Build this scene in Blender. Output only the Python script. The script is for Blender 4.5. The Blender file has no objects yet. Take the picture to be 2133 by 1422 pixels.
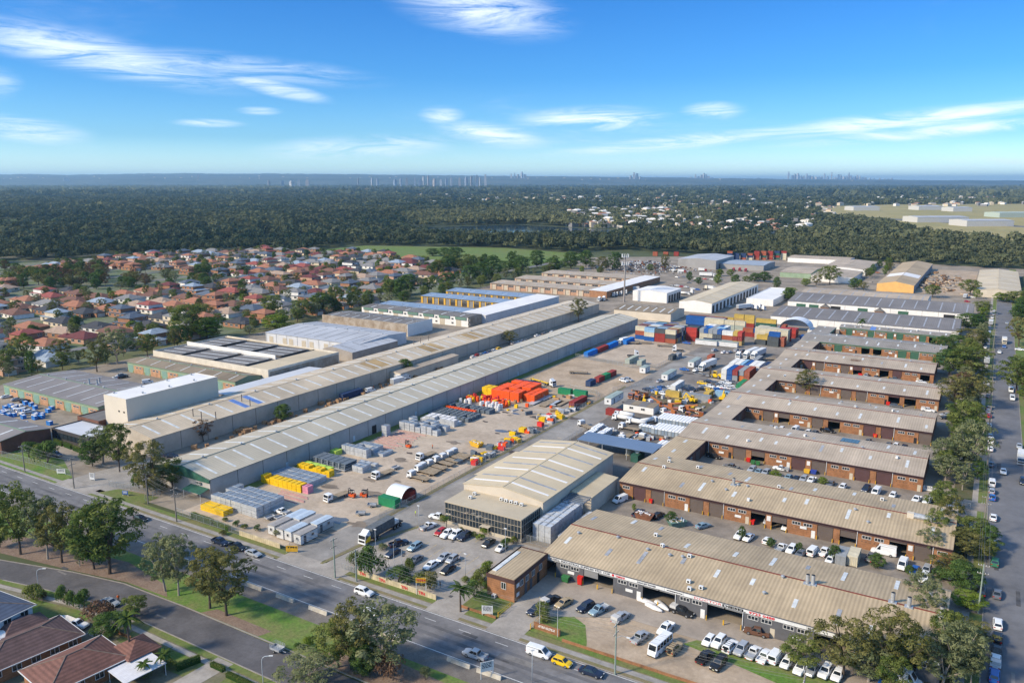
import bpy, math, random
import numpy as np
from mathutils import Matrix, Vector
R = math.radians
rnd = random.Random(7)
sc = bpy.context.scene
COL = sc.collection
# camera
CAMH = 92.0                       # drone height, from car and container sizes
FPX, PW, PH = 1660.0, 2133.0, 1422.0
PITCH = math.atan((711.0 - 378.0) / FPX)
TH = R(58.9)                      # street direction seen from the camera axis
cam_d = bpy.data.cameras.new('camera'); cam = bpy.data.objects.new('camera', cam_d); COL.objects.link(cam)
cam_d.sensor_width = 36.0; cam_d.lens = FPX / PW * 36.0
cam_d.clip_start = 1.0; cam_d.clip_end = 90000.0
YAW = math.pi / 2 - TH            # camera looks this much to the left of +Y
cam.location = (0, 0, CAMH); cam.rotation_euler = (math.pi / 2 - PITCH, 0, YAW)
sc.camera = cam
sc.render.resolution_x, sc.render.resolution_y = 1024, 682
EX = (math.sin(TH), -math.cos(TH)); EY = (math.cos(TH), math.sin(TH))
def W(u, v, z=0.0):
 """photo pixel -> world point on the horizontal plane at height z"""
 x = (u - PW / 2) / FPX; y = -(v - PH / 2) / FPX
 d = (x, math.cos(PITCH) + y * math.sin(PITCH), -math.sin(PITCH) + y * math.cos(PITCH))
 t = (CAMH - z) / -d[2]
 a, b = d[0] * t, d[1] * t
 return (a * EX[0] + b * EX[1], a * EY[0] + b * EY[1])
REG = dict(a=(0,1000,3.370), b=(500,1000,3.370), c=(1000,1000,3.370), d=(1500,1000,3.370), e=(0,680,3.950),
 f=(350,800,3.556), g=(800,700,3.556), h=(1280,680,3.950), i=(1600,640,3.386), j=(0,500,4.848), k=(400,500,4.741),
 l=(800,500,3.950), m=(1200,500,3.950), n=(1600,380,4.002), o=(880,900,4.848), p=(1280,940,5.925), q=(1640,1020,5.765),
 r=(1270,1180,5.925), s=(1630,1180,5.613), t=(1020,1120,7.11), u=(640,1040,7.11), v=(1960,600,3.462), w=(1960,1011,3.46),
 A=(400,880,5.925), B=(660,790,5.925), C=(960,760,5.925), D=(1200,780,7.11), E=(1180,680,7.11), F=(1400,700,8.8875),
 G=(1300,610,5.925), H=(500,1100,4.266), P=(0,0,1.0))
def Z(r, x, y, z=0.0):
 o = REG[r]
 return W(o[0] + x / o[2], o[1] + y / o[2], z)
# sky, sun, exposure
SUN_EL = 34.0
fwd = (-math.sin(YAW), math.cos(YAW))
left = (-math.cos(YAW), -math.sin(YAW))
a_ = R(22)
sdir = (left[0] * math.cos(a_) - fwd[0] * math.sin(a_), left[1] * math.cos(a_) - fwd[1] * math.sin(a_))
world = bpy.data.worlds.new('World'); sc.world = world; world.use_nodes = True
nt = world.node_tree; nt.nodes.clear()
def N(tree, typ, **kw):
 n = tree.nodes.new(typ)
 for k_, v_ in kw.items():
  if k_ == 'inp':
   for i_, val in v_.items():
    n.inputs[i_].default_value = val
  else:
   setattr(n, k_, v_)
 return n
def LK(tree, a, b): tree.links.new(a, b)
sky = N(nt, 'ShaderNodeTexSky', sky_type='NISHITA', sun_disc=False)
sky.sun_elevation = R(SUN_EL)
sky.sun_rotation = math.atan2(sdir[0], sdir[1])
sky.altitude = 0; sky.air_density = 1.0; sky.dust_density = 0.25; sky.ozone_density = 2.2
SKY_STR = 0.15
hsv = N(nt, 'ShaderNodeMixRGB', blend_type='MULTIPLY', inp={0: 1.0, 2: (0.76, 0.93, 1.08, 1)})
LK(nt, sky.outputs[0], hsv.inputs[1])
# deeper blue in frame, unseen overhead sky brightened as fill, same at every azimuth
tc = N(nt, 'ShaderNodeTexCoord')
sep = N(nt, 'ShaderNodeSeparateXYZ'); LK(nt, tc.outputs['Generated'], sep.inputs[0])
rmp = N(nt, 'ShaderNodeValToRGB'); LK(nt, sep.outputs['Z'], rmp.inputs[0])
el_ = rmp.color_ramp.elements
el_[0].position = 0.0; el_[0].color = (0.70, 0.74, 0.76, 1)
el_[1].position = 0.22; el_[1].color = (0.08, 0.25, 0.43, 1)
for p_, c_ in ((0.05, (0.255, 0.385, 0.50, 1)), (0.12, (0.125, 0.29, 0.445, 1)), (0.5, (0.84, 0.82, 0.78, 1)), (1.0, (1.0, 0.90, 0.76, 1))):
 e_ = el_.new(p_); e_.color = c_
grd = N(nt, 'ShaderNodeMixRGB', blend_type='MULTIPLY', inp={0: 1.0}); LK(nt, hsv.outputs[0], grd.inputs[1]); LK(nt, rmp.outputs[0], grd.inputs[2])
# cirrus in azimuth / elevation: fibrous noise, thick along some streaks and thin elsewhere
az = N(nt, 'ShaderNodeMath', operation='ARCTAN2'); LK(nt, sep.outputs['X'], az.inputs[0]); LK(nt, sep.outputs['Y'], az.inputs[1])
ele = N(nt, 'ShaderNodeMath', operation='ARCSINE'); LK(nt, sep.outputs['Z'], ele.inputs[0])
cmb = N(nt, 'ShaderNodeCombineXYZ'); LK(nt, az.outputs[0], cmb.inputs[0]); LK(nt, ele.outputs[0], cmb.inputs[1])
def dir_of(u, v):
 x = (u - PW / 2) / FPX; y = -(v - PH / 2) / FPX
 d = (x, math.cos(PITCH) + y * math.sin(PITCH), -math.sin(PITCH) + y * math.cos(PITCH)); l = math.sqrt(sum(q * q for q in d))
 wx, wy = d[0] * EX[0] + d[1] * EX[1], d[0] * EY[0] + d[1] * EY[1]
 return math.atan2(wx, wy), math.asin(d[2] / l)
def noise_layer(scl, rot, scale, lo, hi, detail=8.0, rough=0.62, dist=0.6, off=(0, 0)):
 mp = N(nt, 'ShaderNodeMapping'); LK(nt, cmb.outputs[0], mp.inputs[0])
 mp.inputs['Rotation'].default_value = (0, 0, rot); mp.inputs['Scale'].default_value = (scl[0], scl[1], 1); mp.inputs['Location'].default_value = (*off, 0)
 nz = N(nt, 'ShaderNodeTexNoise', inp={'Scale': scale, 'Detail': detail, 'Roughness': rough, 'Distortion': dist}); LK(nt, mp.outputs[0], nz.inputs['Vector'])
 mr = N(nt, 'ShaderNodeMapRange', interpolation_type='SMOOTHSTEP', inp={1: lo, 2: hi, 3: 0.0, 4: 1.0}); LK(nt, nz.outputs[0], mr.inputs[0]); return mr.outputs[0]
fib = noise_layer((1.0, 8.0), R(9), 7.0, 0.34, 0.66, detail=11.0, rough=0.70, dist=1.0)
veil = noise_layer((1.0, 3.5), R(6), 2.2, 0.52, 0.80, detail=5.0, off=(3.3, 1.2))
tot = None
for (u0, v0), (u1, v1), wpx, amp in (((-80, 55), (480, 172), 36, 0.85), ((470, 160), (668, 205), 16, 1.0), ((200, 110), (750, 165), 26, 0.55), ((840, -10), (1160, 45), 50, 0.8), ((920, 268), (1120, 295), 24, 0.9), ((1110, 250), (1370, 246), 26, 1.0),
  ((1430, 232), (1545, 229), 17, 0.9), ((1180, 318), (1700, 268), 15, 0.9), ((1560, 285), (2300, 205), 20, 1.0), ((1650, 300), (2300, 240), 14, 0.9), ((570, 315), (935, 298), 26, 0.7), ((-60, 260), (175, 282), 22, 0.7), ((370, 255), (500, 258), 8, 0.8), ((880, 240), (960, 240), 18, 0.8), ((500, 230), (580, 232), 8, 0.7), ((1900, 345), (2200, 335), 14, 0.5), ((-50, 180), (40, 170), 26, 0.4)):
 a0, e0 = dir_of(u0, v0); a1, e1 = dir_of(u1, v1)
 mp = N(nt, 'ShaderNodeMapping', vector_type='TEXTURE'); LK(nt, cmb.outputs[0], mp.inputs[0])
 mp.inputs['Location'].default_value = ((a0 + a1) / 2, (e0 + e1) / 2, 0); mp.inputs['Rotation'].default_value = (0, 0, math.atan2(e1 - e0, a1 - a0))
 mp.inputs['Scale'].default_value = (math.hypot(a1 - a0, e1 - e0) / 2 * 1.15, wpx / FPX, 1)
 ln = N(nt, 'ShaderNodeVectorMath', operation='LENGTH'); LK(nt, mp.outputs[0], ln.inputs[0])
 mr = N(nt, 'ShaderNodeMapRange', interpolation_type='SMOOTHSTEP', inp={1: 1.25, 2: 0.1, 3: 0.0, 4: amp}); LK(nt, ln.outputs['Value'], mr.inputs[0])
 if tot is None: tot = mr.outputs[0]
 else:
  mxn = N(nt, 'ShaderNodeMath', operation='MAXIMUM'); LK(nt, tot, mxn.inputs[0]); LK(nt, mr.outputs[0], mxn.inputs[1]); tot = mxn.outputs[0]
st = N(nt, 'ShaderNodeMath', operation='MULTIPLY'); LK(nt, tot, st.inputs[0]); LK(nt, fib, st.inputs[1])
vl = N(nt, 'ShaderNodeMath', operation='MULTIPLY'); LK(nt, veil, vl.inputs[0]); LK(nt, fib, vl.inputs[1])
cf = N(nt, 'ShaderNodeMath', operation='MULTIPLY_ADD', inp={1: 0.42}, use_clamp=True); LK(nt, vl.outputs[0], cf.inputs[0]); LK(nt, st.outputs[0], cf.inputs[2])
mx = N(nt, 'ShaderNodeMixRGB', blend_type='MIX'); LK(nt, cf.outputs[0], mx.inputs[0]); LK(nt, grd.outputs[0], mx.inputs[1])
mx.inputs[2].default_value = (3.7, 4.0, 4.25, 1)
bg = N(nt, 'ShaderNodeBackground', inp={'Strength': SKY_STR}); LK(nt, mx.outputs[0], bg.inputs['Color'])
wo = N(nt, 'ShaderNodeOutputWorld'); LK(nt, bg.outputs[0], wo.inputs['Surface'])
sl = bpy.data.lights.new('sun', 'SUN'); sl.energy = 2.6; sl.angle = R(7); sl.color = (1.0, 0.85, 0.63)
so = bpy.data.objects.new('sun', sl); COL.objects.link(so)
sv = Vector((sdir[0] * math.cos(R(SUN_EL)), sdir[1] * math.cos(R(SUN_EL)), math.sin(R(SUN_EL))))
so.rotation_euler = sv.to_track_quat('Z', 'Y').to_euler(); so.location = (0, 0, 300)
vs = sc.view_settings; vs.view_transform = 'Standard'; vs.look = 'None'; vs.gamma = 1.0; vs.exposure = 1.2; vs.use_curve_mapping = False
sc.cycles.volume_bounces = 0
sc.cycles.max_bounces = 5; sc.cycles.diffuse_bounces = 2; sc.cycles.glossy_bounces = 2; sc.cycles.transparent_max_bounces = 6
sc.cycles.transmission_bounces = 2
# materials
MATS = {}
def mat(name, col, rough=0.8, var=0.12, scale=0.6, metal=0.0, col2=None, fine=0.0, spec=0.3, stripe=None, stripe_amt=0.1, bump=0.0, coord='pos'):
 """procedural surface: two-scale noise on the base colour, optional sheet ribs and bump"""
 if name in MATS: return MATS[name]
 m = bpy.data.materials.new(name); m.use_nodes = True
 t = m.node_tree; b = t.nodes['Principled BSDF']
 b.inputs['Roughness'].default_value = rough; b.inputs['Metallic'].default_value = metal
 b.inputs['Specular IOR Level'].default_value = spec
 c = (col[0], col[1], col[2], 1)
 if var <= 0 and col2 is None and stripe is None:
  b.inputs['Base Color'].default_value = c
 else:
  if coord == 'pos':
   g = N(t, 'ShaderNodeNewGeometry'); vec = g.outputs['Position']
  else:
   g = N(t, 'ShaderNodeTexCoord'); vec = g.outputs['Object']
  nz = N(t, 'ShaderNodeTexNoise', inp={'Scale': scale, 'Detail': 6.0, 'Roughness': 0.65}); LK(t, vec, nz.inputs['Vector'])
  ra = N(t, 'ShaderNodeValToRGB'); LK(t, nz.outputs[0], ra.inputs[0])
  d = col2 if col2 else tuple(x * (1 - 2.2 * var) for x in col)
  e = tuple(min(0.95, x * (1 + var)) for x in col)
  ra.color_ramp.elements[0].position = 0.34; ra.color_ramp.elements[1].position = 0.66
  ra.color_ramp.elements[0].color = (*d, 1); ra.color_ramp.elements[1].color = (*e, 1)
  out = ra.outputs[0]
  if fine:
   n2 = N(t, 'ShaderNodeTexNoise', inp={'Scale': scale * 9, 'Detail': 4.0, 'Roughness': 0.7}); LK(t, vec, n2.inputs['Vector'])
   if stripe and stripe[1] > 0.6:      # long sheets: streaks run down the slope
    mp = N(t, 'ShaderNodeMapping'); LK(t, vec, mp.inputs[0]); mp.inputs['Scale'].default_value = (1, 0.05, 0.05) if stripe[0] == 'X' else (0.05, 1, 0.05)
    n2.inputs['Scale'].default_value = 0.55; n2.inputs['Detail'].default_value = 5.0; LK(t, mp.outputs[0], n2.inputs['Vector']); fine = fine * 1.4
   m2 = N(t, 'ShaderNodeMapRange', inp={1: 0.3, 2: 0.7, 3: 1 - fine, 4: 1 + fine}); LK(t, n2.outputs[0], m2.inputs[0])
   mm = N(t, 'ShaderNodeVectorMath', operation='SCALE'); LK(t, out, mm.inputs[0]); LK(t, m2.outputs[0], mm.inputs['Scale'])
   out = mm.outputs[0]
  if stripe:
   ax, per = stripe
   sp = N(t, 'ShaderNodeSeparateXYZ'); LK(t, vec, sp.inputs[0])
   ml = N(t, 'ShaderNodeMath', operation='MULTIPLY', inp={1: 2 * math.pi / per}); LK(t, sp.outputs[ax], ml.inputs[0])
   sn = N(t, 'ShaderNodeMath', operation='SINE'); LK(t, ml.outputs[0], sn.inputs[0])
   m3 = N(t, 'ShaderNodeMapRange', inp={1: -1.0, 2: 1.0, 3: 1 - stripe_amt, 4: 1 + stripe_amt * 0.5}); LK(t, sn.outputs[0], m3.inputs[0])
   mm = N(t, 'ShaderNodeVectorMath', operation='SCALE'); LK(t, out, mm.inputs[0]); LK(t, m3.outputs[0], mm.inputs['Scale'])
   out = mm.outputs[0]
  LK(t, out, b.inputs['Base Color'])
  if bump:
   bp = N(t, 'ShaderNodeBump', inp={'Strength': bump, 'Distance': 0.1}); LK(t, nz.outputs[0], bp.inputs['Height'])
   LK(t, bp.outputs[0], b.inputs['Normal'])
 MATS[name] = m
 return m
def leaf_mat(name, c_lo, c_hi, transl=0.25):
 if name in MATS: return MATS[name]
 m = bpy.data.materials.new(name); m.use_nodes = True
 t = m.node_tree; t.nodes.clear()
 at = N(t, 'ShaderNodeAttribute', attribute_name='tone')
 oi = N(t, 'ShaderNodeObjectInfo')
 ad = N(t, 'ShaderNodeMath', operation='MULTIPLY_ADD', inp={1: 0.35, 2: -0.17}); LK(t, oi.outputs['Random'], ad.inputs[0])
 a2 = N(t, 'ShaderNodeMath', operation='ADD', use_clamp=True); LK(t, at.outputs['Fac'], a2.inputs[0]); LK(t, ad.outputs[0], a2.inputs[1])
 mxx = N(t, 'ShaderNodeMixRGB'); LK(t, a2.outputs[0], mxx.inputs[0])
 mxx.inputs[1].default_value = (*c_lo, 1); mxx.inputs[2].default_value = (*c_hi, 1)
 df = N(t, 'ShaderNodeBsdfDiffuse'); LK(t, mxx.outputs[0], df.inputs[0])
 tr = N(t, 'ShaderNodeBsdfTranslucent'); LK(t, mxx.outputs[0], tr.inputs[0])
 ms = N(t, 'ShaderNodeMixShader', inp={0: transl}); LK(t, df.outputs[0], ms.inputs[1]); LK(t, tr.outputs[0], ms.inputs[2])
 o = N(t, 'ShaderNodeOutputMaterial'); LK(t, ms.outputs[0], o.inputs[0])
 MATS[name] = m
 return m
def paint(name, col, rough=0.35, metal=0.0, spec=0.5):
 return mat(name, col, rough, var=0.04, scale=0.8, metal=metal, spec=spec, coord='obj')
def glass(name='window_glass', col=(0.02, 0.026, 0.032)):
 if name in MATS: return MATS[name]
 m = mat(name, col, 0.06, var=0.0, spec=0.8); return m
# mesh builder
class MB:
 def __init__(s): s.v = []; s.f = []; s.m = []
 def face(s, pts, m=0):
  i = len(s.v); s.v += [tuple(p) for p in pts]; s.f.append(tuple(range(i, i + len(pts)))); s.m.append(m)
 def box(s, x0, x1, y0, y1, z0, z1, m=0, top=None, skip=''):
  a = [(x0,y0,z0),(x1,y0,z0),(x1,y1,z0),(x0,y1,z0),(x0,y0,z1),(x1,y0,z1),(x1,y1,z1),(x0,y1,z1)]
  i = len(s.v); s.v += a
  for k, f in (('b',(3,2,1,0)),('t',(4,5,6,7)),('f',(0,1,5,4)),('r',(1,2,6,5)),('k',(2,3,7,6)),('l',(3,0,4,7))):
   if k in skip: continue
   s.f.append(tuple(i + j for j in f)); s.m.append(top if (k == 't' and top is not None) else m)
 def obox(s, c, size, rz=0.0, m=0, rx=0.0, ry=0.0):
  i = len(s.v); M = Matrix.Rotation(rz, 3, 'Z') @ Matrix.Rotation(ry, 3, 'Y') @ Matrix.Rotation(rx, 3, 'X')
  h = [q / 2 for q in size]
  for x, y, z in ((-1,-1,-1),(1,-1,-1),(1,1,-1),(-1,1,-1),(-1,-1,1),(1,-1,1),(1,1,1),(-1,1,1)):
   p = M @ Vector((x * h[0], y * h[1], z * h[2])); s.v.append((c[0] + p.x, c[1] + p.y, c[2] + p.z))
  for f in ((3,2,1,0),(4,5,6,7),(0,1,5,4),(1,2,6,5),(2,3,7,6),(3,0,4,7)):
   s.f.append(tuple(i + j for j in f)); s.m.append(m)
 def slab(s, q, th, m=0, side=None):
  """quad q (ccw seen from above) with thickness th below it"""
  i = len(s.v); s.v += [tuple(p) for p in q] + [(p[0], p[1], p[2] - th) for p in q]
  n = len(q); sd = m if side is None else side
  s.f.append(tuple(i + j for j in range(n))); s.m.append(m)
  s.f.append(tuple(i + n + j for j in reversed(range(n)))); s.m.append(sd)
  for j in range(n):
   k = (j + 1) % n
   s.f.append((i + j, i + n + j, i + n + k, i + k)); s.m.append(sd)
 def prism(s, prof, a, b, axis='y', m=0, cap=None):
  """2D profile extruded from a to b; axis y: profile is (x,z); axis x: profile is (y,z)"""
  n = len(prof); i = len(s.v)
  for t in (a, b):
   for p in prof:
    s.v.append((p[0], t, p[1]) if axis == 'y' else (t, p[0], p[1]))
  for j in range(n):
   k = (j + 1) % n
   s.f.append((i + j, i + k, i + n + k, i + n + j)); s.m.append(m)
  s.f.append(tuple(i + j for j in reversed(range(n)))); s.m.append(m if cap is None else cap)
  s.f.append(tuple(i + n + j for j in range(n))); s.m.append(m if cap is None else cap)
 def cyl(s, p0, p1, r0, r1=None, n=8, m=0, caps=True, capm=None):
  r1 = r0 if r1 is None else r1
  p0 = Vector(p0); p1 = Vector(p1); d = (p1 - p0)
  if d.length < 1e-6: return
  q = d.to_track_quat('Z', 'Y'); i = len(s.v)
  for p, r in ((p0, r0), (p1, r1)):
   for k in range(n):
    a = 2 * math.pi * k / n
    w = p + q @ Vector((r * math.cos(a), r * math.sin(a), 0)); s.v.append(tuple(w))
  for k in range(n):
   l = (k + 1) % n
   s.f.append((i + k, i + l, i + n + l, i + n + k)); s.m.append(m)
  if caps:
   cm_ = m if capm is None else capm
   s.f.append(tuple(i + k for k in reversed(range(n)))); s.m.append(cm_)
   s.f.append(tuple(i + n + k for k in range(n))); s.m.append(cm_)
 def tube(s, pts, r, n=5, m=0):
  for a, b in zip(pts[:-1], pts[1:]): s.cyl(a, b, r, r, n, m, caps=False)
 def loft(s, secs, m=0, caps=True, close=True):
  n = len(secs[0]); i = len(s.v)
  for q in secs: s.v += [tuple(p) for p in q]
  for a in range(len(secs) - 1):
   for j in range(n if close else n - 1):
    k = (j + 1) % n
    s.f.append((i + a * n + j, i + a * n + k, i + (a + 1) * n + k, i + (a + 1) * n + j)); s.m.append(m)
  if caps:
   s.f.append(tuple(i + j for j in reversed(range(n)))); s.m.append(m)
   s.f.append(tuple(i + (len(secs) - 1) * n + j for j in range(n))); s.m.append(m)
 def mesh(s, name, mats, smooth=False):
  me = bpy.data.meshes.new(name); me.from_pydata(s.v, [], s.f)
  for q in mats: me.materials.append(q)
  if len(mats) > 1: me.polygons.foreach_set('material_index', s.m)
  if smooth: me.polygons.foreach_set('use_smooth', [True] * len(me.polygons))
  me.update(); return me
def link(name, data, parent=None, loc=(0, 0, 0), rz=0.0, scale=None):
 o = bpy.data.objects.new(name, data); COL.objects.link(o)
 o.location = loc
 if rz: o.rotation_euler = (0, 0, rz)
 if scale is not None: o.scale = scale if hasattr(scale, '__len__') else (scale,) * 3
 if parent is not None: o.parent = parent
 return o
def part(name, mb, mats, parent, loc=(0, 0, 0), rz=0.0, smooth=False):
 return link(name, mb.mesh(name, mats if isinstance(mats, (list, tuple)) else [mats], smooth), parent, loc, rz)
def tag(o, label, cat, group=None):
 o['label'] = label; o['category'] = cat
 if group: o['group'] = group
 return o
def thing(name, label, cat, loc=(0, 0, 0), rz=0.0, group=None, scale=None):
 return tag(link(name, None, None, loc, rz, scale), label, cat, group)
def struct(name, mb, mats, kind='structure', parent=None, smooth=False):
 o = part(name, mb, mats, parent, smooth=smooth)
 if parent is None: o['kind'] = kind
 return o
def recolor(o, m, slot=0):
 o.material_slots[slot].link = 'OBJECT'; o.material_slots[slot].material = m
def copies(proto, loc, rz=0.0, scale=None, label=None, cat=None, group=None, name=None, paintm=None):
 """proto: (thing name, [(part name, mesh, loc, rz, painted, [subparts])])"""
 o = thing(name or proto[0], label, cat, loc, rz, group, scale)
 for q in proto[1]:
  c = link(q[0], q[1], o, q[2], q[3])
  if q[4] and paintm is not None: recolor(c, paintm)
  for g in (q[5] if len(q) > 5 else ()):
   link(g[0], g[1], c, g[2], g[3])
 return o
# lettering and the human figure, evaluated once while the scene is small
TXT = {}
def prepare():
 obs = []
 for s, b in (('LINSELL INDUSTRIAL SUPPLIES 9755 1528', .015), ('YAMAHA', .04), ("DAN'S JET POWER", .03), ('www.dansjetpower.com.au', .03), ('DOCTOR', -.004), ('DIESEL', .045), ('9723 0488', .03), ('NULON', .04), ('TFH', .03)):
  cu = bpy.data.curves.new('t', 'FONT'); cu.body = s; cu.size = 1; cu.extrude = 0.02; cu.offset = b; cu.resolution_u = 2
  o = bpy.data.objects.new('t', cu); COL.objects.link(o); obs.append((s, o))
 arm = 0.25
 V_ = [(0,0,0.95),(0,0,1.2),(0,0,1.42),(0,0,1.52),(0.01,0,1.62),(0.01,0,1.73), (0,.1,.9),(.03,.11,.5),(0,.12,.09),(.14,.13,.05), (0,-.1,.9),(-.02,-.11,.5),(-.04,-.12,.09),(.1,-.13,.05), (0,.2,1.4),(0,.27,1.12),(arm,.25,.95),(arm+.08,.24,.9), (0,-.2,1.4),(0,-.27,1.12),(arm*.6,-.26,.92),(arm*.6+.07,-.25,.86)]
 E_ = [(0,1),(1,2),(2,3),(3,4),(4,5),(0,6),(6,7),(7,8),(8,9),(0,10),(10,11),(11,12),(12,13),(2,14),(14,15),(15,16),(16,17),(2,18),(18,19),(19,20),(20,21)]
 Q_ = [.15,.15,.17,.06,.095,.07,.1,.075,.05,.04,.1,.075,.05,.04,.075,.055,.042,.035,.075,.055,.042,.035]
 me = bpy.data.meshes.new('figure'); me.from_pydata(V_, E_, []); o = bpy.data.objects.new('figure', me); COL.objects.link(o); o.modifiers.new('s', 'SKIN'); o.modifiers.new('u', 'SUBSURF').levels = 1
 for k, r_ in enumerate(Q_): me.skin_vertices[0].data[k].radius = (r_, r_ * (1.15 if k in (1, 2) else 1))
 me.skin_vertices[0].data[0].use_root = True; obs.append(('_figure', o))
 bpy.context.view_layer.update(); dg = bpy.context.evaluated_depsgraph_get()
 for s, o in obs:
  TXT[s] = bpy.data.meshes.new_from_object(o.evaluated_get(dg)); TXT[s].materials.clear()
 for s, o in obs: bpy.data.objects.remove(o)
prepare()
# the setting
asph = mat('asphalt_old', (0.175, 0.17, 0.172), 0.9, 0.16, 0.12, fine=0.12)
asph2 = mat('asphalt_dark', (0.105, 0.10, 0.103), 0.9, 0.14, 0.15, fine=0.12)
asphS = mat('asphalt_street', (0.15, 0.15, 0.158), 0.9, 0.12, 0.06, fine=0.1)
conc = mat('concrete_paving', (0.33, 0.30, 0.265), 0.9, 0.13, 0.16, fine=0.1)
conc2 = mat('concrete_kerb', (0.27, 0.245, 0.215), 0.9, 0.1, 0.7)
court = mat('court_paving', (0.24, 0.205, 0.17), 0.9, 0.15, 0.18, fine=0.1)
hard = mat('hardstand', (0.27, 0.228, 0.18), 0.92, 0.17, 0.06, fine=0.12)
dirt = mat('yard_dirt', (0.47, 0.385, 0.295), 0.95, 0.0, 0.075, col2=(0.33, 0.265, 0.20), fine=0.15)
dirt2 = mat('pale_dirt', (0.44, 0.345, 0.25), 0.95, 0.0, 0.10, col2=(0.29, 0.22, 0.15), fine=0.15)
grass = mat('mown_grass', (0.095, 0.16, 0.028), 0.95, 0.0, 0.14, col2=(0.16, 0.15, 0.06), fine=0.25)
grassB = mat('bright_grass', (0.085, 0.18, 0.022), 0.95, 0.0, 0.16, col2=(0.165, 0.165, 0.06), fine=0.3)
grassD = mat('worn_grass', (0.15, 0.15, 0.06), 0.95, 0.0, 0.3, col2=(0.21, 0.165, 0.10), fine=0.25)
bark = mat('bark_mulch', (0.16, 0.105, 0.075), 0.95, 0.0, 0.25, col2=(0.225, 0.165, 0.12), fine=0.3)
gravel = mat('road_gravel', (0.185, 0.165, 0.145), 0.95, 0.0, 0.4, col2=(0.13, 0.115, 0.10), fine=0.25)
linem = mat('road_paint', (0.68, 0.68, 0.66), 0.7, 0.15, 2.0)
lineY = mat('bay_paint', (0.50, 0.38, 0.20), 0.8, 0.2, 2.0)
def sheet(name, pts, z, m, th=0.0):
 mb = MB()
 if th: mb.slab([(p[0], p[1], z) for p in pts], th)
 else: mb.face([(p[0], p[1], z) for p in pts])
 return struct(name, mb, m)
def rect(x0, x1, y0, y1): return [(x0, y0), (x1, y0), (x1, y1), (x0, y1)]
# open country to the horizon
gm = mat('open_ground', (0.075, 0.088, 0.035), 0.95, 0.0, 0.004, col2=(0.045, 0.06, 0.028), fine=0.3)
mb = MB(); mb.face([(-60000, -3000, 0), (20000, -3000, 0), (45000, 60000, 0), (-60000, 60000, 0)])
struct('ground', mb, gm)
sheet('suburb_ground', [(-1060, 120), (-386, 120), (-386, 560), (-545, 860), (-800, 820), (-1060, 560)], 0.02, mat('suburb_soil', (0.17, 0.165, 0.12), 0.95, 0.0, 0.035, col2=(0.085, 0.125, 0.04), fine=0.2))
sheet('industrial_yard', rect(-386, 4, 133, 800), 0.03, hard)
sheet('fence_strip', rect(-400, -386, 133, 800), 0.028, mat('strip_grass', (0.13, 0.125, 0.06), 0.95, 0.0, 0.05, col2=(0.085, 0.10, 0.035), fine=0.25))
sheet('industrial_yard', [(-445, 800), (4, 800), (40, 1010), (-230, 1040), (-420, 900)], 0.03, hard)
sheet('road', rect(-620, 260, 115, 127), 0.035, asph)
sheet('road', [(6, 127), (15.5, 127), (15.5, 1010), (6, 1010)], 0.04, asphS)
sheet('road', [(-210,85),(-192,86.3),(-180,88.8),(-165,91.2),(-150,92),(-60,92),(60,92),(60,99.6),(-60,99.6),(-145,100.4),(-166,99.8),(-182,96.8),(-204,91),(-225,84),(-225,76)], 0.04, asph2)
# lighter worn shoulder and darker wheel tracks on the main road
for y0, y1 in ((117.0, 118.1), (119.3, 120.4), (122.1, 123.0)):
 sheet('wheel_track', rect(-620, 260, y0, y1), 0.039, mat('asphalt_track', (0.135, 0.132, 0.136), 0.85, 0.18, 0.1, fine=0.1))
for y in (115.5, 126.6):
 sheet('edge_line', rect(-620, 260, y, y + 0.14), 0.043, linem)
k = -610
mb = MB()
while k < 250:
 mb.face([(k, 124.3, 0.044), (k + 3, 124.3, 0.044), (k + 3, 124.42, 0.044), (k, 124.42, 0.044)]); k += 9
struct('lane_dashes', mb, linem)
def kerb(a, b, h=0.13, w=0.25, name='kerb'):
 mb = MB(); d = math.hypot(b[0] - a[0], b[1] - a[1])
 mb.obox(((a[0] + b[0]) / 2, (a[1] + b[1]) / 2, h / 2), (d, w, h + 0.02), math.atan2(b[1] - a[1], b[0] - a[0]))
 return struct(name, mb, conc2)
for a, b in (((-620, 127.1), (-242, 127.1)), ((-226, 127.1), (-146, 127.1)), ((-124, 127.1), (-99, 127.1)), ((-91, 127.1), (-83, 127.1)), ((-75.5, 127.1), (5, 127.1)),
             ((5.9, 133), (5.9, 1000)), ((15.6, 127), (15.6, 1000)), ((-146, 100.5), (60, 100.5)), ((-166, 99.9), (-146, 100.5)), ((-182, 96.9), (-166, 99.9)),
             ((-204, 91.1), (-182, 96.9)), ((-150, 91.9), (60, 91.9)), ((-165, 91.1), (-150, 91.9)), ((-180, 88.7), (-165, 91.1)), ((-192, 86.2), (-180, 88.7))):
 kerb(a, b)
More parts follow.
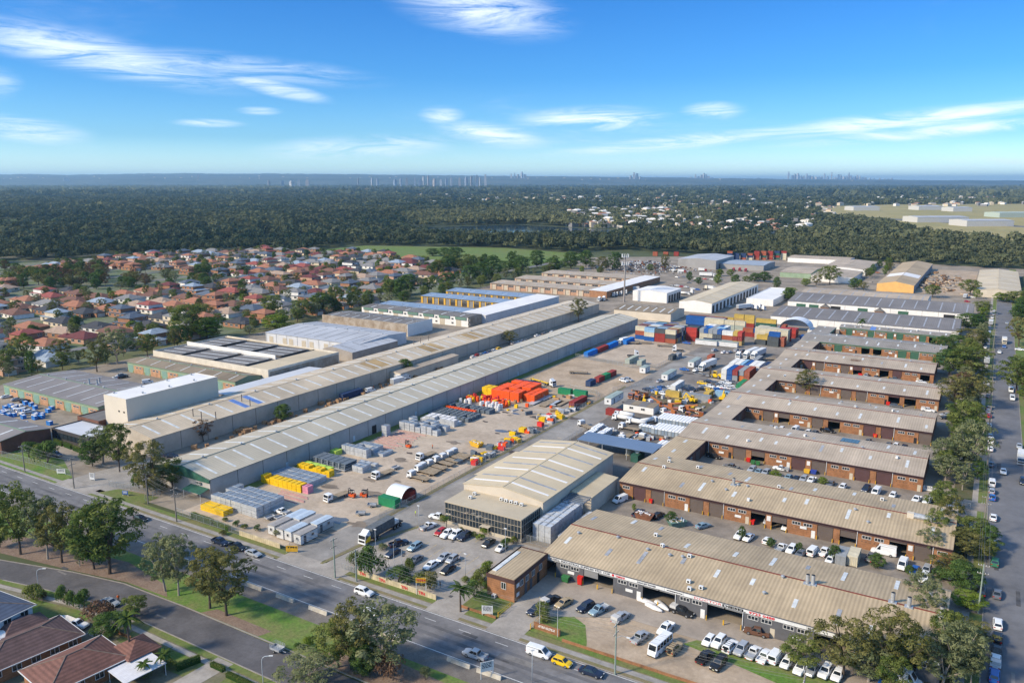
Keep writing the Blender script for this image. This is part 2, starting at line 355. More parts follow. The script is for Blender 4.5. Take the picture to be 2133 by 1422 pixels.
# verges, footpaths, crossovers on the far side of the main road
sheet('verge_grass', rect(-245, 5, 127.2, 131.4), 0.045, grassD)
sheet('verge_grass', rect(-245, 5, 130.0, 131.5), 0.05, grass)
sheet('footpath', rect(-620, 6, 128.3, 129.7), 0.054, mat('footpath_concrete', (0.29, 0.27, 0.245), 0.9, 0.12, 0.5, fine=0.08))
for a, b in ((-145, -125), (-99, -90.5), (-83.3, -75.3), (-243, -226)):
 sheet('driveway_crossover', rect(a, b, 126.9, 131.8), 0.06, conc)
sheet('street_verge', rect(3.4, 5.8, 131.5, 1000), 0.05, grass)
sheet('street_footpath', rect(1.9, 3.4, 131.5, 1000), 0.05, conc)
sheet('street_verge', rect(-3, 1.9, 131.5, 700), 0.045, mat('tree_litter', (0.11, 0.095, 0.055), 0.95, 0.0, 0.2, col2=(0.07, 0.085, 0.03), fine=0.3))
for y in (205, 254.5, 303.5, 353, 403, 455, 505, 191, 588):
 sheet('driveway_crossover', rect(-6, 5.9, y - 3.5, y + 3.5), 0.056, court)
sheet('street_verge', rect(15.7, 22, 131, 1000), 0.045, grass)
sheet('street_footpath', rect(22, 30, 131, 480), 0.05, conc)
# near side: gravel shoulder, bright grass, bark under the trees
sheet('gravel_shoulder', rect(-400, 260, 110.2, 115), 0.03, gravel)
sheet('roadside_grass', rect(-400, 60, 100.6, 110.4), 0.035, grassB)
sheet('bark_bed', [(-215, 92), (-182, 97.5), (-166, 100.7), (-152, 101.2), (-157, 104.5), (-175, 107), (-215, 101)], 0.042, bark)
sheet('bark_bed', [(-140, 100.8), (-122, 100.8), (-121, 103.5), (-138, 103.6)], 0.042, bark)
sheet('bark_bed', [(-108, 100.8), (-74, 100.8), (-74, 107.6), (-92, 108.8), (-106, 104)], 0.042, bark)
sheet('house_lots', [(-215, 40), (80, 40), (80, 91.8), (-150, 91.8), (-165, 91.0), (-180, 88.6), (-215, 84)], 0.02, mat('lot_ground', (0.20, 0.17, 0.13), 0.95, 0.0, 0.2, col2=(0.12, 0.12, 0.06), fine=0.2))
sheet('street_verge', [(-200, 83.4), (-180, 87), (-165, 89.6), (-150, 90.3), (60, 90.3), (60, 91.8), (-150, 91.8), (-165, 91.0), (-180, 88.6), (-200, 84.6)], 0.045, grass)
sheet('footpath', [(-200, 81.9), (-180, 85.5), (-165, 88.0), (-150, 88.8), (60, 88.8), (60, 90.0), (-150, 90.0), (-165, 89.2), (-180, 86.7), (-200, 83.1)], 0.05, conc)
# hire yard, lane, car park, courts
sheet('yard_dirt', rect(-190.5, -139, 147, 283), 0.04, dirt)
sheet('yard_dirt', [(-190.5, 133), (-146, 133), (-146, 147), (-190.5, 147)], 0.041, dirt)
sheet('yard_dirt', [(-188, 300), (-139.5, 290), (-139.5, 318), (-131, 345), (-140, 372), (-186, 372)], 0.042, dirt2)
sheet('yard_dirt', [(-186, 378), (-140, 375), (-138, 420), (-186, 455)], 0.04, dirt)
sheet('wall_grass', rect(-190.5, -186.5, 147, 400), 0.05, grass)
sheet('lane', [(-145, 130), (-134.6, 130), (-133.5, 143), (-125.5, 166), (-125.5, 262), (-126, 330), (-126, 420), (-137.2, 420), (-137.2, 180), (-143, 150)], 0.048, mat('lane_bitumen', (0.26, 0.243, 0.222), 0.9, 0.16, 0.08, fine=0.1))
sheet('lane_verge', [(-134.2, 131), (-133.3, 131), (-131.8, 143.2), (-124.3, 164.5), (-125.3, 164.5), (-132.9, 143.5)], 0.10, grassD, 0.1)
sheet('lane_verge', rect(-138.9, -137.3, 158, 330), 0.052, grassD)
sheet('car_park', [(-133, 131.6), (-93, 131.6), (-91.5, 166), (-124, 166), (-131.6, 143)], 0.05, conc)
sheet('car_park', rect(-83.3, -75.3, 131.5, 143), 0.05, conc)
sheet('unit_forecourt', [(-92, 140), (-60, 146.5), (-5, 146.5), (-5, 156.5), (-92, 156.5)], 0.052, mat('forecourt_concrete', (0.335, 0.285, 0.235), 0.9, 0.12, 0.12, fine=0.08))
sheet('unit_forecourt', [(-83.3, 140.2), (-75.3, 138), (-60, 146.6), (-83.3, 146.6)], 0.055, conc)
sheet('dirt_lot', [(-75, 138), (-60, 146.4), (-8, 146.4), (-8, 133.5), (-56, 131.8), (-69, 133)], 0.045, dirt2)
sheet('lot_grass', [(-75, 131.6), (-62, 131.6), (-63, 134), (-66, 139.5), (-71, 142), (-75, 139)], 0.05, grassB)
sheet('lot_grass', [(-46, 143.5), (-44, 146.3), (-12, 146.3), (-12, 138), (-24, 139.5), (-34, 141.6)], 0.05, grassB)
sheet('lot_grass', rect(-93, -83.6, 131.6, 146), 0.055, grass)
for i_, y in enumerate((187, 237, 287, 337, 387, 437, 489)):
 sheet('unit_court', rect(-88 if i_ == 0 else -78, 1.9, y - 1, y + 22), 0.05, court)
sheet('hire_court', rect(-125, -88, 222, 330), 0.046, mat('hire_court_bitumen', (0.15, 0.135, 0.12), 0.92, 0.16, 0.08, fine=0.1))
sheet('container_court', rect(-137, -88, 330, 560), 0.046, mat('container_court_bitumen', (0.22, 0.195, 0.17), 0.92, 0.2, 0.05, fine=0.12))
sheet('weedy_lot', rect(-126, -95, 306, 335), 0.052, mat('weedy_ground', (0.105, 0.10, 0.055), 0.95, 0.0, 0.15, col2=(0.16, 0.13, 0.09), fine=0.3))
sheet('left_lawn', [(-330, 127.3), (-243, 127.3), (-243, 133), (-262, 141), (-330, 133)], 0.048, grassB)
sheet('left_lawn', [(-226, 127.3), (-205, 127.3), (-205, 137), (-226, 134)], 0.048, grass)
sheet('left_drive', [(-243, 127), (-226, 127), (-212, 150), (-217, 158), (-236, 158), (-240, 150)], 0.05, mat('left_drive_concrete', (0.30, 0.275, 0.245), 0.9, 0.14, 0.12, fine=0.1))
# wet stains and puddles on the yards
sr = random.Random(23)
stm = [mat('oil_stain', (0.10, 0.08, 0.065), 0.7, 0.2, 0.3), mat('damp_dirt', (0.21, 0.17, 0.13), 0.8, 0.15, 0.2), mat('puddle', (0.10, 0.11, 0.12), 0.12, 0.05, spec=0.6), mat('dry_patch', (0.42, 0.36, 0.29), 0.95, 0.1, 0.2)]
for k in range(80):
 x, y = (sr.uniform(-168, -140), sr.uniform(150, 280)) if k % 2 else (sr.uniform(-136, -92), sr.uniform(225, 440)); rad = sr.uniform(0.6, 2.6); q = []
 if -126 < x < -96 and y < 228: continue
 for a in range(14): rr = rad * sr.uniform(0.5, 1.15); q.append((x + 1.7 * rr * math.cos(a * 0.449), y + rr * math.sin(a * 0.449)))
 m_ = sr.choice(stm + stm[:2]); sheet('puddle' if m_ is stm[2] else 'ground_stain', q, 0.056 + k * 0.0003, m_)
for k in range(46):   # bitumen patches, seams and drain covers
 x, y, a, b = sr.choice([(sr.uniform(-230, -40), sr.uniform(115.8, 125), sr.uniform(1.5, 9), sr.uniform(0.5, 1.6)), (sr.uniform(-190, -90), sr.uniform(92.5, 98.5), sr.uniform(1, 7), sr.uniform(0.3, 1.2)), (sr.uniform(6.5, 14), sr.uniform(160, 500), sr.uniform(0.5, 1.4), sr.uniform(1, 8)), (sr.uniform(-120, -96), sr.uniform(134, 158), 0.9, 0.9)])
 sheet('road_patch', rect(x, x + a, y, y + b), 0.058 + k * 0.0003, sr.choice([mat('bitumen_patch', (0.085, 0.083, 0.085), 0.9, 0.15, 0.5), mat('bitumen_old_patch', (0.20, 0.19, 0.18), 0.9, 0.15, 0.5)]))
# car park bay lines
mb = MB()
for k in range(11):
 x = -121 + k * 2.6
 for y0, y1 in ((143.5, 148.6), (149.2, 154.2), (160.3, 165.2)):
  mb.face([(x, y0, 0.056), (x + 0.12, y0, 0.056), (x + 0.12, y1, 0.056), (x, y1, 0.056)])
struct('bay_lines', mb, lineY)
# parks, lake, airfield
park = mat('park_grass', (0.105, 0.175, 0.032), 0.95, 0.0, 0.015, col2=(0.14, 0.165, 0.05), fine=0.15)
sheet('park_lawn', [(-790, 775), (-545, 705), (-440, 750), (-440, 930), (-590, 960), (-790, 890)], 0.03, park)
sheet('lake', [(-1010, 1300), (-900, 1180), (-640, 1130), (-560, 1240), (-640, 1430), (-900, 1500)], 0.05, mat('lake_water', (0.03, 0.06, 0.085), 0.08, 0.0, spec=0.6))
AIRP = [W(1690, 431), W(1715, 452), W(1850, 468), W(1930, 494), W(2010, 506), W(2260, 516), W(2260, 424), W(1850, 426)]
sheet('airfield_grass', AIRP, 0.04, mat('dry_grass', (0.34, 0.28, 0.12), 0.95, 0.0, 0.004, col2=(0.25, 0.225, 0.09), fine=0.15))
sheet('runway', [W(1800, 452), W(2260, 478), W(2260, 481), W(1790, 454)], 0.06, asphS)
CLRS = [[W(u0, v1), W(u1, v1), W(u1 + 8, v0), W(u0 + 8, v0)] for u0, u1, v0, v1 in ((320, 400, 424, 434), (-20, 45, 458, 472), (98, 116, 456, 470), (312, 328, 460, 474), (850, 870, 404, 412), (600, 640, 408, 414), (1420, 1500, 404, 410))]
for q in CLRS: sheet('forest_clearing', q, 0.03, park)
# industrial buildings
rib = dict(fine=0.05)
roof_tan = mat('roof_tan', (0.43, 0.335, 0.215), 0.75, 0.10, 0.09, fine=0.07, stripe=('X', 0.82), stripe_amt=0.17)
roof_grey_tan = mat('roof_grey_tan', (0.42, 0.345, 0.262), 0.75, 0.11, 0.07, fine=0.07, stripe=('X', 0.82), stripe_amt=0.12)
roof_cream = mat('roof_cream', (0.56, 0.46, 0.305), 0.6, 0.08, 0.05, fine=0.05, stripe=('Y', 0.9), stripe_amt=0.06)
roof_shed = mat('roof_shed', (0.455, 0.405, 0.31), 0.65, 0.07, 0.05, fine=0.04, stripe=('Y', 1.0), stripe_amt=0.08)
roof_shed2 = mat('roof_shed_tan', (0.53, 0.435, 0.31), 0.65, 0.12, 0.04, fine=0.06, stripe=('Y', 1.0), stripe_amt=0.08)
roof_dk = mat('roof_charcoal', (0.17, 0.158, 0.148), 0.75, 0.10, 0.06, fine=0.06, stripe=('X', 1.0), stripe_amt=0.10)
roof_brown = mat('roof_weathered', (0.23, 0.185, 0.13), 0.8, 0.13, 0.07, fine=0.08, stripe=('X', 1.0), stripe_amt=0.1)
roof_blue = mat('roof_steel_blue', (0.22, 0.30, 0.41), 0.55, 0.07, 0.05, fine=0.05, stripe=('X', 1.0), stripe_amt=0.1)
roof_white = mat('roof_white', (0.74, 0.72, 0.69), 0.6, 0.05, 0.08)
roof_lgrey = mat('roof_light_grey', (0.42, 0.43, 0.45), 0.6, 0.08, 0.05, fine=0.04, stripe=('X', 1.0), stripe_amt=0.06)
sky_m = mat('skylight_sheet', (0.60, 0.62, 0.61), 0.5, 0.12, 0.7)
sky_d = mat('skylight_aged', (0.33, 0.34, 0.36), 0.55, 0.15, 0.7)
ridge_red = mat('ridge_rust', (0.20, 0.055, 0.038), 0.8, 0.2, 0.8)
brickm = mat('brick_orange', (0.30, 0.142, 0.068), 0.9, 0.14, 0.5, fine=0.16, stripe=('Z', 0.5), stripe_amt=0.10)
brickd = mat('brick_brown', (0.16, 0.075, 0.05), 0.9, 0.14, 0.5, fine=0.16, stripe=('Z', 0.5), stripe_amt=0.10)
fasc = mat('fascia_brown', (0.085, 0.045, 0.042), 0.7, 0.1, 0.4)
fascG = mat('fascia_green', (0.17, 0.26, 0.17), 0.7, 0.1, 0.4)
doorB = mat('roller_door_brown', (0.125, 0.098, 0.083), 0.6, 0.05, 0.5, stripe=('Z', 0.24), stripe_amt=0.16)
doorM = mat('roller_door_maroon', (0.095, 0.05, 0.05), 0.6, 0.05, 0.5, stripe=('Z', 0.24), stripe_amt=0.16)
doorG = mat('roller_door_green', (0.045, 0.12, 0.075), 0.6, 0.05, 0.5, stripe=('Z', 0.24), stripe_amt=0.16)
doorC = mat('roller_door_cream', (0.50, 0.44, 0.34), 0.6, 0.05, 0.5, stripe=('Z', 0.24), stripe_amt=0.12)
doorY = mat('roller_door_grey', (0.22, 0.22, 0.22), 0.6, 0.05, 0.5, stripe=('Z', 0.24), stripe_amt=0.12)
greyw = mat('painted_grey_wall', (0.105, 0.105, 0.112), 0.8, 0.08, 0.4)
whitew = mat('painted_white_wall', (0.72, 0.70, 0.66), 0.75, 0.05, 0.25)
panelw = mat('tilt_panel', (0.42, 0.395, 0.37), 0.85, 0.08, 0.12, fine=0.06)
panelt = mat('tilt_panel_tan', (0.47, 0.41, 0.335), 0.85, 0.08, 0.12, fine=0.06)
creamw = mat('cream_cladding', (0.57, 0.50, 0.40), 0.7, 0.06, 0.15, stripe=('Y', 0.6), stripe_amt=0.05)
stainw = mat('stained_concrete', (0.42, 0.36, 0.29), 0.9, 0.0, 0.25, col2=(0.24, 0.18, 0.12), fine=0.15)
jointm = mat('dark_joint', (0.05, 0.048, 0.047), 0.8, 0.05)
wframe = mat('window_frame', (0.55, 0.54, 0.52), 0.6, 0.05)
galv = mat('galvanised', (0.42, 0.44, 0.46), 0.45, 0.12, 1.5, metal=0.35)
yel = mat('safety_yellow', (0.62, 0.36, 0.03), 0.6, 0.08, 1.0)
gl = glass()
gl2 = glass('office_glass', (0.025, 0.035, 0.045))
metal_w = mat('white_metal', (0.66, 0.66, 0.64), 0.5, 0.06, 0.9)
redm = mat('red_paint', (0.55, 0.02, 0.015), 0.5, 0.06, 0.9)
blackm = mat('black_plastic', (0.02, 0.02, 0.022), 0.6, 0.1, 0.9)
solar = mat('solar_panel', (0.012, 0.015, 0.025), 0.15, 0.05, 2.0, spec=0.6)
def fixtures_mesh():
 d = {}
 mb = MB(); mb.box(-0.45, 0.45, -0.35, 0.35, 0.12, 0.85); mb.cyl((0, -0.36, 0.5), (0, -0.38, 0.5), 0.26, n=10, m=1); mb.box(-0.4, 0.4, -0.3, 0.3, 0, 0.12, 1)
 d['ac'] = mb.mesh('air_conditioner', [metal_w, blackm])
 mb = MB(); mb.cyl((0, 0, -0.1), (0, 0, 0.35), 0.28, n=10); mb.cyl((0, 0, 0.35), (0, 0, 0.5), 0.42, 0.46, n=10); mb.cyl((0, 0, 0.5), (0, 0, 0.72), 0.46, 0.15, n=10)
 d['vent'] = mb.mesh('turbine_vent', [galv])
 mb = MB(); mb.box(-0.8, 0.8, -0.7, 0.7, -0.15, 0.18); mb.cyl((0, 0, 0.18), (0, 0, 2.2), 0.42, n=12, capm=1)
 d['stack'] = mb.mesh('exhaust_stack', [galv, blackm])
 mb = MB(); mb.cyl((0, 0, -0.2), (0, 0, 2.6), 0.16, n=8); mb.cyl((0, 0, 2.6), (0, 0, 2.8), 0.24, 0.2, n=8)
 d['flue'] = mb.mesh('flue_pipe', [mat('flue_steel', (0.13, 0.11, 0.10), 0.6, 0.1)])
 mb = MB(); mb.cyl((0, 0, 0), (0, 0, 1.15), 0.11, n=8)
 d['bollard'] = mb.mesh('bollard', [yel])
 mb = MB(); mb.box(-0.05, 0.05, -0.05, 0.05, 0, 1.0)
 return d
FX = fixtures_mesh()
_mc = {}
def shared(key, build, mats):
 """one mesh for alike pieces"""
 if key not in _mc:
  mb = MB(); build(mb); _mc[key] = mb.mesh(key[0] if isinstance(key, tuple) else key, mats)
 return _mc[key]
def door_mesh(w, h, m):
 def b(mb):
  mb.box(-w / 2, w / 2, -0.03, 0.05, 0, h)
  n = int(h / 0.55)
  for k in range(1, n): mb.box(-w / 2, w / 2, -0.05, -0.03, k * h / n - 0.03, k * h / n + 0.02, skip='bk')
 return shared(('roller_door', w, h, m.name), b, [m])
def window_mesh(w, h, n=3):
 def b(mb):
  mb.box(-w / 2, w / 2, -0.02, 0.04, 0, h, 1)
  for k in range(n + 1):
   x = -w / 2 + k * w / n; mb.box(x - 0.05, x + 0.05, -0.07, -0.02, 0, h, 0)
  for z in (0, h): mb.box(-w / 2, w / 2, -0.07, -0.02, z - 0.05, z + 0.05, 0)
 return shared(('window', w, h, n), b, [wframe, gl])
def ud(key, w, d, h, m):
 return shared((key, w, d, h, m.name), lambda mb: mb.box(-w / 2, w / 2, -d / 2, d / 2, 0, h), [m])
def gable_roof(root, x0, x1, y0, y1, eave, ridge, axis, m, ov=0.4, ridge_at=0.5, trim=None, th=0.16):
 """two roof slopes and a ridge cap; axis = direction of the ridge. returns height function"""
 if axis == 'x':
  ym = y0 + (y1 - y0) * ridge_at
  a = MB(); a.slab([(x0 - 0.1, y0 - ov, eave - 0.02), (x1 + 0.1, y0 - ov, eave - 0.02), (x1 + 0.1, ym, ridge), (x0 - 0.1, ym, ridge)], th, 0, 1)
  b = MB(); b.slab([(x0 - 0.1, ym, ridge), (x1 + 0.1, ym, ridge), (x1 + 0.1, y1 + ov, eave - 0.02), (x0 - 0.1, y1 + ov, eave - 0.02)], th, 0, 1)
  hf = lambda x, y: eave + (ridge - eave) * ((y - y0) / (ym - y0) if y < ym else (y1 - y) / (y1 - ym))
 else:
  xm = x0 + (x1 - x0) * ridge_at
  a = MB(); a.slab([(x0 - ov, y0 - 0.1, eave - 0.02), (xm, y0 - 0.1, ridge), (xm, y1 + 0.1, ridge), (x0 - ov, y1 + 0.1, eave - 0.02)], th, 0, 1)
  b = MB(); b.slab([(xm, y0 - 0.1, ridge), (x1 + ov, y0 - 0.1, eave - 0.02), (x1 + ov, y1 + 0.1, eave - 0.02), (xm, y1 + 0.1, ridge)], th, 0, 1)
  hf = lambda x, y: eave + (ridge - eave) * ((x - x0) / (xm - x0) if x < xm else (x1 - x) / (x1 - xm))
 tr = trim or m
 part('roof_slope', a, [m, tr], root); part('roof_slope', b, [m, tr], root)
 return hf
def strip(root, p0, p1, wvec, hf, m, name='skylight', up=0.05):
 """a flat strip lying on a roof from p0 to p1 (xy), width vector wvec"""
 q = [(p0[0], p0[1]), (p0[0] + wvec[0], p0[1] + wvec[1]), (p1[0] + wvec[0], p1[1] + wvec[1]), (p1[0], p1[1])]
 q3 = [(x, y, hf(x, y) + up) for x, y in q]
 nz = (q3[1][0]-q3[0][0])*(q3[2][1]-q3[0][1])-(q3[1][1]-q3[0][1])*(q3[2][0]-q3[0][0])
 if nz < 0: q3.reverse()
 mb = MB(); mb.slab(q3, 0.06); return part(name, mb, m, root)
def gable_wall(root, x0, x1, y, eave, ridge, m, th=0.25, ridge_at=0.5, axis='y', name='end_wall', z0=0):
 mb = MB(); xm = x0 + (x1 - x0) * ridge_at
 mb.prism([(x0, z0), (x1, z0), (x1, eave - 0.2), (xm, ridge - 0.2), (x0, eave - 0.2)], y, y + th, axis=axis)
 return part(name, mb, m, root)
# comb of brick factory units
def unit_row(name, label, x0, x1, yf, pattern, style='brown', depth=27.5, eave=5.0, ridge=6.4, seed=1, roofm=None, spine=None, nsky=8):
 r = random.Random(seed)
 root = thing(name, label, 'factory units', ((x0 + x1) / 2, yf, 0), group='brick factory unit rows')
 ox, oy = (x0 + x1) / 2, yf
 X0, X1 = x0 - ox, x1 - ox
 fm, dm = {'brown': (fasc, [doorB, doorM]), 'green': (fascG, [doorG, doorG]), 'grey': (greyw, [doorY, doorY])}[style]
 bm = greyw if style == 'grey' else brickm
 rm = roofm or roof_grey_tan
 hf = gable_roof(root, X0, X1, 0, depth, eave, ridge, 'x', rm, ov=0.05 if style == 'grey' else 0.5, trim=fm)
 gable_wall(root, 0.3, depth, X0, eave, ridge, brickd, axis='x'); gable_wall(root, 0.3, depth, X1 - 0.25, eave, ridge, brickd, axis='x')
 mb = MB(); mb.box(X0, X1, depth - 0.25, depth, 0, eave - 0.2); part('rear_wall', mb, brickd, root)
 fh = 0.95
 mb = MB(); mb.box(X0, X1, -0.12, 0.2, eave - fh, eave - 0.2); part('fascia', mb, fm, root)
 mb = MB(); gy = -0.2 if style == 'grey' else -0.68; mb.box(X0 - 0.1, X1 + 0.1, gy, gy + 0.18, eave - 0.2, eave - 0.02); part('gutter', mb, fm, root)
 x = X0; zt = eave - fh
 sizes = {'D': 4.3, 'O': 4.3, 'H': 4.3, 'P': 1.7, 'W': 8.2, 'w': 4.6}
 tot = sum(sizes[c] for c in pattern); k = (X1 - X0) / tot
 for c in pattern:
  w = sizes[c] * k
  if c in 'DOH':
   h = zt
   if c == 'D':
    link('roller_door', door_mesh(round(w - 0.25, 2), round(h, 2), r.choice(dm)), root, (x + w / 2, 0.12, 0))
   elif c == 'H':
    link('roller_door', door_mesh(round(w - 0.25, 2), round(h * 0.45, 2), r.choice(dm)), root, (x + w / 2, 0.12, h * 0.55))
   else:
    link('roller_door', door_mesh(round(w - 0.25, 2), 0.5, r.choice(dm)), root, (x + w / 2, 0.12, h - 0.5))
   for s_ in (-1, 1):
    link('bollard', FX['bollard'], root, (x + w / 2 + s_ * (w / 2 - 0.05), -0.35, 0))
  elif c == 'P':
   mb = MB(); mb.box(x, x + w, 0, 0.25, 0, zt); part('brick_pier', mb, bm, root)
   if r.random() < 0.4: link('notice_board', ud('notice_board', 1.0, 0.06, 1.4, metal_w), root, (x + w / 2, -0.04, zt - 1.8))
  else:
   mb = MB(); mb.box(x, x + w, 0, 0.25, 0, zt); part('brick_wall', mb, bm, root)
   nwin = 2 if c == 'W' else 1
   for q in range(nwin):
    link('window', window_mesh(2.1, 0.85), root, (x + w * (q + 0.8) / (nwin + 0.6), -0.01, zt - 1.15))
   if c == 'W' and style != 'grey':
    mb = MB()
    for q in range(6): mb.box(x + 1.2 + q * 0.95, x + 1.5 + q * 0.95, -0.02, 0.05, zt - 2.0, zt - 1.86)
    part('vent_bricks', mb, jointm, root)
   if c == 'W':
    dk = r.choice([doorC, blackm, doorC, metal_w])
    link('entry_door', ud('entry_door', 0.95, 0.08, 2.1, dk), root, (x + w - 0.9, 0, 0))
    if r.random() < 0.5: link('sign_board', ud('sign_board', 1.7, 0.06, 0.7, metal_w), root, (x + w * 0.55, -0.06, zt - 2.9 + r.random()))
   if r.random() < 0.55:
    mb = MB(); mb.cyl((0, 0, 0), (0, 0, eave - 0.3), 0.09, n=6); part('downpipe', mb, metal_w, root, (x + 0.15, -0.12, 0))
  x += w
 ym = depth / 2
 mb = MB()
 mb.box(X0, X1, ym - 0.22, ym + 0.22, ridge - 0.02, ridge + 0.07); part('ridge_cap', mb, ridge_red if style != 'green' else galv, root)
 for sgn in (0, 1):
  for q in range(nsky):
   px = X0 + (q + 0.5 + r.uniform(-0.28, 0.28)) * (X1 - X0) / nsky
   L = r.choice([2.6, 3.2, 3.2, 5.5]); y0 = (r.uniform(2.0, ym - L - 1.2) if sgn == 0 else r.uniform(ym + 1.2, depth - L - 1.5))
   strip(root, (px, y0), (px, y0 + L), (0.85, 0), hf, sky_m if r.random() < 0.75 else sky_d)
 for q in range(5):
  px = r.uniform(X0 + 2, X1 - 2); py = r.uniform(2, depth - 2)
  kd = r.choice(['ac', 'vent', 'vent', 'vent'])
  link({'ac': 'air_conditioner', 'vent': 'roof_vent'}[kd], FX[kd], root, (px, py, hf(px, py) - 0.03), r.uniform(0, 6))
 if spine:   # connecting wing from this row back to the next one
  yb = spine - yf; w = 10.4
  a = MB(); a.slab([(X0 - 0.1, depth + 0.55, eave - 0.03), (X0 + w, depth + 0.55, eave - 0.03), (X0 + w, yb - 0.6, eave - 0.03), (X0 - 0.1, yb - 0.6, eave - 0.03)], 0.3, 0, 1)
  part('link_roof', a, [rm, fm], root)
  mb = MB(); mb.box(X0 + w - 0.5, X0 + w - 0.25, depth, yb, 0, eave - 0.33); part('link_wall', mb, brickd, root)
  mb = MB(); mb.box(X0, X0 + 0.25, depth, yb, 0, eave - 0.33); part('link_wall', mb, brickd, root)
  mb = MB(); mb.box(X0 + w - 0.02, X0 + w + 0.1, depth + 0.6, yb - 0.6, eave - 0.9, eave - 0.05); part('fascia', mb, fm, root)
  link('roller_door', door_mesh(4.1, 3.6, dm[0]), root, (X0 + w - 0.2, (depth + yb) / 2 + 3, 0), math.pi / 2)
  link('window', window_mesh(2.1, 0.85), root, (X0 + w - 0.22, (depth + yb) / 2 - 4, 2.6), math.pi / 2)
  for py in (depth + 5, yb - 6):
   h0 = lambda a_, b_: eave - 0.03
   strip(root, (X0 + 4, py), (X0 + 4, py + 3), (0.9, 0), h0, sky_m)
 return root, hf
PAT = 'wDPDWDPDWOPDWDPDWDPDw'
b1, h1 = unit_row('factory_unit_row', 'grey-painted unit row with white shop signs facing the dirt parking lot', -85, -0.6, 155.0, 'OWHOWOOWOOWWOOWOw', 'grey', depth=30.5, ridge=6.6, seed=3, roofm=roof_tan, nsky=10)
b2, h2 = unit_row('factory_unit_row', 'brown-brick unit row facing the court of skips behind the grey-painted units', -88.3, -1.2, 208.3, 'wDPDWDPDWOPHWDPHWOPDw', 'brown', seed=5, spine=258.3, nsky=9, roofm=roof_tan)
b3, h3 = unit_row('factory_unit_row', 'brown-brick unit row with black solar panels on its rear roof slope', -88, -11.3, 258.6, 'DPDWDPHWDPDWDPDW', 'brown', seed=8, spine=308.3, nsky=8)
b4, h4 = unit_row('factory_unit_row', 'brown-brick unit row with a brown lean-to at its street end', -88, -12.2, 308.4, 'wHWDPHWDPOWDPDWD', 'brown', seed=13, spine=358.3, nsky=8)
b5, h5 = unit_row('factory_unit_row', 'brown-brick unit row with a gum tree growing before its cream doors', -88, -13.0, 358.4, 'DPDWDPDWDPDWOPOW', 'brown', seed=21, spine=408.3, nsky=8)
b6, h6 = unit_row('factory_unit_row', 'brown-brick unit row with a round rust stain on its roof', -88, -18.0, 408.4, 'wWDPDWDPHWOPDWOP', 'brown', seed=34, spine=459.3, nsky=8)
b7, h7 = unit_row('factory_unit_row', 'brick unit row with green roller doors and a plain grey roof', -88, -16.0, 459.5, 'DPDWDWPOPOWDPDWD', 'green', seed=55, spine=512.3, nsky=8, roofm=mat('roof_grey', (0.27, 0.245, 0.215), 0.75, 0.11, 0.07, fine=0.07, stripe=('X', 0.82), stripe_amt=0.12))
b8, h8 = unit_row('factory_unit_row', 'brick unit row with green roller doors and one blue roof sheet', -76, -16.5, 512.5, 'wDPWDWDPDWPDPOW', 'green', seed=89, depth=13, ridge=5.9, nsky=7, roofm=mat('roof_grey', (0.3, 0.27, 0.24)))
# singular roof things
def up_local(root, x, y): return (x - root.location.x, y - root.location.y)
lx, ly = up_local(b3, *W(1772, 915, 6.0))
for k in range(5):
 o = strip(b3, (lx - 3 + k * 1.15, ly - 3), (lx - 3 + k * 1.15, ly + 3.4), (1.08, 0), h3, solar, 'solar_panel', 0.12)
lx, ly = up_local(b8, *Z('i', 740, 150, 5.4)); strip(b8, (lx - 1.5, ly - 3), (lx - 1.5, ly + 3.5), (3.0, 0), h8, mat('blue_sheet', (0.12, 0.22, 0.5)), 'roof_patch', 0.06)
rust = mat('rust_stain', (0.17, 0.075, 0.03), 0.9, 0.25, 0.9, fine=0.2)
def blot(root, x, y, rad, hf, m, name='rust_stain', n=18, seed=1):
 r = random.Random(seed); q = []
 for k in range(n):
  a = 2 * math.pi * k / n; rr = rad * r.uniform(0.65, 1.1); px, py = x + 1.5 * rr * math.cos(a), y + rr * math.sin(a); q.append((px, py, hf(px, py) + 0.02))
 mb = MB(); mb.face(q); return part(name, mb, m, root)
lx, ly = up_local(b6, *Z('i', 615, 375, 5.6)); blot(b6, lx, ly, 2.0, h6, mat('rust_brown', (0.20, 0.13, 0.085), 0.9, 0.2, 0.7))
def fx_at(root, hf, reg, x, y, kd, zz=6.3):
 lx, ly = up_local(root, *Z(reg, x, y, zz))
 nm = {'ac': 'air_conditioner', 'vent': 'roof_vent', 'stack': 'exhaust_stack', 'flue': 'flue_pipe'}[kd]
 return link(nm, FX[kd], root, (lx, ly, hf(lx, min(max(ly, 0.1), 27)) - 0.05))
for q in (('s', 290, 205, 'stack'), ('s', 352, 215, 'stack'), ('s', 1285, 425, 'stack'), ('s', 1475, 480, 'stack'), ('s', 1860, 590, 'stack'),
          ('r', 975, 150, 'ac'), ('r', 985, 225, 'ac'), ('r', 1130, 220, 'ac'), ('p', 510, 1030, 'ac'), ('p', 925, 1310, 'ac'), ('p', 40, 1075, 'vent'), ('p', 410, 1215, 'vent'), ('p', 840, 1310, 'vent')):
 fx_at(b1, h1, *q)
for q in (('p', 675, 105, 'ac'), ('p', 610, 205, 'ac'), ('p', 1030, 185, 'ac'), ('p', 1205, 365, 'vent'), ('p', 1470, 405, 'stack'), ('p', 1525, 415, 'vent'), ('p', 1640, 430, 'vent'), ('p', 2030, 445, 'ac'), ('q', 1140, 95, 'ac')):
 fx_at(b2, h2, *q)
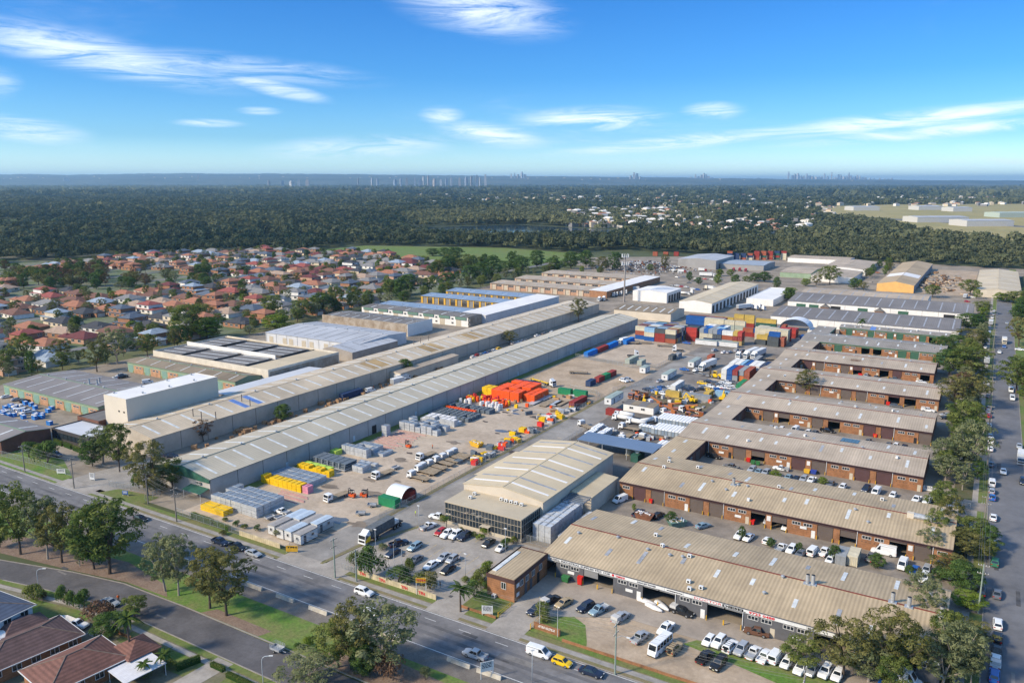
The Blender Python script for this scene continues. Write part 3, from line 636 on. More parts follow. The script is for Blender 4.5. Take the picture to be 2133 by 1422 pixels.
# packaged evaporative unit on row two
lx, ly = up_local(b2, *Z('q', 1600, 350, 6.2))
mb = MB(); mb.box(-3.2, -1.6, -0.7, 0.7, 0, 1.4, 1); mb.cyl((-1.6, 0, 0.7), (2.6, 0, 0.7), 0.75, n=10); mb.cyl((2.6, 0, 0.7), (3.1, 0, -0.2), 0.7, n=10)
part('air_duct', mb, [galv, creamw], b2, (lx, ly, h2(lx, ly) - 0.1), smooth=False)
# brick office wing at the left end of the grey units
ox, oy = W(1085, 1205)
root = thing('brick_office', 'two-storey brown brick office with flat tan roof at the sign-band end of the grey units', 'office', (-87.2, 147.2, 0))
mb = MB(); mb.box(-3.6, 3.6, -7.6, 7.6, 0, 5.2, 0); mb.box(-3.75, 3.75, -7.75, 7.75, 4.5, 5.45, 1, skip='t'); part('wall', mb, [brickm, fasc], root)
mb = MB(); mb.box(-3.4, 3.4, -7.4, 7.4, 5.25, 5.35); part('roof', mb, roof_tan, root)
mb = MB(); mb.box(-3.2, -2.2, -6, 5, 5.36, 5.5); part('skylight', mb, sky_m, root)
link('window', window_mesh(1.2, 1.6, 2), root, (0.8, -7.63, 2.6))
link('air_conditioner', FX['ac'], root, (-1.5, -8.0, 0.0))
for k, (y, z) in enumerate(((-4.5, 2.8), (-2.0, 2.8), (0.8, 2.8), (4.2, 2.8))):
 link('window', window_mesh(1.3, 1.4, 2), root, (3.63, y, z), math.pi / 2)
for y, z, w in ((-6.2, 3.2, 1.2), (-6.2, 1.0, 1.2)):
 link('sign_board', ud('sign_board', w, 0.06, 0.9, metal_w), root, (3.68, y, z), math.pi / 2)
for y in (-2.6, -0.2, 3.2):
 link('entry_door', ud('entry_door', 1.0, 0.08, 2.6, greyw if y < 3 else blackm), root, (3.66, y, 0), math.pi / 2)
# shop signs on the grey row
def text(s, size, m, parent, loc, rot=(math.pi / 2, 0, 0), name='lettering', width=None):
 me = TXT[s].copy(); me.materials.append(m); o = link(name, me, parent, loc); o.rotation_euler = rot
 xs = [v.co.x for v in me.vertices]
 o.scale = (width / (max(xs) - min(xs)) if width else size, size, 1)
 return o
ltr_d = mat('letter_navy', (0.03, 0.035, 0.06), 0.6, 0.0); ltr_r = mat('letter_red', (0.5, 0.01, 0.02), 0.6, 0.0); ltr_k = mat('letter_black', (0.012, 0.012, 0.014), 0.6, 0.0)
bx = b1.location.x
yb_ = -0.2
def sx(r_, x, y): return Z(r_, x, y, 4.6)[0] - bx
def signband(xa, xb, nm='shop_sign'):
 mb = MB(); mb.box(xa, xb, -0.2, -0.12, 4.05, 4.85); return part(nm, mb, metal_w, b1)
edges = [sx('t', 815, 320), sx('t', 1768, 545), sx('r', 680, 265), sx('r', 920, 320), sx('s', 300, 665), X1e := (b1.location.x * 0 + 84.4 / 2 - 0.3)]
s1 = signband(edges[0], edges[1] - 0.05); s2 = signband(edges[1], edges[2] - 0.05); s3 = signband(edges[2], edges[3] - 0.05); s4 = signband(edges[3], edges[4] - 0.05); s5 = signband(edges[4], edges[5])
def on(sg, s, r1, xa, ya, r2, xb, yb, m, size=0.62, z=4.22):
 a, b = sx(r1, xa, ya), sx(r2, xb, yb)
 text(s, size, m, sg, (a, -0.22, z), width=b - a)
on(s1, 'LINSELL INDUSTRIAL SUPPLIES 9755 1528', 't', 822, 325, 't', 1755, 545, ltr_d, 0.66)
on(s2, 'YAMAHA', 't', 1845, 570, 't', 1995, 605, ltr_r, 0.68, 4.2)
mb = MB(); a = sx('t', 1808, 560); mb.cyl((a, -0.21, 4.46), (a, -0.24, 4.46), 0.3, n=14); part('roundel', mb, ltr_r, s2)
on(s2, "DAN'S JET POWER", 'r', 325, 190, 'r', 565, 245, ltr_d, 0.5, 4.26)
on(s3, 'www.dansjetpower.com.au', 'r', 695, 285, 'r', 900, 325, ltr_k, 0.42, 4.32)
on(s4, 'DOCTOR', 'r', 1040, 365, 'r', 1385, 445, ltr_r, 0.74, 4.18)
on(s4, 'DIESEL', 'r', 1395, 450, 'r', 1690, 515, ltr_k, 0.74, 4.18)
on(s4, '9723 0488', 'r', 1730, 530, 'r', 2055, 605, ltr_r, 0.74, 4.18)
on(s5, 'NULON', 's', 312, 668, 's', 385, 685, ltr_k, 0.6, 4.22)
# sheds and other works
def shed(name, label, x0, x1, y0, y1, eave, ridge, axis, roofm, wallm, cat='warehouse', ridge_at=0.5, skyn=0, skym=None, skyw=0.9, panel=None,
         panels=(), vents=0, trim=None, ov=0.35, seed=1, group=None, skyspan=(0.12, 0.88), z0=0.0):
 r = random.Random(seed)
 ox, oy = (x0 + x1) / 2, (y0 + y1) / 2
 root = thing(name, label, cat, (ox, oy, z0), group=group)
 X0, X1, Y0, Y1 = x0 - ox, x1 - ox, y0 - oy, y1 - oy
 flat = ridge <= eave + 0.05
 hf = gable_roof(root, X0, X1, Y0, Y1, eave, ridge, axis, roofm, ov, ridge_at, trim)
 t = 0.25
 if axis == 'x':
  gable_wall(root, Y0, Y1, X0, eave, ridge, wallm, axis='x', ridge_at=ridge_at); gable_wall(root, Y0, Y1, X1 - t, eave, ridge, wallm, axis='x', ridge_at=ridge_at)
  sides = (('f', X0 + t, X1 - t, Y0, Y0 + t), ('k', X0 + t, X1 - t, Y1 - t, Y1))
 else:
  gable_wall(root, X0, X1, Y0, eave, ridge, wallm, axis='y', ridge_at=ridge_at); gable_wall(root, X0, X1, Y1 - t, eave, ridge, wallm, axis='y', ridge_at=ridge_at)
  sides = (('l', X0, X0 + t, Y0 + t, Y1 - t), ('r', X1 - t, X1, Y0 + t, Y1 - t))
 for k, a, b, c, d in sides:
  if k in panels:
   mb = MB()
   if axis == 'y': mb.box(a + 0.12, b - 0.02, c, d, 0, eave - 0.2)
   else: mb.box(a, b, c + 0.12, d - 0.02, 0, eave - 0.2)
   part('wall_backing', mb, jointm, root)
   L = (d - c) if axis == 'y' else (b - a); n = max(1, round(L / panel)); w = L / n
   for q in range(n):
    if axis == 'y':
     me = shared(('wall_panel', round(w, 3), eave, wallm.name, 'y'), lambda mb: mb.box(-0.14, 0, 0.1, w - 0.1, 0, eave - 0.18), [wallm])
     link('wall_panel', me, root, (b if k == 'r' else a + 0.14, c + q * w, 0))
    else:
     me = shared(('wall_panel', round(w, 3), eave, wallm.name, 'x'), lambda mb: mb.box(0.07, w - 0.07, 0, 0.14, 0, eave - 0.18), [wallm])
     link('wall_panel', me, root, (a + q * w, c, 0))
  else:
   mb = MB(); mb.box(a, b, c, d, 0, eave - 0.18); part('wall', mb, wallm, root)
 if not flat:
  mb = MB()
  if axis == 'x': ym = Y0 + (Y1 - Y0) * ridge_at; mb.box(X0, X1, ym - 0.25, ym + 0.25, ridge - 0.03, ridge + 0.06)
  else: xm = X0 + (X1 - X0) * ridge_at; mb.box(xm - 0.25, xm + 0.25, Y0, Y1, ridge - 0.03, ridge + 0.06)
  part('ridge_cap', mb, trim or roofm, root)
 sm = skym or sky_m
 for q in range(skyn):
  f = (q + 0.5) / skyn
  for side in (0, 1):
   lo, hi = skyspan
   if axis == 'y':
    xm = X0 + (X1 - X0) * ridge_at; y = Y0 + (Y1 - Y0) * f
    xa, xb = (X0, xm) if side == 0 else (xm, X1)
    if xb - xa < 2: continue
    strip(root, (xa + (xb - xa) * (1 - hi), y), (xb - (xb - xa) * lo, y), (0, skyw), hf, sm)
   else:
    ym = Y0 + (Y1 - Y0) * ridge_at; x = X0 + (X1 - X0) * f
    ya, yb = (Y0, ym) if side == 0 else (ym, Y1)
    if yb - ya < 3: continue
    strip(root, (x, ya + (yb - ya) * lo), (x, yb - (yb - ya) * lo), (skyw, 0), hf, sm)
 for q in range(vents):
  f = (q + 0.5) / vents
  if axis == 'y': link('roof_vent', FX['vent'], root, (X0 + (X1 - X0) * ridge_at, Y0 + (Y1 - Y0) * f, ridge))
  else: link('roof_vent', FX['vent'], root, (X0 + (X1 - X0) * f, Y0 + (Y1 - Y0) * ridge_at, ridge))
 return root, hf
def flat_building(name, label, x0, x1, y0, y1, h, roofm, wallm, cat='building', par=0.35, group=None, z0=0.0):
 ox, oy = (x0 + x1) / 2, (y0 + y1) / 2
 root = thing(name, label, cat, (ox, oy, z0), group=group); a, b = (x1 - x0) / 2, (y1 - y0) / 2
 for q in ((-a, a, -b, -b + 0.25), (-a, a, b - 0.25, b), (-a, -a + 0.25, -b + 0.25, b - 0.25), (a - 0.25, a, -b + 0.25, b - 0.25)):
  mb = MB(); mb.box(*q, 0, h + par); part('wall', mb, wallm, root)
 mb = MB(); mb.box(-a + 0.25, a - 0.25, -b + 0.25, b - 0.25, h - 0.2, h); part('roof', mb, roofm, root)
 return root
def front_doors(root, xs, y, z, h, w, m, name='roller_door', axis='x'):
 for x in xs:
  link(name, door_mesh(w, h, m), root, (x, y, z) if axis == 'x' else (y, x, z), 0 if axis == 'x' else math.pi / 2)
# long near shed and its neighbour
s1_, hs1 = shed('long_warehouse', 'very long pale panel warehouse with grey-green roof beside the hire yard', -215.5, -190.8, 144, 472, 6.2, 8.3, 'y', roof_shed, panelw, panel=10.0, panels='rl', skyn=47, skyw=0.8, vents=22, trim=mat('shed_trim', (0.13, 0.17, 0.16), 0.7), seed=2)
mb = MB(); mb.prism([(-12.6, 5.0), (12.6, 5.0), (12.6, 5.9), (0, 8.15), (-12.6, 5.9)], -164.4, -164.05, 'y'); part('gable_panel', mb, mat('heritage_green', (0.03, 0.11, 0.075), 0.7), s1_)
mb = MB(); mb.slab([(4, -167.5, 2.7), (12.2, -167.5, 2.7), (12.2, -164.2, 3.3), (4, -164.2, 3.3)], 0.12); part('awning', mb, mat('heritage_green', (0.03, 0.11, 0.075)), s1_)
for x in (4.3, 11.8):
 mb = MB(); mb.cyl((x, -167.2, 0), (x, -167.2, 2.7), 0.06, n=6); part('awning_post', mb, metal_w, s1_)
link('window', window_mesh(2.1, 0.85), s1_, (7.5, -164.45, 3.9))
for y in (-134, -102, -66, -28, 14, 70):
 link('access_door', ud('access_door', 0.08, 1.0, 2.2, mat('pale_door', (0.5, 0.56, 0.6))), s1_, (12.38, y, 0))
link('access_door', ud('access_door', 0.08, 2.4, 3.2, blackm), s1_, (12.38, -91, 0))
s2_, hs2 = shed('long_warehouse', 'long tan-roofed warehouse with flue pipes running beside the white tower block', -262.8, -238.0, 158, 515, 6.6, 8.6, 'y', roof_shed2, panelt, panel=11.0, panels='r', skyn=46, skyw=0.9, vents=16, seed=4)
for q in ((1590, 690), (1658, 700), (1775, 690), (1990, 570), (2058, 590)):
 lx, ly = up_local(s2_, *Z('e', q[0], q[1] + 50, 7.6)); link('flue_pipe', FX['flue'], s2_, (lx, ly, hs2(lx, ly)))
for q in ((365, 815), (300, 835), (245, 850)):
 lx, ly = up_local(s2_, *Z('l', q[0], q[1], 8.2)); link('flue_pipe', FX['flue'], s2_, (lx, ly, hs2(min(max(lx, -12), 12), ly)))
bluep = mat('blue_sheet', (0.12, 0.22, 0.5))
for y in (-137, -130.5):
 strip(s2_, (1.0, y), (10.5, y), (0, 2.4), hs2, bluep, 'roof_patch', 0.07)
for y in (-62, -20, 18):
 strip(s2_, (1.0, y), (11.8, y), (0, 14), hs2, mat('roof_rust_tan', (0.42, 0.29, 0.14), 0.8, 0.15, 0.1, stripe=('Y', 1.0), stripe_amt=0.1), 'roof_patch', 0.03)
w_ = shed('site_annexe', 'low cream annexe leaning on the tan-roofed long warehouse', -237.9, -231.5, 283, 330, 4.2, 4.6, 'y', roof_grey_tan, creamw, seed=5)
# white tower block
root = flat_building('tower_block', 'tall windowless cream block with bright white roof above the tan warehouse', -276.5, -263.0, 166, 206, 14.8, roof_white, mat('tower_render', (0.60, 0.53, 0.43), 0.8, 0.03, 0.1), 'warehouse', 0.12)
for k in range(7): link('roof_vent', FX['vent'], root, (-5 + (k % 2) * 9, -17 + k * 5.6, 14.8))
for k in range(2): link('vent_grille', ud('vent_grille', 0.9, 0.08, 0.6, jointm), root, (2 + k * 3, -20.03, 9.5))
flat_building('works_wing', 'low grey-roofed wing filling the gap left of the white tower block', -290, -276.5, 163, 212, 5.0, roof_dk, brickd, 'factory')
# green-fronted brick units
def green_units(label, x0, x1, y0, y1, roofm, seed, n):
 o, hf = shed('workshop_row', label, x0, x1, y0, y1, 5.0, 6.3, 'x', roofm, mat('sage_wall', (0.25, 0.33, 0.22), 0.75, 0.06, 0.3), 'factory units', skyn=7, skyw=0.5, vents=5, seed=seed, trim=fascG)
 L = x1 - x0; w = L / n; yb = -(y1 - y0) / 2
 for k in range(n):
  x = -L / 2 + k * w
  link('roller_door', door_mesh(3.6, 3.7, mat('roller_door_sage', (0.20, 0.33, 0.27), 0.6, 0.05, 0.5, stripe=('Z', 0.24), stripe_amt=0.12)), o, (x + 2.4, yb - 0.03, 0))
  mb = MB(); mb.box(x + 5.0, x + w - 0.6, yb - 0.12, yb - 0.02, 0, 3.7); part('brick_wall', mb, mat('brick_sandstock', (0.46, 0.26, 0.15), 0.9, 0.14, 0.5, fine=0.15), o)
  for q in (0.35, 0.7): link('window', window_mesh(1.5, 0.8, 2), o, (x + 5.0 + (w - 5.6) * q, yb - 0.13, 2.5))
  link('bollard', FX['bollard'], o, (x + 0.4, yb - 0.3, 0)); link('bollard', FX['bollard'], o, (x + 4.5, yb - 0.3, 0))
 return o, hf
roof_g1 = mat('roof_slate', (0.225, 0.205, 0.195), 0.75, 0.10, 0.06, fine=0.06, stripe=('X', 1.0), stripe_amt=0.08)
g1_, hg1 = green_units('sage-green workshop row with slate roof left of the white tower block', -366, -296, 175, 206.5, roof_g1, 6, 6)
for q in ((735, 455), (820, 440), (800, 460)):
 lx, ly = up_local(g1_, *Z('e', q[0], q[1] + 20, 6.0)); link('exhaust_stack', FX['stack'], g1_, (lx, ly, hg1(lx, ly) - 0.05))
g2_, hg2 = green_units('sage-green workshop row with weathered brown roof under the white parapet wall', -360, -282, 230, 244.6, roof_brown, 7, 6)
shed('brick_works', 'brown brick works with slate roof at the left end of the lawn', -352, -285, 133, 150, 4.8, 6.0, 'x', roof_g1, brickd, 'factory', skyn=5, seed=8, trim=fascG)
root = flat_building('glazed_office', 'low dark glazed office with pale roof behind the clipped hedge', -287, -264, 151.5, 163, 4.0, mat('roof_pale', (0.50, 0.52, 0.55), 0.6, 0.05, 0.1), mat('dark_cladding', (0.06, 0.055, 0.055), 0.6, 0.05), 'office')
for k in range(9): link('pane', ud('office_pane', 2.2, 0.06, 2.0, gl2), root, (-10 + k * 2.45, -5.83, 1.2))
# white parapet complex
root = flat_building('parapet_factory', 'factory with white parapet walls and dark ribbed roofs in bays', -361, -277.5, 245, 291, 7.0, roof_dk, mat('weathered_white', (0.62, 0.56, 0.46), 0.85, 0.08, 0.2, fine=0.06), 'factory', 0.9)
for k, (xa, xb) in enumerate(((-41, -22), (-20, 2), (4, 24))):
 mb = MB(); mb.slab([(xa, 1, 7.3), (xb, 1, 7.9), (xb, 20, 7.9), (xa, 20, 7.3)], 0.25); part('roof_bay', mb, roof_dk, root)
 mb = MB(); mb.slab([(xa, -21, 7.2), (xb, -21, 7.8), (xb, -4, 7.8), (xa, -4, 7.2)], 0.25); part('roof_bay', mb, roof_dk, root)
 for q in range(3):
  mb = MB(); y = -18 + q * 6; mb.slab([(xa + 1, y, 7.3), (xb - 1, y, 7.85), (xb - 1, y + 0.7, 7.85), (xa + 1, y + 0.7, 7.3)], 0.05); part('skylight', mb, sky_m, root)
  mb = MB(); y = 4 + q * 6; mb.slab([(xa + 1, y, 7.4), (xb - 1, y, 7.95), (xb - 1, y + 0.7, 7.95), (xa + 1, y + 0.7, 7.4)], 0.05); part('skylight', mb, sky_m, root)
mb = MB(); mb.box(-41, 25, -3.3, -2.9, 7, 9.2); part('parapet', mb, whitew, root)
mb = MB(); mb.slab([(26, -21, 7.25), (41, -21, 7.25), (41, 22, 7.25), (26, 22, 7.25)], 0.2); part('roof_bay', mb, roof_cream, root)
mb = MB(); mb.slab([(-41, 21.2, 7.5), (25, 21.2, 7.5), (25, 22.6, 7.5), (-41, 22.6, 7.5)], 0.2); part('roof_bay', mb, roof_cream, root)
mb = MB(); mb.box(41.6, 41.85, -22, 22.5, 0, 6.8); part('stained_wall', mb, stainw, root)
# timber racks under an open roof
root = thing('open_rack_shed', 'white open-sided roof over timber racks beside the tan warehouse', 'shelter', (-270, 240, 0))
mb = MB(); mb.slab([(-5.5, -28, 5.2), (4.5, -28, 5.6), (4.5, 28, 5.6), (-5.5, 28, 5.2)], 0.15); part('roof', mb, mat('roof_pale', (0.50, 0.52, 0.55)), root)
for y in (-27, -14, 0, 14, 27):
 for x in (-5, 4):
  mb = MB(); mb.cyl((x, y, 0), (x, y, 5.2), 0.12, n=6); part('post', mb, galv, root)
for y in (-20, -7, 7, 20):
 mb = MB()
 for z in (0.3, 1.6, 2.9): mb.box(-3, 2, y - 5, y + 5, z, z + 0.8)
 part('timber_pack', mb, mat('brown_timber', (0.2, 0.12, 0.06), 0.9, 0.2, 0.8), root)
# grey steel works with white dock wall
k2, hk2 = shed('steel_works', 'light-grey roofed works with a white wall of roller doors', -358, -287, 316, 357, 6.2, 7.4, 'x', roof_lgrey, mat('pale_cladding', (0.56, 0.57, 0.58), 0.7, 0.05, 0.2), 'factory', skyn=9, skym=jointm, skyw=0.25, vents=8, seed=9, ridge_at=0.62)
front_doors(k2, [-31, -20, -15, -5, 1, 12, 18, 30], -20.55, 0, 4.2, 3.2, doorC)
for k in range(9): link('downpipe', ud('downpipe', 0.15, 0.12, 6.0, wframe), k2, (-35 + k * 8.3, -20.6, 0))
shed('steel_works_wing', 'grey skillion-roofed wing joined to the light-grey works', -300, -279.5, 303, 340, 5.2, 7.0, 'y', roof_lgrey, mat('weathered_panel', (0.34, 0.30, 0.26), 0.85, 0.1, 0.2), 'factory', skyn=4, skym=jointm, skyw=0.25, ridge_at=0.3, seed=10)
k3, _ = shed('stained_warehouse', 'charcoal-roofed warehouse with rain-stained cream parapet', -368, -298.5, 373, 397, 6.9, 7.6, 'x', roof_dk, stainw, skyn=8, skyw=0.6, vents=6, seed=11)
mb = MB(); mb.box(-34.9, 34.9, -12.6, -12.3, 0, 7.7); part('parapet', mb, stainw, k3)
mb = MB(); mb.box(34.9, 35.1, -12.6, 12.2, 0, 7.6); part('parapet', mb, whitew, k3)
k4, _ = shed('boat_workshop', 'dark-roofed white and green workshop row with boats parked before it', -375, -285, 418, 433.5, 6.4, 6.9, 'x', roof_dk, whitew, 'factory units', skyn=6, vents=4, seed=12)
for k in range(7):
 x = -43 + k * 13
 mb = MB(); mb.box(x, x + 8.5, -8.3, -7.76, 4.4, 6.0); part('green_canopy', mb, mat('sage_panel', (0.13, 0.22, 0.17), 0.7, 0.06), k4)
 link('roller_door', door_mesh(4.0, 4.2, doorC), k4, (x + 2.4, -7.8, 0)); link('window', window_mesh(1.6, 1.2, 2), k4, (x + 10.6, -7.78, 1.2)); link('window', window_mesh(1.6, 1.2, 2), k4, (x + 10.6, -7.78, 3.9))
mb = MB(); mb.box(44.9, 45.1, -7.8, 7.8, 0, 6.5); part('stained_wall', mb, stainw, k4)
# blue-roofed comb with yellow piers
yelw = mat('mustard_wall', (0.62, 0.36, 0.05), 0.7, 0.05, 0.3)
def comb(label, x0, x1, bays, sx0, sx1, roofm, pier, wall, h, seed, name='unit_comb', spine_m=None, n=8, dm=None):
 ya, yb = bays[0][0], bays[-1][1]
 root = thing(name, label, 'factory units', ((x0 + sx1) / 2, ya, 0)); ox, oy = (x0 + sx1) / 2, ya
 mb = MB(); mb.box(sx0 - ox, sx1 - ox, 0, yb - oy, 0, h - 0.2); part('spine_wall', mb, spine_m or wall, root)
 mb = MB(); mb.slab([(sx0 - ox - 0.3, -0.2, h + 0.25), (sx1 - ox + 0.3, -0.2, h - 0.1), (sx1 - ox + 0.3, yb - oy + 0.2, h - 0.1), (sx0 - ox - 0.3, yb - oy + 0.2, h + 0.25)], 0.2); part('spine_roof', mb, roof_white if spine_m else roofm, root)
 for (a, b) in bays:
  X0, X1, Y0, Y1 = x0 - ox, sx0 - ox, a - oy, b - oy
  hf = gable_roof(root, X0, X1, Y0, Y1, h - 0.4, h + 0.4, 'x', roofm, 0.5, 0.85)
  mb = MB(); mb.box(X0, X1, Y1 - 0.3, Y1, 0, h - 0.6); part('rear_wall', mb, wall, root)
  mb = MB(); mb.box(X0, X0 + 0.3, Y0, Y1 - 0.3, 0, h - 0.6); part('end_wall', mb, pier, root)
  mb = MB(); mb.box(X0, X1, Y0 + 0.35, Y0 + 0.5, h - 1.4, h - 0.6); part('lintel', mb, pier, root)
  w = (X1 - X0) / n
  for k in range(n):
   x = X0 + k * w
   link('pier', ud('pier', 1.6, 0.5, h - 0.6, pier), root, (x + 0.9, Y0 + 0.3, 0))
   link('roller_door', door_mesh(3.6, h - 1.4, dm or doorY), root, (x + 3.7, Y0 + 0.42, 0))
   link('pier', ud('pier_small', 0.7, 0.5, h - 0.6, pier), root, (x + 5.9, Y0 + 0.3, 0))
   link('window', window_mesh(round(w - 7, 1), 1.3, 3), root, (x + w / 2 + 3, Y0 + 0.42, h - 2.8))
   mb = MB(); mb.box(x + 6.3, x + w, Y0 + 0.45, Y0 + 0.55, 0, h - 1.4); part('infill_wall', mb, wall if pier is not yelw else jointm, root)
  for q in range(5):
   strip(root, (X0 + (q + 0.5) * (X1 - X0) / 5, Y0 + 1), (X0 + (q + 0.5) * (X1 - X0) / 5, Y0 + 9), (0.5, 0), hf, sky_m)
   link('roof_vent', FX['vent'], root, (X0 + (q + 0.2) * (X1 - X0) / 5, Y0 + 8, hf(0, Y0 + 8) - 0.02))
 return root
comb('blue-roofed unit block with mustard-yellow piers', -376, -282, [(434, 453), (487, 503), (520, 537)], -301, -282, roof_blue, yelw, greyw, 6.0, 14, spine_m=mat('pale_grey_panel', (0.55, 0.55, 0.55), 0.8, 0.05, 0.2), n=7)
comb('grey and tan-roofed unit block with pink brick piers below the phone mast', -374, -263, [(583, 606), (625, 650), (676, 702)], -278, -263, roof_grey_tan, mat('pink_render', (0.52, 0.36, 0.25), 0.8, 0.06, 0.3), mat('pink_brick', (0.42, 0.25, 0.16), 0.85, 0.08, 0.3), 5.6, 15, n=8, dm=doorC, spine_m=mat('terracotta_brick', (0.33, 0.17, 0.09), 0.9, 0.1, 0.3))
# middle distance works
shed('cream_shed', 'cream shed with brown skylit roof behind the container stacks', -221, -180, 503, 530, 5.6, 7.2, 'x', roof_brown, creamw, skyn=7, seed=16)
c1, _ = shed('truck_depot', 'white metal depot with dark truck bays beside the phone mast', -240, -212, 582, 614, 8.0, 9.2, 'y', roof_white, whitew, skyn=0, seed=17)
front_doors(c1, [-10, -4, 2, 8, 13], 14.02, 0, 5.5, 4.4, blackm, 'dock_door', 'y')
c2, _ = shed('dock_warehouse', 'long cream-roofed white warehouse with a row of dark loading docks', -191.5, -167.5, 552, 680, 7.2, 8.8, 'y', roof_cream, whitew, skyn=10, skyw=0.5, seed=18)
front_doors(c2, [-60 + 9 * k for k in range(14)], 12.03, 0, 5.4, 4.8, blackm, 'dock_door', 'y')
flat_building('white_depot', 'flat-roofed white depot building next to the loading-dock warehouse', -158, -138, 608, 682, 4.6, roof_white, whitew, 'depot')
roof_w = mat('roof_graphite', (0.19, 0.175, 0.165), 0.7, 0.08, 0.05, fine=0.05, stripe=('X', 1.0), stripe_amt=0.1)
w1, _ = shed('white_wall_warehouse', 'graphite-roofed warehouse with white wall behind the green-door units', -122, -13, 533, 568, 5.4, 7.8, 'x', roof_w, whitew, skyn=14, skyw=0.8, skym=sky_d, ridge_at=0.93, panel=9.5, panels='f', seed=19)
w2, _ = shed('white_wall_warehouse', 'graphite-roofed warehouse with white wall and green dock doors', -127, -8, 606, 642, 5.6, 8.2, 'x', roof_w, whitew, skyn=15, skyw=0.8, skym=sky_d, ridge_at=0.93, panel=9.9, panels='f', seed=20)
for k, x in enumerate((-50, -41, -26, -8, 18, 46)):
 link('dock_door', door_mesh(6.6, 4.0, (doorG, doorG, blackm, doorG, doorG, blackm)[k]), w2, (x, -18.05, 0))
for x in (-33, 3):
 mb = MB(); mb.prism([(x - 3.4, 3.0), (x + 3.4, 3.0), (x, 5.4)], -21.5, -18.1, 'y'); part('porch_roof', mb, roof_dk, w2)
 mb = MB(); mb.box(x - 2.8, x + 2.8, -21.2, -18.2, 0, 3.0); part('porch', mb, brickm, w2)
shed('skylit_warehouse', 'taupe skylit warehouse roof behind the graphite-roofed pair', -127, -38, 645, 690, 6.0, 7.6, 'x', roof_grey_tan, whitew, skyn=11, skyw=0.8, skym=sky_d, seed=21)
og, hog = shed('orange_gable_works', 'long tan-roofed works with an orange painted gable front', -83, -54.5, 743, 955, 6.4, 9.0, 'y', mat('roof_ochre', (0.42, 0.32, 0.20), 0.75, 0.08, 0.05, stripe=('Y', 1.0), stripe_amt=0.06), mat('blue_grey_wall', (0.25, 0.26, 0.28), 0.8, 0.1, 0.1), 'factory', seed=22)
mb = MB(); mb.prism([(-14.3, 0), (14.3, 0), (14.3, 6.3), (0, 8.9), (-14.3, 6.3)], -106.25, -106.05, 'y'); part('painted_gable', mb, mat('orange_gable', (0.70, 0.40, 0.13), 0.6, 0.05, 0.3), og)
for sd in (0, 1):
 strip(og, (-14.2 if sd == 0 else 0.1, -50), (-0.1 if sd == 0 else 14.2, -50), (0, 26), hog, roof_white, 'roof_patch', 0.04)
shed('scrap_shed', 'wide tan shed at the far end of the street', -10, 22, 748, 925, 5.2, 7.0, 'y', roof_cream, creamw, skyn=5, seed=23)
shed('white_workshop', 'white-walled workshop with tan roof behind the graphite-roofed warehouses', -145, -108, 785, 845, 5.6, 6.8, 'y', roof_grey_tan, whitew, 'workshop', seed=24)
shed('pale_workshop', 'pale green-walled workshop with tan roof near the red containers', -178, -149, 805, 868, 5.0, 6.4, 'x', roof_grey_tan, mat('sage_wall', (0.25, 0.33, 0.22)), 'workshop', seed=25)
shed('white_workshop', 'white-gabled workshop with tan roof at the bushland edge', -150, -108, 862, 955, 5.6, 7.4, 'y', roof_grey_tan, whitew, 'workshop', seed=26)
shed('white_workshop', 'long low white workshop backing onto the bushland', -205, -138, 962, 1000, 5.4, 6.4, 'x', roof_grey_tan, whitew, 'workshop', seed=27)
shed('grey_warehouse', 'big grey steel warehouse with white roof beside the scrap heap', -294, -252, 838, 905, 9.5, 11.2, 'y', roof_lgrey, mat('grey_cladding', (0.30, 0.29, 0.28), 0.7, 0.06, 0.1), seed=28)
shed('grey_warehouse', 'low blue-grey roofed truck shed joined to the big grey warehouse', -251, -205, 850, 900, 5.6, 6.6, 'x', mat('roof_blue_grey', (0.30, 0.34, 0.39), 0.6, 0.06, 0.1), mat('grey_cladding', (0.30, 0.29, 0.28)), seed=29)
# glazed office and its warehouse
mo = thing('glazed_office', 'two-storey office with dark glass grid front facing the car park', 'office', (-109.5, 166, 0))
mw, hmw = shed('cream_warehouse', 'cream-roofed warehouse rising behind the dark glass office', -122.3, -96.6, 176.2, 222, 8.0, 9.6, 'y', roof_cream, creamw, skyn=0, seed=30)
for k, (y, m_) in enumerate(((-19, 0), (-14.5, 1), (-8, 0), (-3, 1), (2.5, 0), (9, 1), (15, 0), (19.5, 1))):
 for a, b in ((-12.2, -0.5), (0.5, 12.2)):
  strip(mw, (a, y), (b, y), (0, 0.9), hmw, (sky_d if k % 2 else roof_white))
cream_fr = mat('cream_frame', (0.48, 0.42, 0.32), 0.6, 0.04)
mb = MB(); mb.box(-12, 12, 0.25, 10.2, 0, 6.2); part('core_wall', mb, mat('dark_interior', (0.02, 0.02, 0.022), 0.5, 0), mo)
mb = MB(); mb.box(-12.15, 12.15, -0.05, 10.2, 6.2, 6.45); part('roof', mb, mat('roof_office', (0.47, 0.40, 0.29), 0.8, 0.06, 0.1), mo)
mb = MB(); mb.box(-12.1, 12.1, 0.0, 0.24, 0.0, 0.9); mb.box(11.9, 12.14, 0.24, 10.1, 0, 0.9); part('plinth', mb, cream_fr, mo)
NC = 24; pw = 24.0 / NC; rows = ((0.95, 1.75), (2.75, 1.7), (4.5, 1.62))
for k in range(NC):
 for z, h in rows:
  link('pane', shared(('pane', pw, h), lambda mb: mb.box(0.06, pw - 0.06, -0.08, 0.03, 0.04, h - 0.04), [gl2]), mo, (-12 + k * pw, 0.15, z))
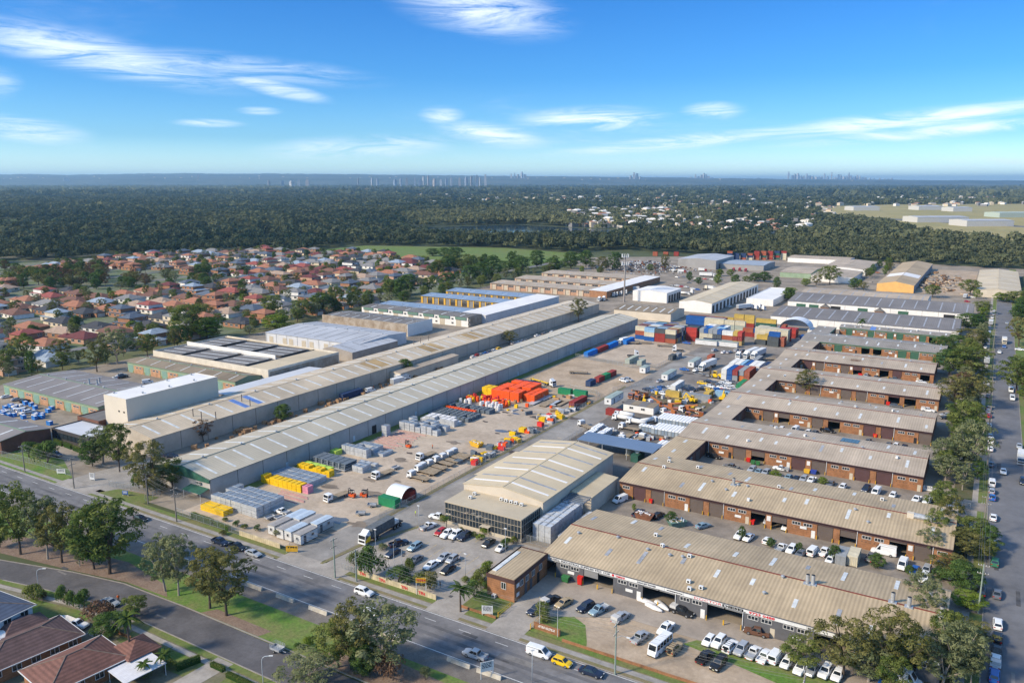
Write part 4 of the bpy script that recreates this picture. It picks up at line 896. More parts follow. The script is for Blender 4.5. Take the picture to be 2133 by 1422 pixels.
for k in range(10):
 for z, h in rows:
  link('pane', shared(('pane_side', pw, h), lambda mb: mb.box(-0.03, 0.02, 0.06, pw - 0.06, 0.04, h - 0.04), [gl2]), mo, (12.06, 0.1 + k * pw, z))
mb = MB()
for k in range(NC + 1): mb.box(-12 + k * pw - 0.03, -12 + k * pw + 0.03, 0.0, 0.2, 0.9, 6.2)
for z in (0.92, 2.72, 4.47, 6.15): mb.box(-12, 12, 0.02, 0.18, z - 0.035, z + 0.035)
for k in range(11): mb.box(11.95, 12.13, 0.1 + k * pw - 0.05, 0.1 + k * pw + 0.05, 0.9, 6.2)
for z in (0.92, 2.72, 4.47, 6.15): mb.box(11.97, 12.11, 0.1, 10.1, z - 0.05, z + 0.05)
part('mullion_grid', mb, cream_fr, mo)
mb = MB()
for x in (0.2, 2.8):
 for y in (-1.4, 0): mb.box(x - 0.05, x + 0.05, y - 0.05, y + 0.05, 0, 2.5)
mb.box(0.1, 2.9, -1.5, 0, 2.5, 2.58); part('entry_porch', mb, cream_fr, mo)
for x, y in ((-7, 5.0), (-7.5, 7.8), (1.0, 8.3), (2.6, 8.1), (4.2, 8.1), (5.7, 8.1), (7.6, 7.9)):
 link('air_conditioner', FX['ac'], mo, (x, y, 6.44))
an, _ = shed('side_annexe', 'cream annexe with sheet walls on the right flank of the cream warehouse', -96.4, -89.8, 192, 210, 5.2, 5.7, 'y', roof_cream, creamw, 'warehouse', ridge_at=0.08, seed=31)
an2, _ = shed('side_annexe', 'cream lean-to on the lane side of the cream warehouse', -127.5, -122.5, 190, 214, 5.2, 5.9, 'y', roof_cream, creamw, 'warehouse', ridge_at=0.95, seed=32)
for nm_, lab, x0, x1, y0, y1 in (('steel_pergola', 'bare steel roof frame over the stacked stillages', -96.3, -89.9, 186.6, 191.8), ('steel_pergola', 'bare steel roof frame at the lane corner of the cream warehouse', -127.4, -122.6, 184.6, 189.8)):
 root = thing(nm_, lab, 'steel frame', ((x0 + x1) / 2, (y0 + y1) / 2, 0)); a, b = (x1 - x0) / 2, (y1 - y0) / 2
 for k in range(6):
  y = -b + k * 2 * b / 5; mb = MB(); mb.box(-a, a, y - 0.08, y + 0.08, 5.0, 5.25); part('rafter', mb, mat('blue_steel', (0.16, 0.19, 0.23), 0.5, 0.05), root)
 for x in (-a, a):
  mb = MB(); mb.box(x - 0.1, x + 0.1, -b - 0.2, b, 4.8, 5.0); part('beam', mb, mat('blue_steel', (0.16, 0.19, 0.23)), root)
  mb = MB(); mb.box(x - 0.12, x + 0.12, -b - 0.2, -b + 0.05, 0, 4.8); part('post', mb, mat('blue_steel', (0.16, 0.19, 0.23)), root)
# blue shelter in the hire court
root = thing('open_shelter', 'flat blue-roofed open shelter in the portable toilet yard', 'shelter', (-103.5, 243, 0))
mb = MB(); mb.slab([(-14, -4.5, 4.3), (14, -4.5, 4.3), (14, 4.5, 4.6), (-14, 4.5, 4.6)], 0.2); part('roof', mb, mat('roof_denim', (0.13, 0.19, 0.29), 0.55, 0.04, 0.1, stripe=('X', 1.0), stripe_amt=0.05), root)
for x in (-13.5, -4.5, 4.5, 13.5):
 for y in (-4.2, 4.2):
  mb = MB(); mb.box(x - 0.1, x + 0.1, y - 0.1, y + 0.1, 0, 4.2); part('post', mb, galv, root)
# phone mast
x, y = W(1300, 629)
root = thing('phone_mast', 'tall concrete phone mast with two rings of panel antennas', 'mast', (x, y, 0))
mb = MB(); mb.cyl((0, 0, 0), (0, 0, 36), 0.75, 0.45, 12); part('pole', mb, mat('mast_concrete', (0.30, 0.27, 0.25), 0.8, 0.08, 0.3), root)
for z in (29, 35):
 mb = MB(); mb.cyl((0, 0, z), (0, 0, z + 0.15), 2.6, n=12); part('head_frame', mb, galv, root)
 for k in range(9):
  a = k * 2 * math.pi / 9; link('antenna', ud('antenna', 0.45, 0.3, 2.6, metal_w), root, (2.6 * math.cos(a), 2.6 * math.sin(a), z - 0.3), a)
# vehicles
tyre = mat('tyre_rubber', (0.018, 0.018, 0.019), 0.85, 0.1, 3.0, coord='obj')
rimm = mat('wheel_rim', (0.35, 0.36, 0.37), 0.35, 0.05, 2.0, metal=0.6, coord='obj')
carg = glass('car_glass', (0.012, 0.016, 0.02))
lampw = mat('lamp_clear', (0.72, 0.73, 0.72), 0.2, 0.0); lampr = mat('lamp_red', (0.35, 0.01, 0.01), 0.3, 0.0)
trim = mat('black_trim', (0.022, 0.022, 0.024), 0.6, 0.05, 2.0, coord='obj')
plate = mat('number_plate', (0.7, 0.66, 0.4), 0.5, 0.0)
PAINT = {}
for n_, c_ in dict(white=(0.72, 0.73, 0.73), silver=(0.40, 0.42, 0.44), grey=(0.15, 0.16, 0.175), black=(0.014, 0.015, 0.018), navy=(0.02, 0.032, 0.065),
  blue=(0.02, 0.11, 0.38), red=(0.36, 0.012, 0.014), yellow=(0.72, 0.46, 0.01), gold=(0.36, 0.27, 0.15), brown=(0.13, 0.065, 0.04), green=(0.04, 0.16, 0.09),
  orange=(0.36, 0.13, 0.045), cream=(0.66, 0.60, 0.46), teal=(0.25, 0.36, 0.42)).items():
 PAINT[n_] = mat('paint_' + n_, c_, 0.28, var=0.03, scale=0.7, metal=0.25 if n_ in ('silver', 'grey', 'navy', 'teal') else 0.0, spec=0.5, coord='obj')
def wheel_mesh(r=0.33, w=0.22):
 def b(mb):
  mb.cyl((0, -w / 2, 0), (0, w / 2, 0), r, n=14, m=0)
  for s_ in (-1, 1): mb.cyl((0, s_ * w / 2, 0), (0, s_ * (w / 2 + 0.015), 0), r * 0.62, r * 0.5, n=10, m=1)
 return shared(('wheel', r, w), b, [tyre, rimm])
def car_body(L, Wd, belt, roof, prof, cab, nose=0.55, tail=0.7, taper=0.86):
 """prof: [(x, z top of lower body)], cab: (x rear base, x rear top, x front top, x front base)"""
 mb = MB(); hw = Wd / 2; secs = []
 for x, zt in prof:
  e = 1.0 - 0.16 * max(0, abs(x) / (L / 2) - 0.72) / 0.28
  w = hw * e
  zl = 0.22 + 0.10 * max(0, abs(x) / (L / 2) - 0.8) / 0.2
  zm = min(0.62, zt - 0.06)
  secs.append([(x, -w * 0.93, zl), (x, -w, zl + 0.18), (x, -w, zm), (x, -w * 0.95, zt - 0.03), (x, -w * 0.78, zt), (x, w * 0.78, zt), (x, w * 0.95, zt - 0.03), (x, w, zm), (x, w, zl + 0.18), (x, w * 0.93, zl)])
 mb.loft(secs)
 a, b, c, d = cab; wb = hw * 0.92; wt = hw * taper * 0.84
 base = [(a, -wb, belt - 0.04), (d, -wb, belt - 0.04), (d, wb, belt - 0.04), (a, wb, belt - 0.04)]
 m1 = [(b, -wt, roof - 0.05), (c, -wt, roof - 0.05), (c, wt, roof - 0.05), (b, wt, roof - 0.05)]
 tp = [(b + 0.12, -wt * 0.86, roof), (c - 0.12, -wt * 0.86, roof), (c - 0.12, wt * 0.86, roof), (b + 0.12, wt * 0.86, roof)]
 mb.loft([base, m1, tp])
 return mb, base, m1
def lerp(p, q, t): return tuple(p[k] + (q[k] - p[k]) * t for k in range(3))
def pane_quad(p0, p1, p2, p3, e0=0.08, e1=0.92, f0=0.16, f1=0.93, off=0.015):
 """inset quad on the face p0 p1 (bottom) p2 p3 (top)"""
 def at(s, t): return Vector(lerp(lerp(p0, p1, s), lerp(p3, p2, s), t))
 q = [at(e0, f0), at(e1, f0), at(e1, f1), at(e0, f1)]
 n = (q[1] - q[0]).cross(q[3] - q[0]).normalized() * off
 mb = MB(); mb.loft([[tuple(v - n * 1.5) for v in q], [tuple(v + n) for v in q]]); return mb
def car_proto(nm, L, Wd, belt, roof, prof, cab, wr=0.33, axles=None, extra=(), taper=0.86, side_split=1):
 body, base, m1 = car_body(L, Wd, belt, roof, prof, cab, taper=taper)
 ps = [('body', body.mesh('body', [PAINT['white']]), (0, 0, 0), 0, True)]
 A = base; B = m1
 ps.append(('windscreen', pane_quad(A[1], A[2], B[2], B[1]).mesh('windscreen', [carg]), (0, 0, 0), 0, False))
 ps.append(('rear_window', pane_quad(A[3], A[0], B[0], B[3]).mesh('rear_window', [carg]), (0, 0, 0), 0, False))
 for k in range(side_split):
  e0 = 0.05 + k * 0.92 / side_split; e1 = e0 + 0.92 / side_split - 0.035
  ps.append(('side_window', pane_quad(A[0], A[1], B[1], B[0], e0, e1).mesh('side_window', [carg]), (0, 0, 0), 0, False))
  ps.append(('side_window', pane_quad(A[2], A[3], B[3], B[2], 1 - e1, 1 - e0).mesh('side_window', [carg]), (0, 0, 0), 0, False))
 ax = axles or (L * 0.29, -L * 0.29); wm = wheel_mesh(wr, 0.22)
 for x in ax:
  for s_ in (-1, 1): ps.append(('wheel', wm, (x, s_ * (Wd / 2 - 0.1), wr), 0, False))
 hw = Wd / 2
 hm = shared('headlight', lambda mb: mb.box(-0.06, 0.05, -0.2, 0.2, -0.07, 0.07), [lampw]); tm = shared('tail_light', lambda mb: mb.box(-0.05, 0.06, -0.16, 0.16, -0.09, 0.09), [lampr])
 zf, zr = prof[-2][1] - 0.16, prof[1][1] - 0.16
 for s_ in (-1, 1):
  ps.append(('headlight', hm, (L / 2 - 0.03, s_ * hw * 0.66, min(zf, 0.72)), 0, False)); ps.append(('tail_light', tm, (-L / 2 + 0.03, s_ * hw * 0.68, min(zr, 0.85)), 0, False))
 pm = shared('number_plate', lambda mb: mb.box(-0.03, 0.03, -0.2, 0.2, 0, 0.11), [plate])
 ps.append(('number_plate', pm, (L / 2 + 0.0, 0, 0.42), 0, False))
 bm = shared(('bumper', Wd), lambda mb: mb.box(-0.06, 0.06, -Wd * 0.42, Wd * 0.42, 0.24, 0.40), [trim])
 ps.append(('bumper', bm, (L / 2 - 0.0, 0, 0), 0, False))
 ps += list(extra)
 return (nm, ps)
def P_(L, zs): return [(L * f, z) for f, z in zs]
VP = {}
VP['sedan'] = car_proto('sedan', 4.75, 1.82, 0.93, 1.43, P_(4.75, [(-.5,.62),(-.485,.9),(-.42,.99),(-.2,.97),(.12,.95),(.2,.95),(.36,.88),(.47,.76),(.5,.55)]), (-1.75, -0.95, 0.45, 1.15), side_split=2)
VP['hatch'] = car_proto('hatchback', 4.05, 1.74, 0.94, 1.50, P_(4.05, [(-.5,.6),(-.485,.92),(-.44,.98),(-.2,.97),(.12,.96),(.24,.95),(.38,.88),(.475,.74),(.5,.55)]), (-1.92, -1.5, 0.35, 1.15), side_split=2)
VP['suv'] = car_proto('suv', 4.65, 1.88, 1.08, 1.72, P_(4.65, [(-.5,.7),(-.49,1.04),(-.44,1.1),(-.2,1.09),(.12,1.08),(.22,1.08),(.38,1.02),(.475,.9),(.5,.62)]), (-2.2, -1.85, 0.35, 1.1), wr=0.37, side_split=2)
VP['wagon'] = car_proto('wagon', 4.8, 1.82, 0.95, 1.5, P_(4.8, [(-.5,.62),(-.485,.94),(-.42,.99),(-.2,.97),(.12,.96),(.2,.95),(.36,.88),(.47,.76),(.5,.55)]), (-2.25, -1.8, 0.4, 1.15), side_split=2)
VP['van'] = car_proto('van', 5.0, 1.92, 1.12, 2.0, P_(5.0, [(-.5,.8),(-.495,1.1),(-.44,1.14),(-.2,1.14),(.2,1.14),(.34,1.1),(.42,1.05),(.48,.9),(.5,.62)]), (-2.46, -2.38, 1.0, 1.95), taper=0.98, wr=0.34, side_split=1)
def blank_side(nm, x0, x1, y, z0, z1, m=None): 
 mb = MB(); mb.box(x0, x1, -y, y, z0, z1); return (nm, mb.mesh(nm, [m or PAINT['white']]), (0, 0, 0), 0, m is None)
VP['highvan'] = car_proto('high_van', 5.9, 2.0, 1.2, 2.6, P_(5.9, [(-.5,.8),(-.497,1.18),(-.44,1.22),(-.2,1.22),(.2,1.22),(.34,1.15),(.43,1.05),(.485,.9),(.5,.62)]), (-2.92, -2.88, 1.1, 2.1), taper=1.0, wr=0.35, side_split=1,
 extra=[blank_side('cargo_panel', -2.8, 0.7, 0.935, 1.25, 2.4)])
VP['van'][1].append(blank_side('cargo_panel', -2.3, 0.35, 0.93, 1.15, 1.82))
VP['bus'] = car_proto('minibus', 7.0, 2.1, 1.25, 2.62, P_(7.0, [(-.5,1.0),(-.497,1.26),(-.44,1.28),(-.2,1.28),(.2,1.28),(.38,1.28),(.47,1.2),(.49,1.0),(.5,.62)]), (-3.47, -3.42, 2.9, 3.3), taper=1.02, wr=0.38, side_split=5)
def tray(nm, x0, x1, hw, z, h, m, floor=None):
 mb = MB(); mb.box(x0, x1, -hw, hw, z, z + 0.1, 1)
 for q in ((x0, x1, -hw, -hw + 0.05), (x0, x1, hw - 0.05, hw), (x0, x0 + 0.05, -hw + 0.05, hw - 0.05), (x1 - 0.05, x1, -hw + 0.05, hw - 0.05)): mb.box(*q, z + 0.1, z + 0.1 + h, 0)
 return (nm, mb.mesh(nm, [m, floor or trim]), (0, 0, 0), 0, False)
ute_prof = P_(5.2, [(-.5,.62),(-.49,.72),(-.1,.74),(-.06,1.02),(.1,1.06),(.2,1.06),(.37,1.0),(.475,.88),(.5,.6)])
def tub(x0, x1):
 mb = MB()
 for s_ in (-1, 1): mb.box(x0, x1, s_ * 0.86 - 0.05, s_ * 0.86 + 0.05, 0.6, 1.08)
 mb.box(x0, x0 + 0.07, -0.82, 0.82, 0.6, 1.08); return ('tub', mb.mesh('tub', [PAINT['white']]), (0, 0, 0), 0, True)
VP['ute'] = car_proto('pickup', 5.2, 1.86, 1.06, 1.74, ute_prof, (-1.05, -0.85, 0.5, 1.25), wr=0.37, side_split=2, extra=[tub(-2.58, -0.95)])
VP['canopy_ute'] = car_proto('canopy_pickup', 5.2, 1.86, 1.06, 1.74, ute_prof, (-1.05, -0.85, 0.5, 1.25), wr=0.37, side_split=2, extra=[tub(-2.58, -0.95), ('canopy', (lambda mb: (mb.box(-2.52, -1.1, -0.84, 0.84, 1.08, 1.72), mb)[1])(MB()).mesh('canopy', [mat('canopy_grey', (0.5, 0.49, 0.47), 0.5, 0.05)]), (0, 0, 0), 0, False)])
VP['tray_ute'] = car_proto('tray_pickup', 5.1, 1.82, 1.02, 1.66, P_(5.1, [(-.5,.5),(-.49,.55),(-.05,.58),(-.02,1.0),(.08,1.02),(.2,1.02),(.37,.96),(.475,.84),(.5,.58)]), (-0.6, -0.45, 0.45, 1.2), wr=0.35, extra=[tray('tray', -2.6, -0.7, 0.95, 0.78, 0.22, galv, galv)])
mbw = MB(); mbw.cyl((-2.4, 0, 1.05), (-2.55, 0, 1.05), 0.34, n=14)
mbr = MB()
for x in (-1.6, -0.9, -0.2): mbr.box(x - 0.04, x + 0.04, -0.62, 0.62, 1.74, 1.82)
for y in (-0.62, 0.62): mbr.box(-1.75, 0.0, y - 0.04, y + 0.04, 1.76, 1.84)
VP['four_wd'] = car_proto('four_wheel_drive', 4.7, 1.9, 1.12, 1.76, P_(4.7, [(-.5,.75),(-.49,1.08),(-.44,1.12),(-.2,1.12),(.12,1.1),(.22,1.1),(.40,1.08),(.48,1.0),(.5,.65)]), (-2.3, -2.2, 0.3, 0.9), wr=0.39, side_split=3,
 extra=[('spare_wheel', mbw.mesh('spare_wheel', [tyre]), (0, 0, 0), 0, False), ('roof_rack', mbr.mesh('roof_rack', [trim]), (0, 0, 0), 0, False)])
# trucks
def truck_cab(x0, L, Wd, z0, h, slope=0.25, deflector=0.0):
 mb = MB(); hw = Wd / 2
 prof = [(x0, z0), (x0 + L, z0), (x0 + L, z0 + h * 0.45), (x0 + L - slope, z0 + h * 0.97), (x0 + L - slope - 0.2, z0 + h), (x0, z0 + h)]
 secs = [[(p[0], s_ * hw, p[1]) for p in prof] for s_ in (-1, 1)]
 mb.loft([[(p[0], -hw * 0.94, p[1]) for p in prof], [(p[0], -hw, p[1]) for p in prof][:], [(p[0], hw, p[1]) for p in prof], [(p[0], hw * 0.94, p[1]) for p in prof]])
 if deflector:
  mb.loft([[(x0 + 0.1, s_ * hw * 0.85, z0 + h), (x0 + L - 0.7, s_ * hw * 0.8, z0 + h), (x0 + 0.35, s_ * hw * 0.8, z0 + h + deflector), (x0 + 0.1, s_ * hw * 0.85, z0 + h + deflector)] for s_ in (-1, 1)])
 ws = pane_quad((x0 + L, -hw, z0 + h * 0.45), (x0 + L, hw, z0 + h * 0.45), (x0 + L - slope, hw, z0 + h * 0.97), (x0 + L - slope, -hw, z0 + h * 0.97), 0.06, 0.94, 0.05, 0.88, 0.02)
 sw = []
 for s_ in (-1, 1):
  m2 = MB(); y = s_ * (hw + 0.005); m2.box(x0 + L * 0.42, x0 + L * 0.84, min(y, y + s_ * 0.012), max(y, y + s_ * 0.012), z0 + h * 0.5, z0 + h * 0.85); sw.append(m2)
 gr = MB(); gr.box(x0 + L, x0 + L + 0.05, -hw * 0.8, hw * 0.8, z0 + 0.12, z0 + h * 0.3)
 bp = MB(); bp.box(x0 + L - 0.3, x0 + L + 0.1, -hw, hw, z0 - 0.35, z0 + 0.08)
 return [('cab', mb.mesh('cab', [PAINT['white']]), (0, 0, 0), 0, True), ('windscreen', ws.mesh('windscreen', [carg]), (0, 0, 0), 0, False)] + \
  [('side_window', q.mesh('side_window', [carg]), (0, 0, 0), 0, False) for q in sw] + [('grille', gr.mesh('grille', [trim]), (0, 0, 0), 0, False), ('bumper', bp.mesh('bumper', [PAINT['white']]), (0, 0, 0), 0, True)] + \
  [('headlight', shared('truck_headlight', lambda mb: mb.box(-0.03, 0.04, -0.18, 0.18, -0.09, 0.09), [lampw]), (x0 + L + 0.1, s_ * hw * 0.72, z0 - 0.12), 0, False) for s_ in (-1, 1)]
def wheels(xs, Wd, r=0.48, w=0.3): return [('wheel', wheel_mesh(r, w), (x, s_ * (Wd / 2 - w / 2), r), 0, False) for x in xs for s_ in (-1, 1)]
def bar(nm, m, *boxes):
 mb = MB()
 for b in boxes: mb.box(*b)
 return (nm, mb.mesh(nm, [m]), (0, 0, 0), 0, False)
timb = mat('deck_timber', (0.30, 0.235, 0.16), 0.9, 0.15, 1.2, coord='obj')
chas = mat('chassis_dark', (0.05, 0.045, 0.043), 0.7, 0.1, 1.0, coord='obj')
VP['flat_truck'] = ('flatbed_truck', truck_cab(2.3, 1.9, 2.2, 0.65, 1.75) + wheels((3.1, -2.3), 2.2, 0.42, 0.26) + [bar('chassis', chas, (-3.8, 2.3, -0.45, 0.45, 0.55, 0.8)), bar('deck', timb, (-4.1, 2.15, -1.2, 1.2, 0.85, 1.02)), bar('headboard', galv, (2.08, 2.16, -1.15, 1.15, 1.02, 2.0))])
def boxm(nm, m, x0, x1, y, z0, z1):
 mb = MB(); mb.box(x0, x1, -y, y, z0, z1)
 for k in range(int((x1 - x0) / 1.2)):
  for s_ in (-1, 1): mb.box(x0 + 0.6 + k * 1.2 - 0.03, x0 + 0.6 + k * 1.2 + 0.03, s_ * (y + 0.015) - 0.015, s_ * (y + 0.015) + 0.015, z0, z1)
 return (nm, mb.mesh(nm, [m]), (0, 0, 0), 0, False)
VP['box_truck'] = ('box_truck', truck_cab(2.5, 1.9, 2.2, 0.65, 1.8) + wheels((3.3, -2.3), 2.2, 0.42, 0.26) + [bar('chassis', chas, (-3.8, 2.5, -0.45, 0.45, 0.5, 0.85)), boxm('cargo_box', metal_w, -4.1, 2.35, 1.2, 0.9, 3.3), bar('rear_door', galv, (-4.14, -4.1, -1.1, 1.1, 1.0, 3.2))])
VP['semi'] = ('semi_trailer_truck', truck_cab(4.6, 2.2, 2.45, 0.85, 2.15, 0.2, 0.8) + wheels((5.9, 2.6, 1.4, -5.2, -6.5, -7.8), 2.45, 0.5, 0.34) + [bar('chassis', mat('chassis_red', (0.25, 0.02, 0.02), 0.6, 0.1), (-8.6, 4.6, -0.5, 0.5, 0.75, 1.1)), bar('trailer_deck', chas, (-8.8, 3.6, -1.22, 1.22, 1.15, 1.4))])
def with_load(base, nm, *parts): return (nm, VP[base][1] + list(parts))
VP['fridge_semi'] = with_load('semi', 'semi_trailer_truck', boxm('cargo_box', metal_w, -8.9, 3.7, 1.25, 1.42, 4.1), bar('rear_door', galv, (-8.94, -8.9, -1.2, 1.2, 1.5, 4.0)))
sk = mat('formwork_grey', (0.13, 0.14, 0.145), 0.6, 0.12, 1.2, coord='obj')
def stillage_load():
 r = []
 for k in range(5):
  x = -5.2 + k * 1.85; mb = MB()
  for z in (1.42, 2.62): mb.box(x, x + 1.75, -1.2, 1.2, z, z + 1.15)
  for q in range(5):
   for s_ in (-1, 1): mb.box(x + 0.1 + q * 0.37, x + 0.2 + q * 0.37, s_ * 1.22 - 0.03, s_ * 1.22 + 0.03, 1.45, 3.7)
  r.append(('stillage', mb.mesh('stillage', [sk]), (0, 0, 0), 0, False))
 mb = MB(); mb.box(-7.2, -5.4, -1.0, 1.0, 1.42, 2.4); r.append(('wrapped_pallet', mb.mesh('wrapped_pallet', [metal_w]), (0, 0, 0), 0, False))
 return r
yl = MB()
for s_ in (-1, 1): yl.loft([[(4.7, s_ * 1.232, 0.9), (6.7, s_ * 1.232, 0.9), (6.7, s_ * 1.232, 1.6), (5.0, s_ * 1.232, 2.4), (4.7, s_ * 1.232, 2.4)], [(4.7, s_ * 1.245, 0.9), (6.7, s_ * 1.245, 0.9), (6.7, s_ * 1.245, 1.6), (5.0, s_ * 1.245, 2.4), (4.7, s_ * 1.245, 2.4)]])
VP['loaded_semi'] = with_load('semi', 'semi_trailer_truck', *stillage_load(), ('livery_panel', yl.mesh('livery_panel', [PAINT['yellow']]), (0, 0, 0), 0, False))
VP['prime_mover'] = ('prime_mover', truck_cab(0.6, 2.2, 2.45, 0.85, 2.15, 0.2, 0.8) + wheels((1.9, -1.4, -2.6), 2.45, 0.5, 0.34) + [bar('chassis', chas, (-3.3, 0.7, -0.5, 0.5, 0.75, 1.1))])
VP['skel_semi'] = with_load('semi', 'semi_trailer_truck'); VP['skel_semi'] = ('semi_trailer_truck', [q for q in VP['semi'][1] if q[0] not in ('trailer_deck', 'chassis')] + [bar('trailer_frame', PAINT['yellow'], (-8.8, 3.2, -0.45, 0.45, 1.0, 1.35), (-8.7, -8.3, -1.2, 1.2, 1.1, 1.4), (-2.5, -2.1, -1.2, 1.2, 1.1, 1.4), (2.8, 3.2, -1.2, 1.2, 1.1, 1.4)), bar('chassis', chas, (0.4, 4.6, -0.5, 0.5, 0.7, 1.0))])
VP['tanker'] = ('vacuum_truck', truck_cab(2.3, 1.9, 2.3, 0.7, 1.8) + wheels((3.1, -1.7, -2.8), 2.3, 0.45, 0.28) + [bar('chassis', chas, (-3.9, 2.3, -0.45, 0.45, 0.55, 0.85)),
 ('tank', (lambda mb: (mb.cyl((-3.9, 0, 1.75), (2.0, 0, 1.75), 0.85, n=16), mb)[1])(MB()).mesh('tank', [metal_w], True), (0, 0, 0), 0, False)])
# trailers, plant
VP['flat_trailer'] = ('flat_trailer', [bar('deck', timb, (-4.5, 4.5, -1.2, 1.2, 0.95, 1.15)), bar('frame', chas, (-4.5, 4.8, -0.4, 0.4, 0.7, 0.95))] + wheels((-2.6, -3.7), 2.4, 0.45, 0.28))
VP['skip_trailer'] = ('small_trailer', [tray('tray', -1.3, 1.3, 0.85, 0.5, 0.35, galv, galv), bar('drawbar', galv, (1.3, 2.4, -0.06, 0.06, 0.42, 0.54))] + wheels((-0.1,), 2.0, 0.3, 0.18))
cg_ = MB()
for x in (-1.28, -0.64, 0, 0.64, 1.28):
 for s_ in (-0.83, 0.83): cg_.box(x - 0.02, x + 0.02, s_ - 0.02, s_ + 0.02, 0.95, 1.65)
for z in (1.15, 1.4, 1.65):
 for s_ in (-0.83, 0.83): cg_.box(-1.28, 1.28, s_ - 0.015, s_ + 0.015, z - 0.015, z + 0.015)
 for x in (-1.28, 1.28): cg_.box(x - 0.015, x + 0.015, -0.83, 0.83, z - 0.015, z + 0.015)
VP['cage_trailer'] = ('cage_trailer', VP['skip_trailer'][1] + [('cage', cg_.mesh('cage', [galv]), (0, 0, 0), 0, False)])
orm = mat('forklift_orange', (0.62, 0.10, 0.02), 0.5, 0.06, 1.0, coord='obj')
def forklift(body, s=1.0):
 return [bar('chassis', body, (-1.1, 0.8, -0.55, 0.55, 0.25, 0.95)), bar('counterweight', body, (-1.35, -0.6, -0.52, 0.52, 0.35, 1.25)),
  bar('cage', trim, (-0.75, -0.68, -0.5, -0.43, 0.95, 2.15), (-0.75, -0.68, 0.43, 0.5, 0.95, 2.15), (0.6, 0.67, -0.5, -0.43, 0.95, 2.15), (0.6, 0.67, 0.43, 0.5, 0.95, 2.15), (-0.75, 0.67, -0.5, 0.5, 2.15, 2.22)),
  bar('mast', trim, (0.85, 1.0, -0.42, -0.3, 0.1, 2.7), (0.85, 1.0, 0.3, 0.42, 0.1, 2.7), (0.87, 0.98, -0.3, 0.3, 2.55, 2.65)), bar('fork', galv, (1.0, 2.1, -0.32, -0.2, 0.12, 0.18), (1.0, 2.1, 0.2, 0.32, 0.12, 0.18)),
  bar('seat', trim, (-0.5, 0.0, -0.25, 0.25, 0.95, 1.1), (-0.55, -0.42, -0.25, 0.25, 1.1, 1.6))] + wheels((0.5, -0.8), 1.1, 0.3, 0.2)
VP['forklift'] = ('forklift', forklift(orm)); VP['yellow_forklift'] = ('forklift', forklift(PAINT['yellow']))
def crane_body(body):
 bm = MB(); bm.obox((0.3, 0.0, 3.0), (6.0, 0.5, 0.55), 0, 0, 0, R(-14)); return ('boom', bm.mesh('boom', [body]), (0, 0, 0), 0, False)
VP['crane_truck'] = ('crane_truck', truck_cab(2.6, 1.9, 2.3, 0.7, 1.8) + wheels((3.4, -1.7, -2.8), 2.3, 0.45, 0.28) + [bar('chassis', chas, (-3.9, 2.6, -0.6, 0.6, 0.55, 1.1)), bar('deck', PAINT['orange'], (-4.0, 2.4, -1.15, 1.15, 1.1, 1.35)), bar('crane_house', PAINT['orange'], (-2.4, -0.6, -0.7, 0.7, 1.35, 2.7)), crane_body(PAINT['orange'])])
def exc():
 tr = MB()
 for s_ in (-1, 1): tr.prism([(-1.7, 0.3), (-1.4, 0), (1.4, 0), (1.7, 0.3), (1.4, 0.75), (-1.4, 0.75)], s_ * 1.0 - 0.25, s_ * 1.0 + 0.25, 'y')
 bm = MB(); bm.obox((2.1, 0.3, 2.6), (3.4, 0.35, 0.45), 0, 0, 0, R(-35)); bm.obox((4.1, 0.3, 2.4), (2.6, 0.3, 0.35), 0, 0, 0, R(60)); bk = MB(); bk.prism([(4.3, 0.5), (5.0, 0.4), (5.2, 1.0), (4.7, 1.3)], -0.1, 0.7, 'y')
 return [('track', tr.mesh('track', [trim]), (0, 0, 0), 0, False), bar('house', PAINT['yellow'], (-1.7, 1.0, -1.1, 1.1, 0.85, 1.8)), bar('operator_cab', PAINT['yellow'], (0.1, 1.3, -1.1, -0.1, 1.8, 2.8)), bar('cab_window', carg, (0.2, 1.32, -1.12, -0.08, 2.0, 2.65)),
  ('boom', bm.mesh('boom', [PAINT['yellow']]), (0, 0, 0), 0, False), ('bucket', bk.mesh('bucket', [chas]), (0, 0, 0), 0, False)]
VP['excavator'] = ('excavator', exc())
VP['reach_stacker'] = ('container_forklift', [bar('chassis', PAINT['yellow'], (-2.6, 2.0, -1.3, 1.3, 0.6, 1.5)), bar('counterweight', PAINT['yellow'], (-3.2, -1.6, -1.25, 1.25, 0.7, 2.2)), bar('operator_cab', PAINT['yellow'], (-0.6, 0.8, -0.8, 0.8, 1.5, 3.3)), bar('cab_window', carg, (-0.5, 0.83, -0.83, 0.83, 2.2, 3.05)),
 bar('mast', chas, (2.3, 2.7, -0.9, -0.6, 0.4, 5.6), (2.3, 2.7, 0.6, 0.9, 0.4, 5.6), (2.35, 2.65, -0.6, 0.6, 5.2, 5.5)), bar('fork', galv, (2.7, 4.6, -0.8, -0.5, 0.4, 0.55), (2.7, 4.6, 0.5, 0.8, 0.4, 0.55))] + wheels((1.3, -1.9), 2.8, 0.75, 0.5))
NICE = dict(sedan='sedan', hatch='hatchback', suv='SUV', wagon='station wagon', van='van', highvan='high-roof van', bus='minibus', ute='pickup', canopy_ute='pickup with canopy', tray_ute='tray-back pickup', four_wd='four-wheel drive with roof rack',
 flat_truck='flatbed truck', box_truck='box truck', fridge_semi='semi-trailer', loaded_semi='semi-trailer', prime_mover='prime mover', skel_semi='semi-trailer', tanker='vacuum tank truck', flat_trailer='flat trailer', skip_trailer='box trailer', cage_trailer='cage trailer',
 forklift='forklift', yellow_forklift='forklift', crane_truck='crane truck', excavator='excavator', reach_stacker='container forklift', semi='semi-trailer')
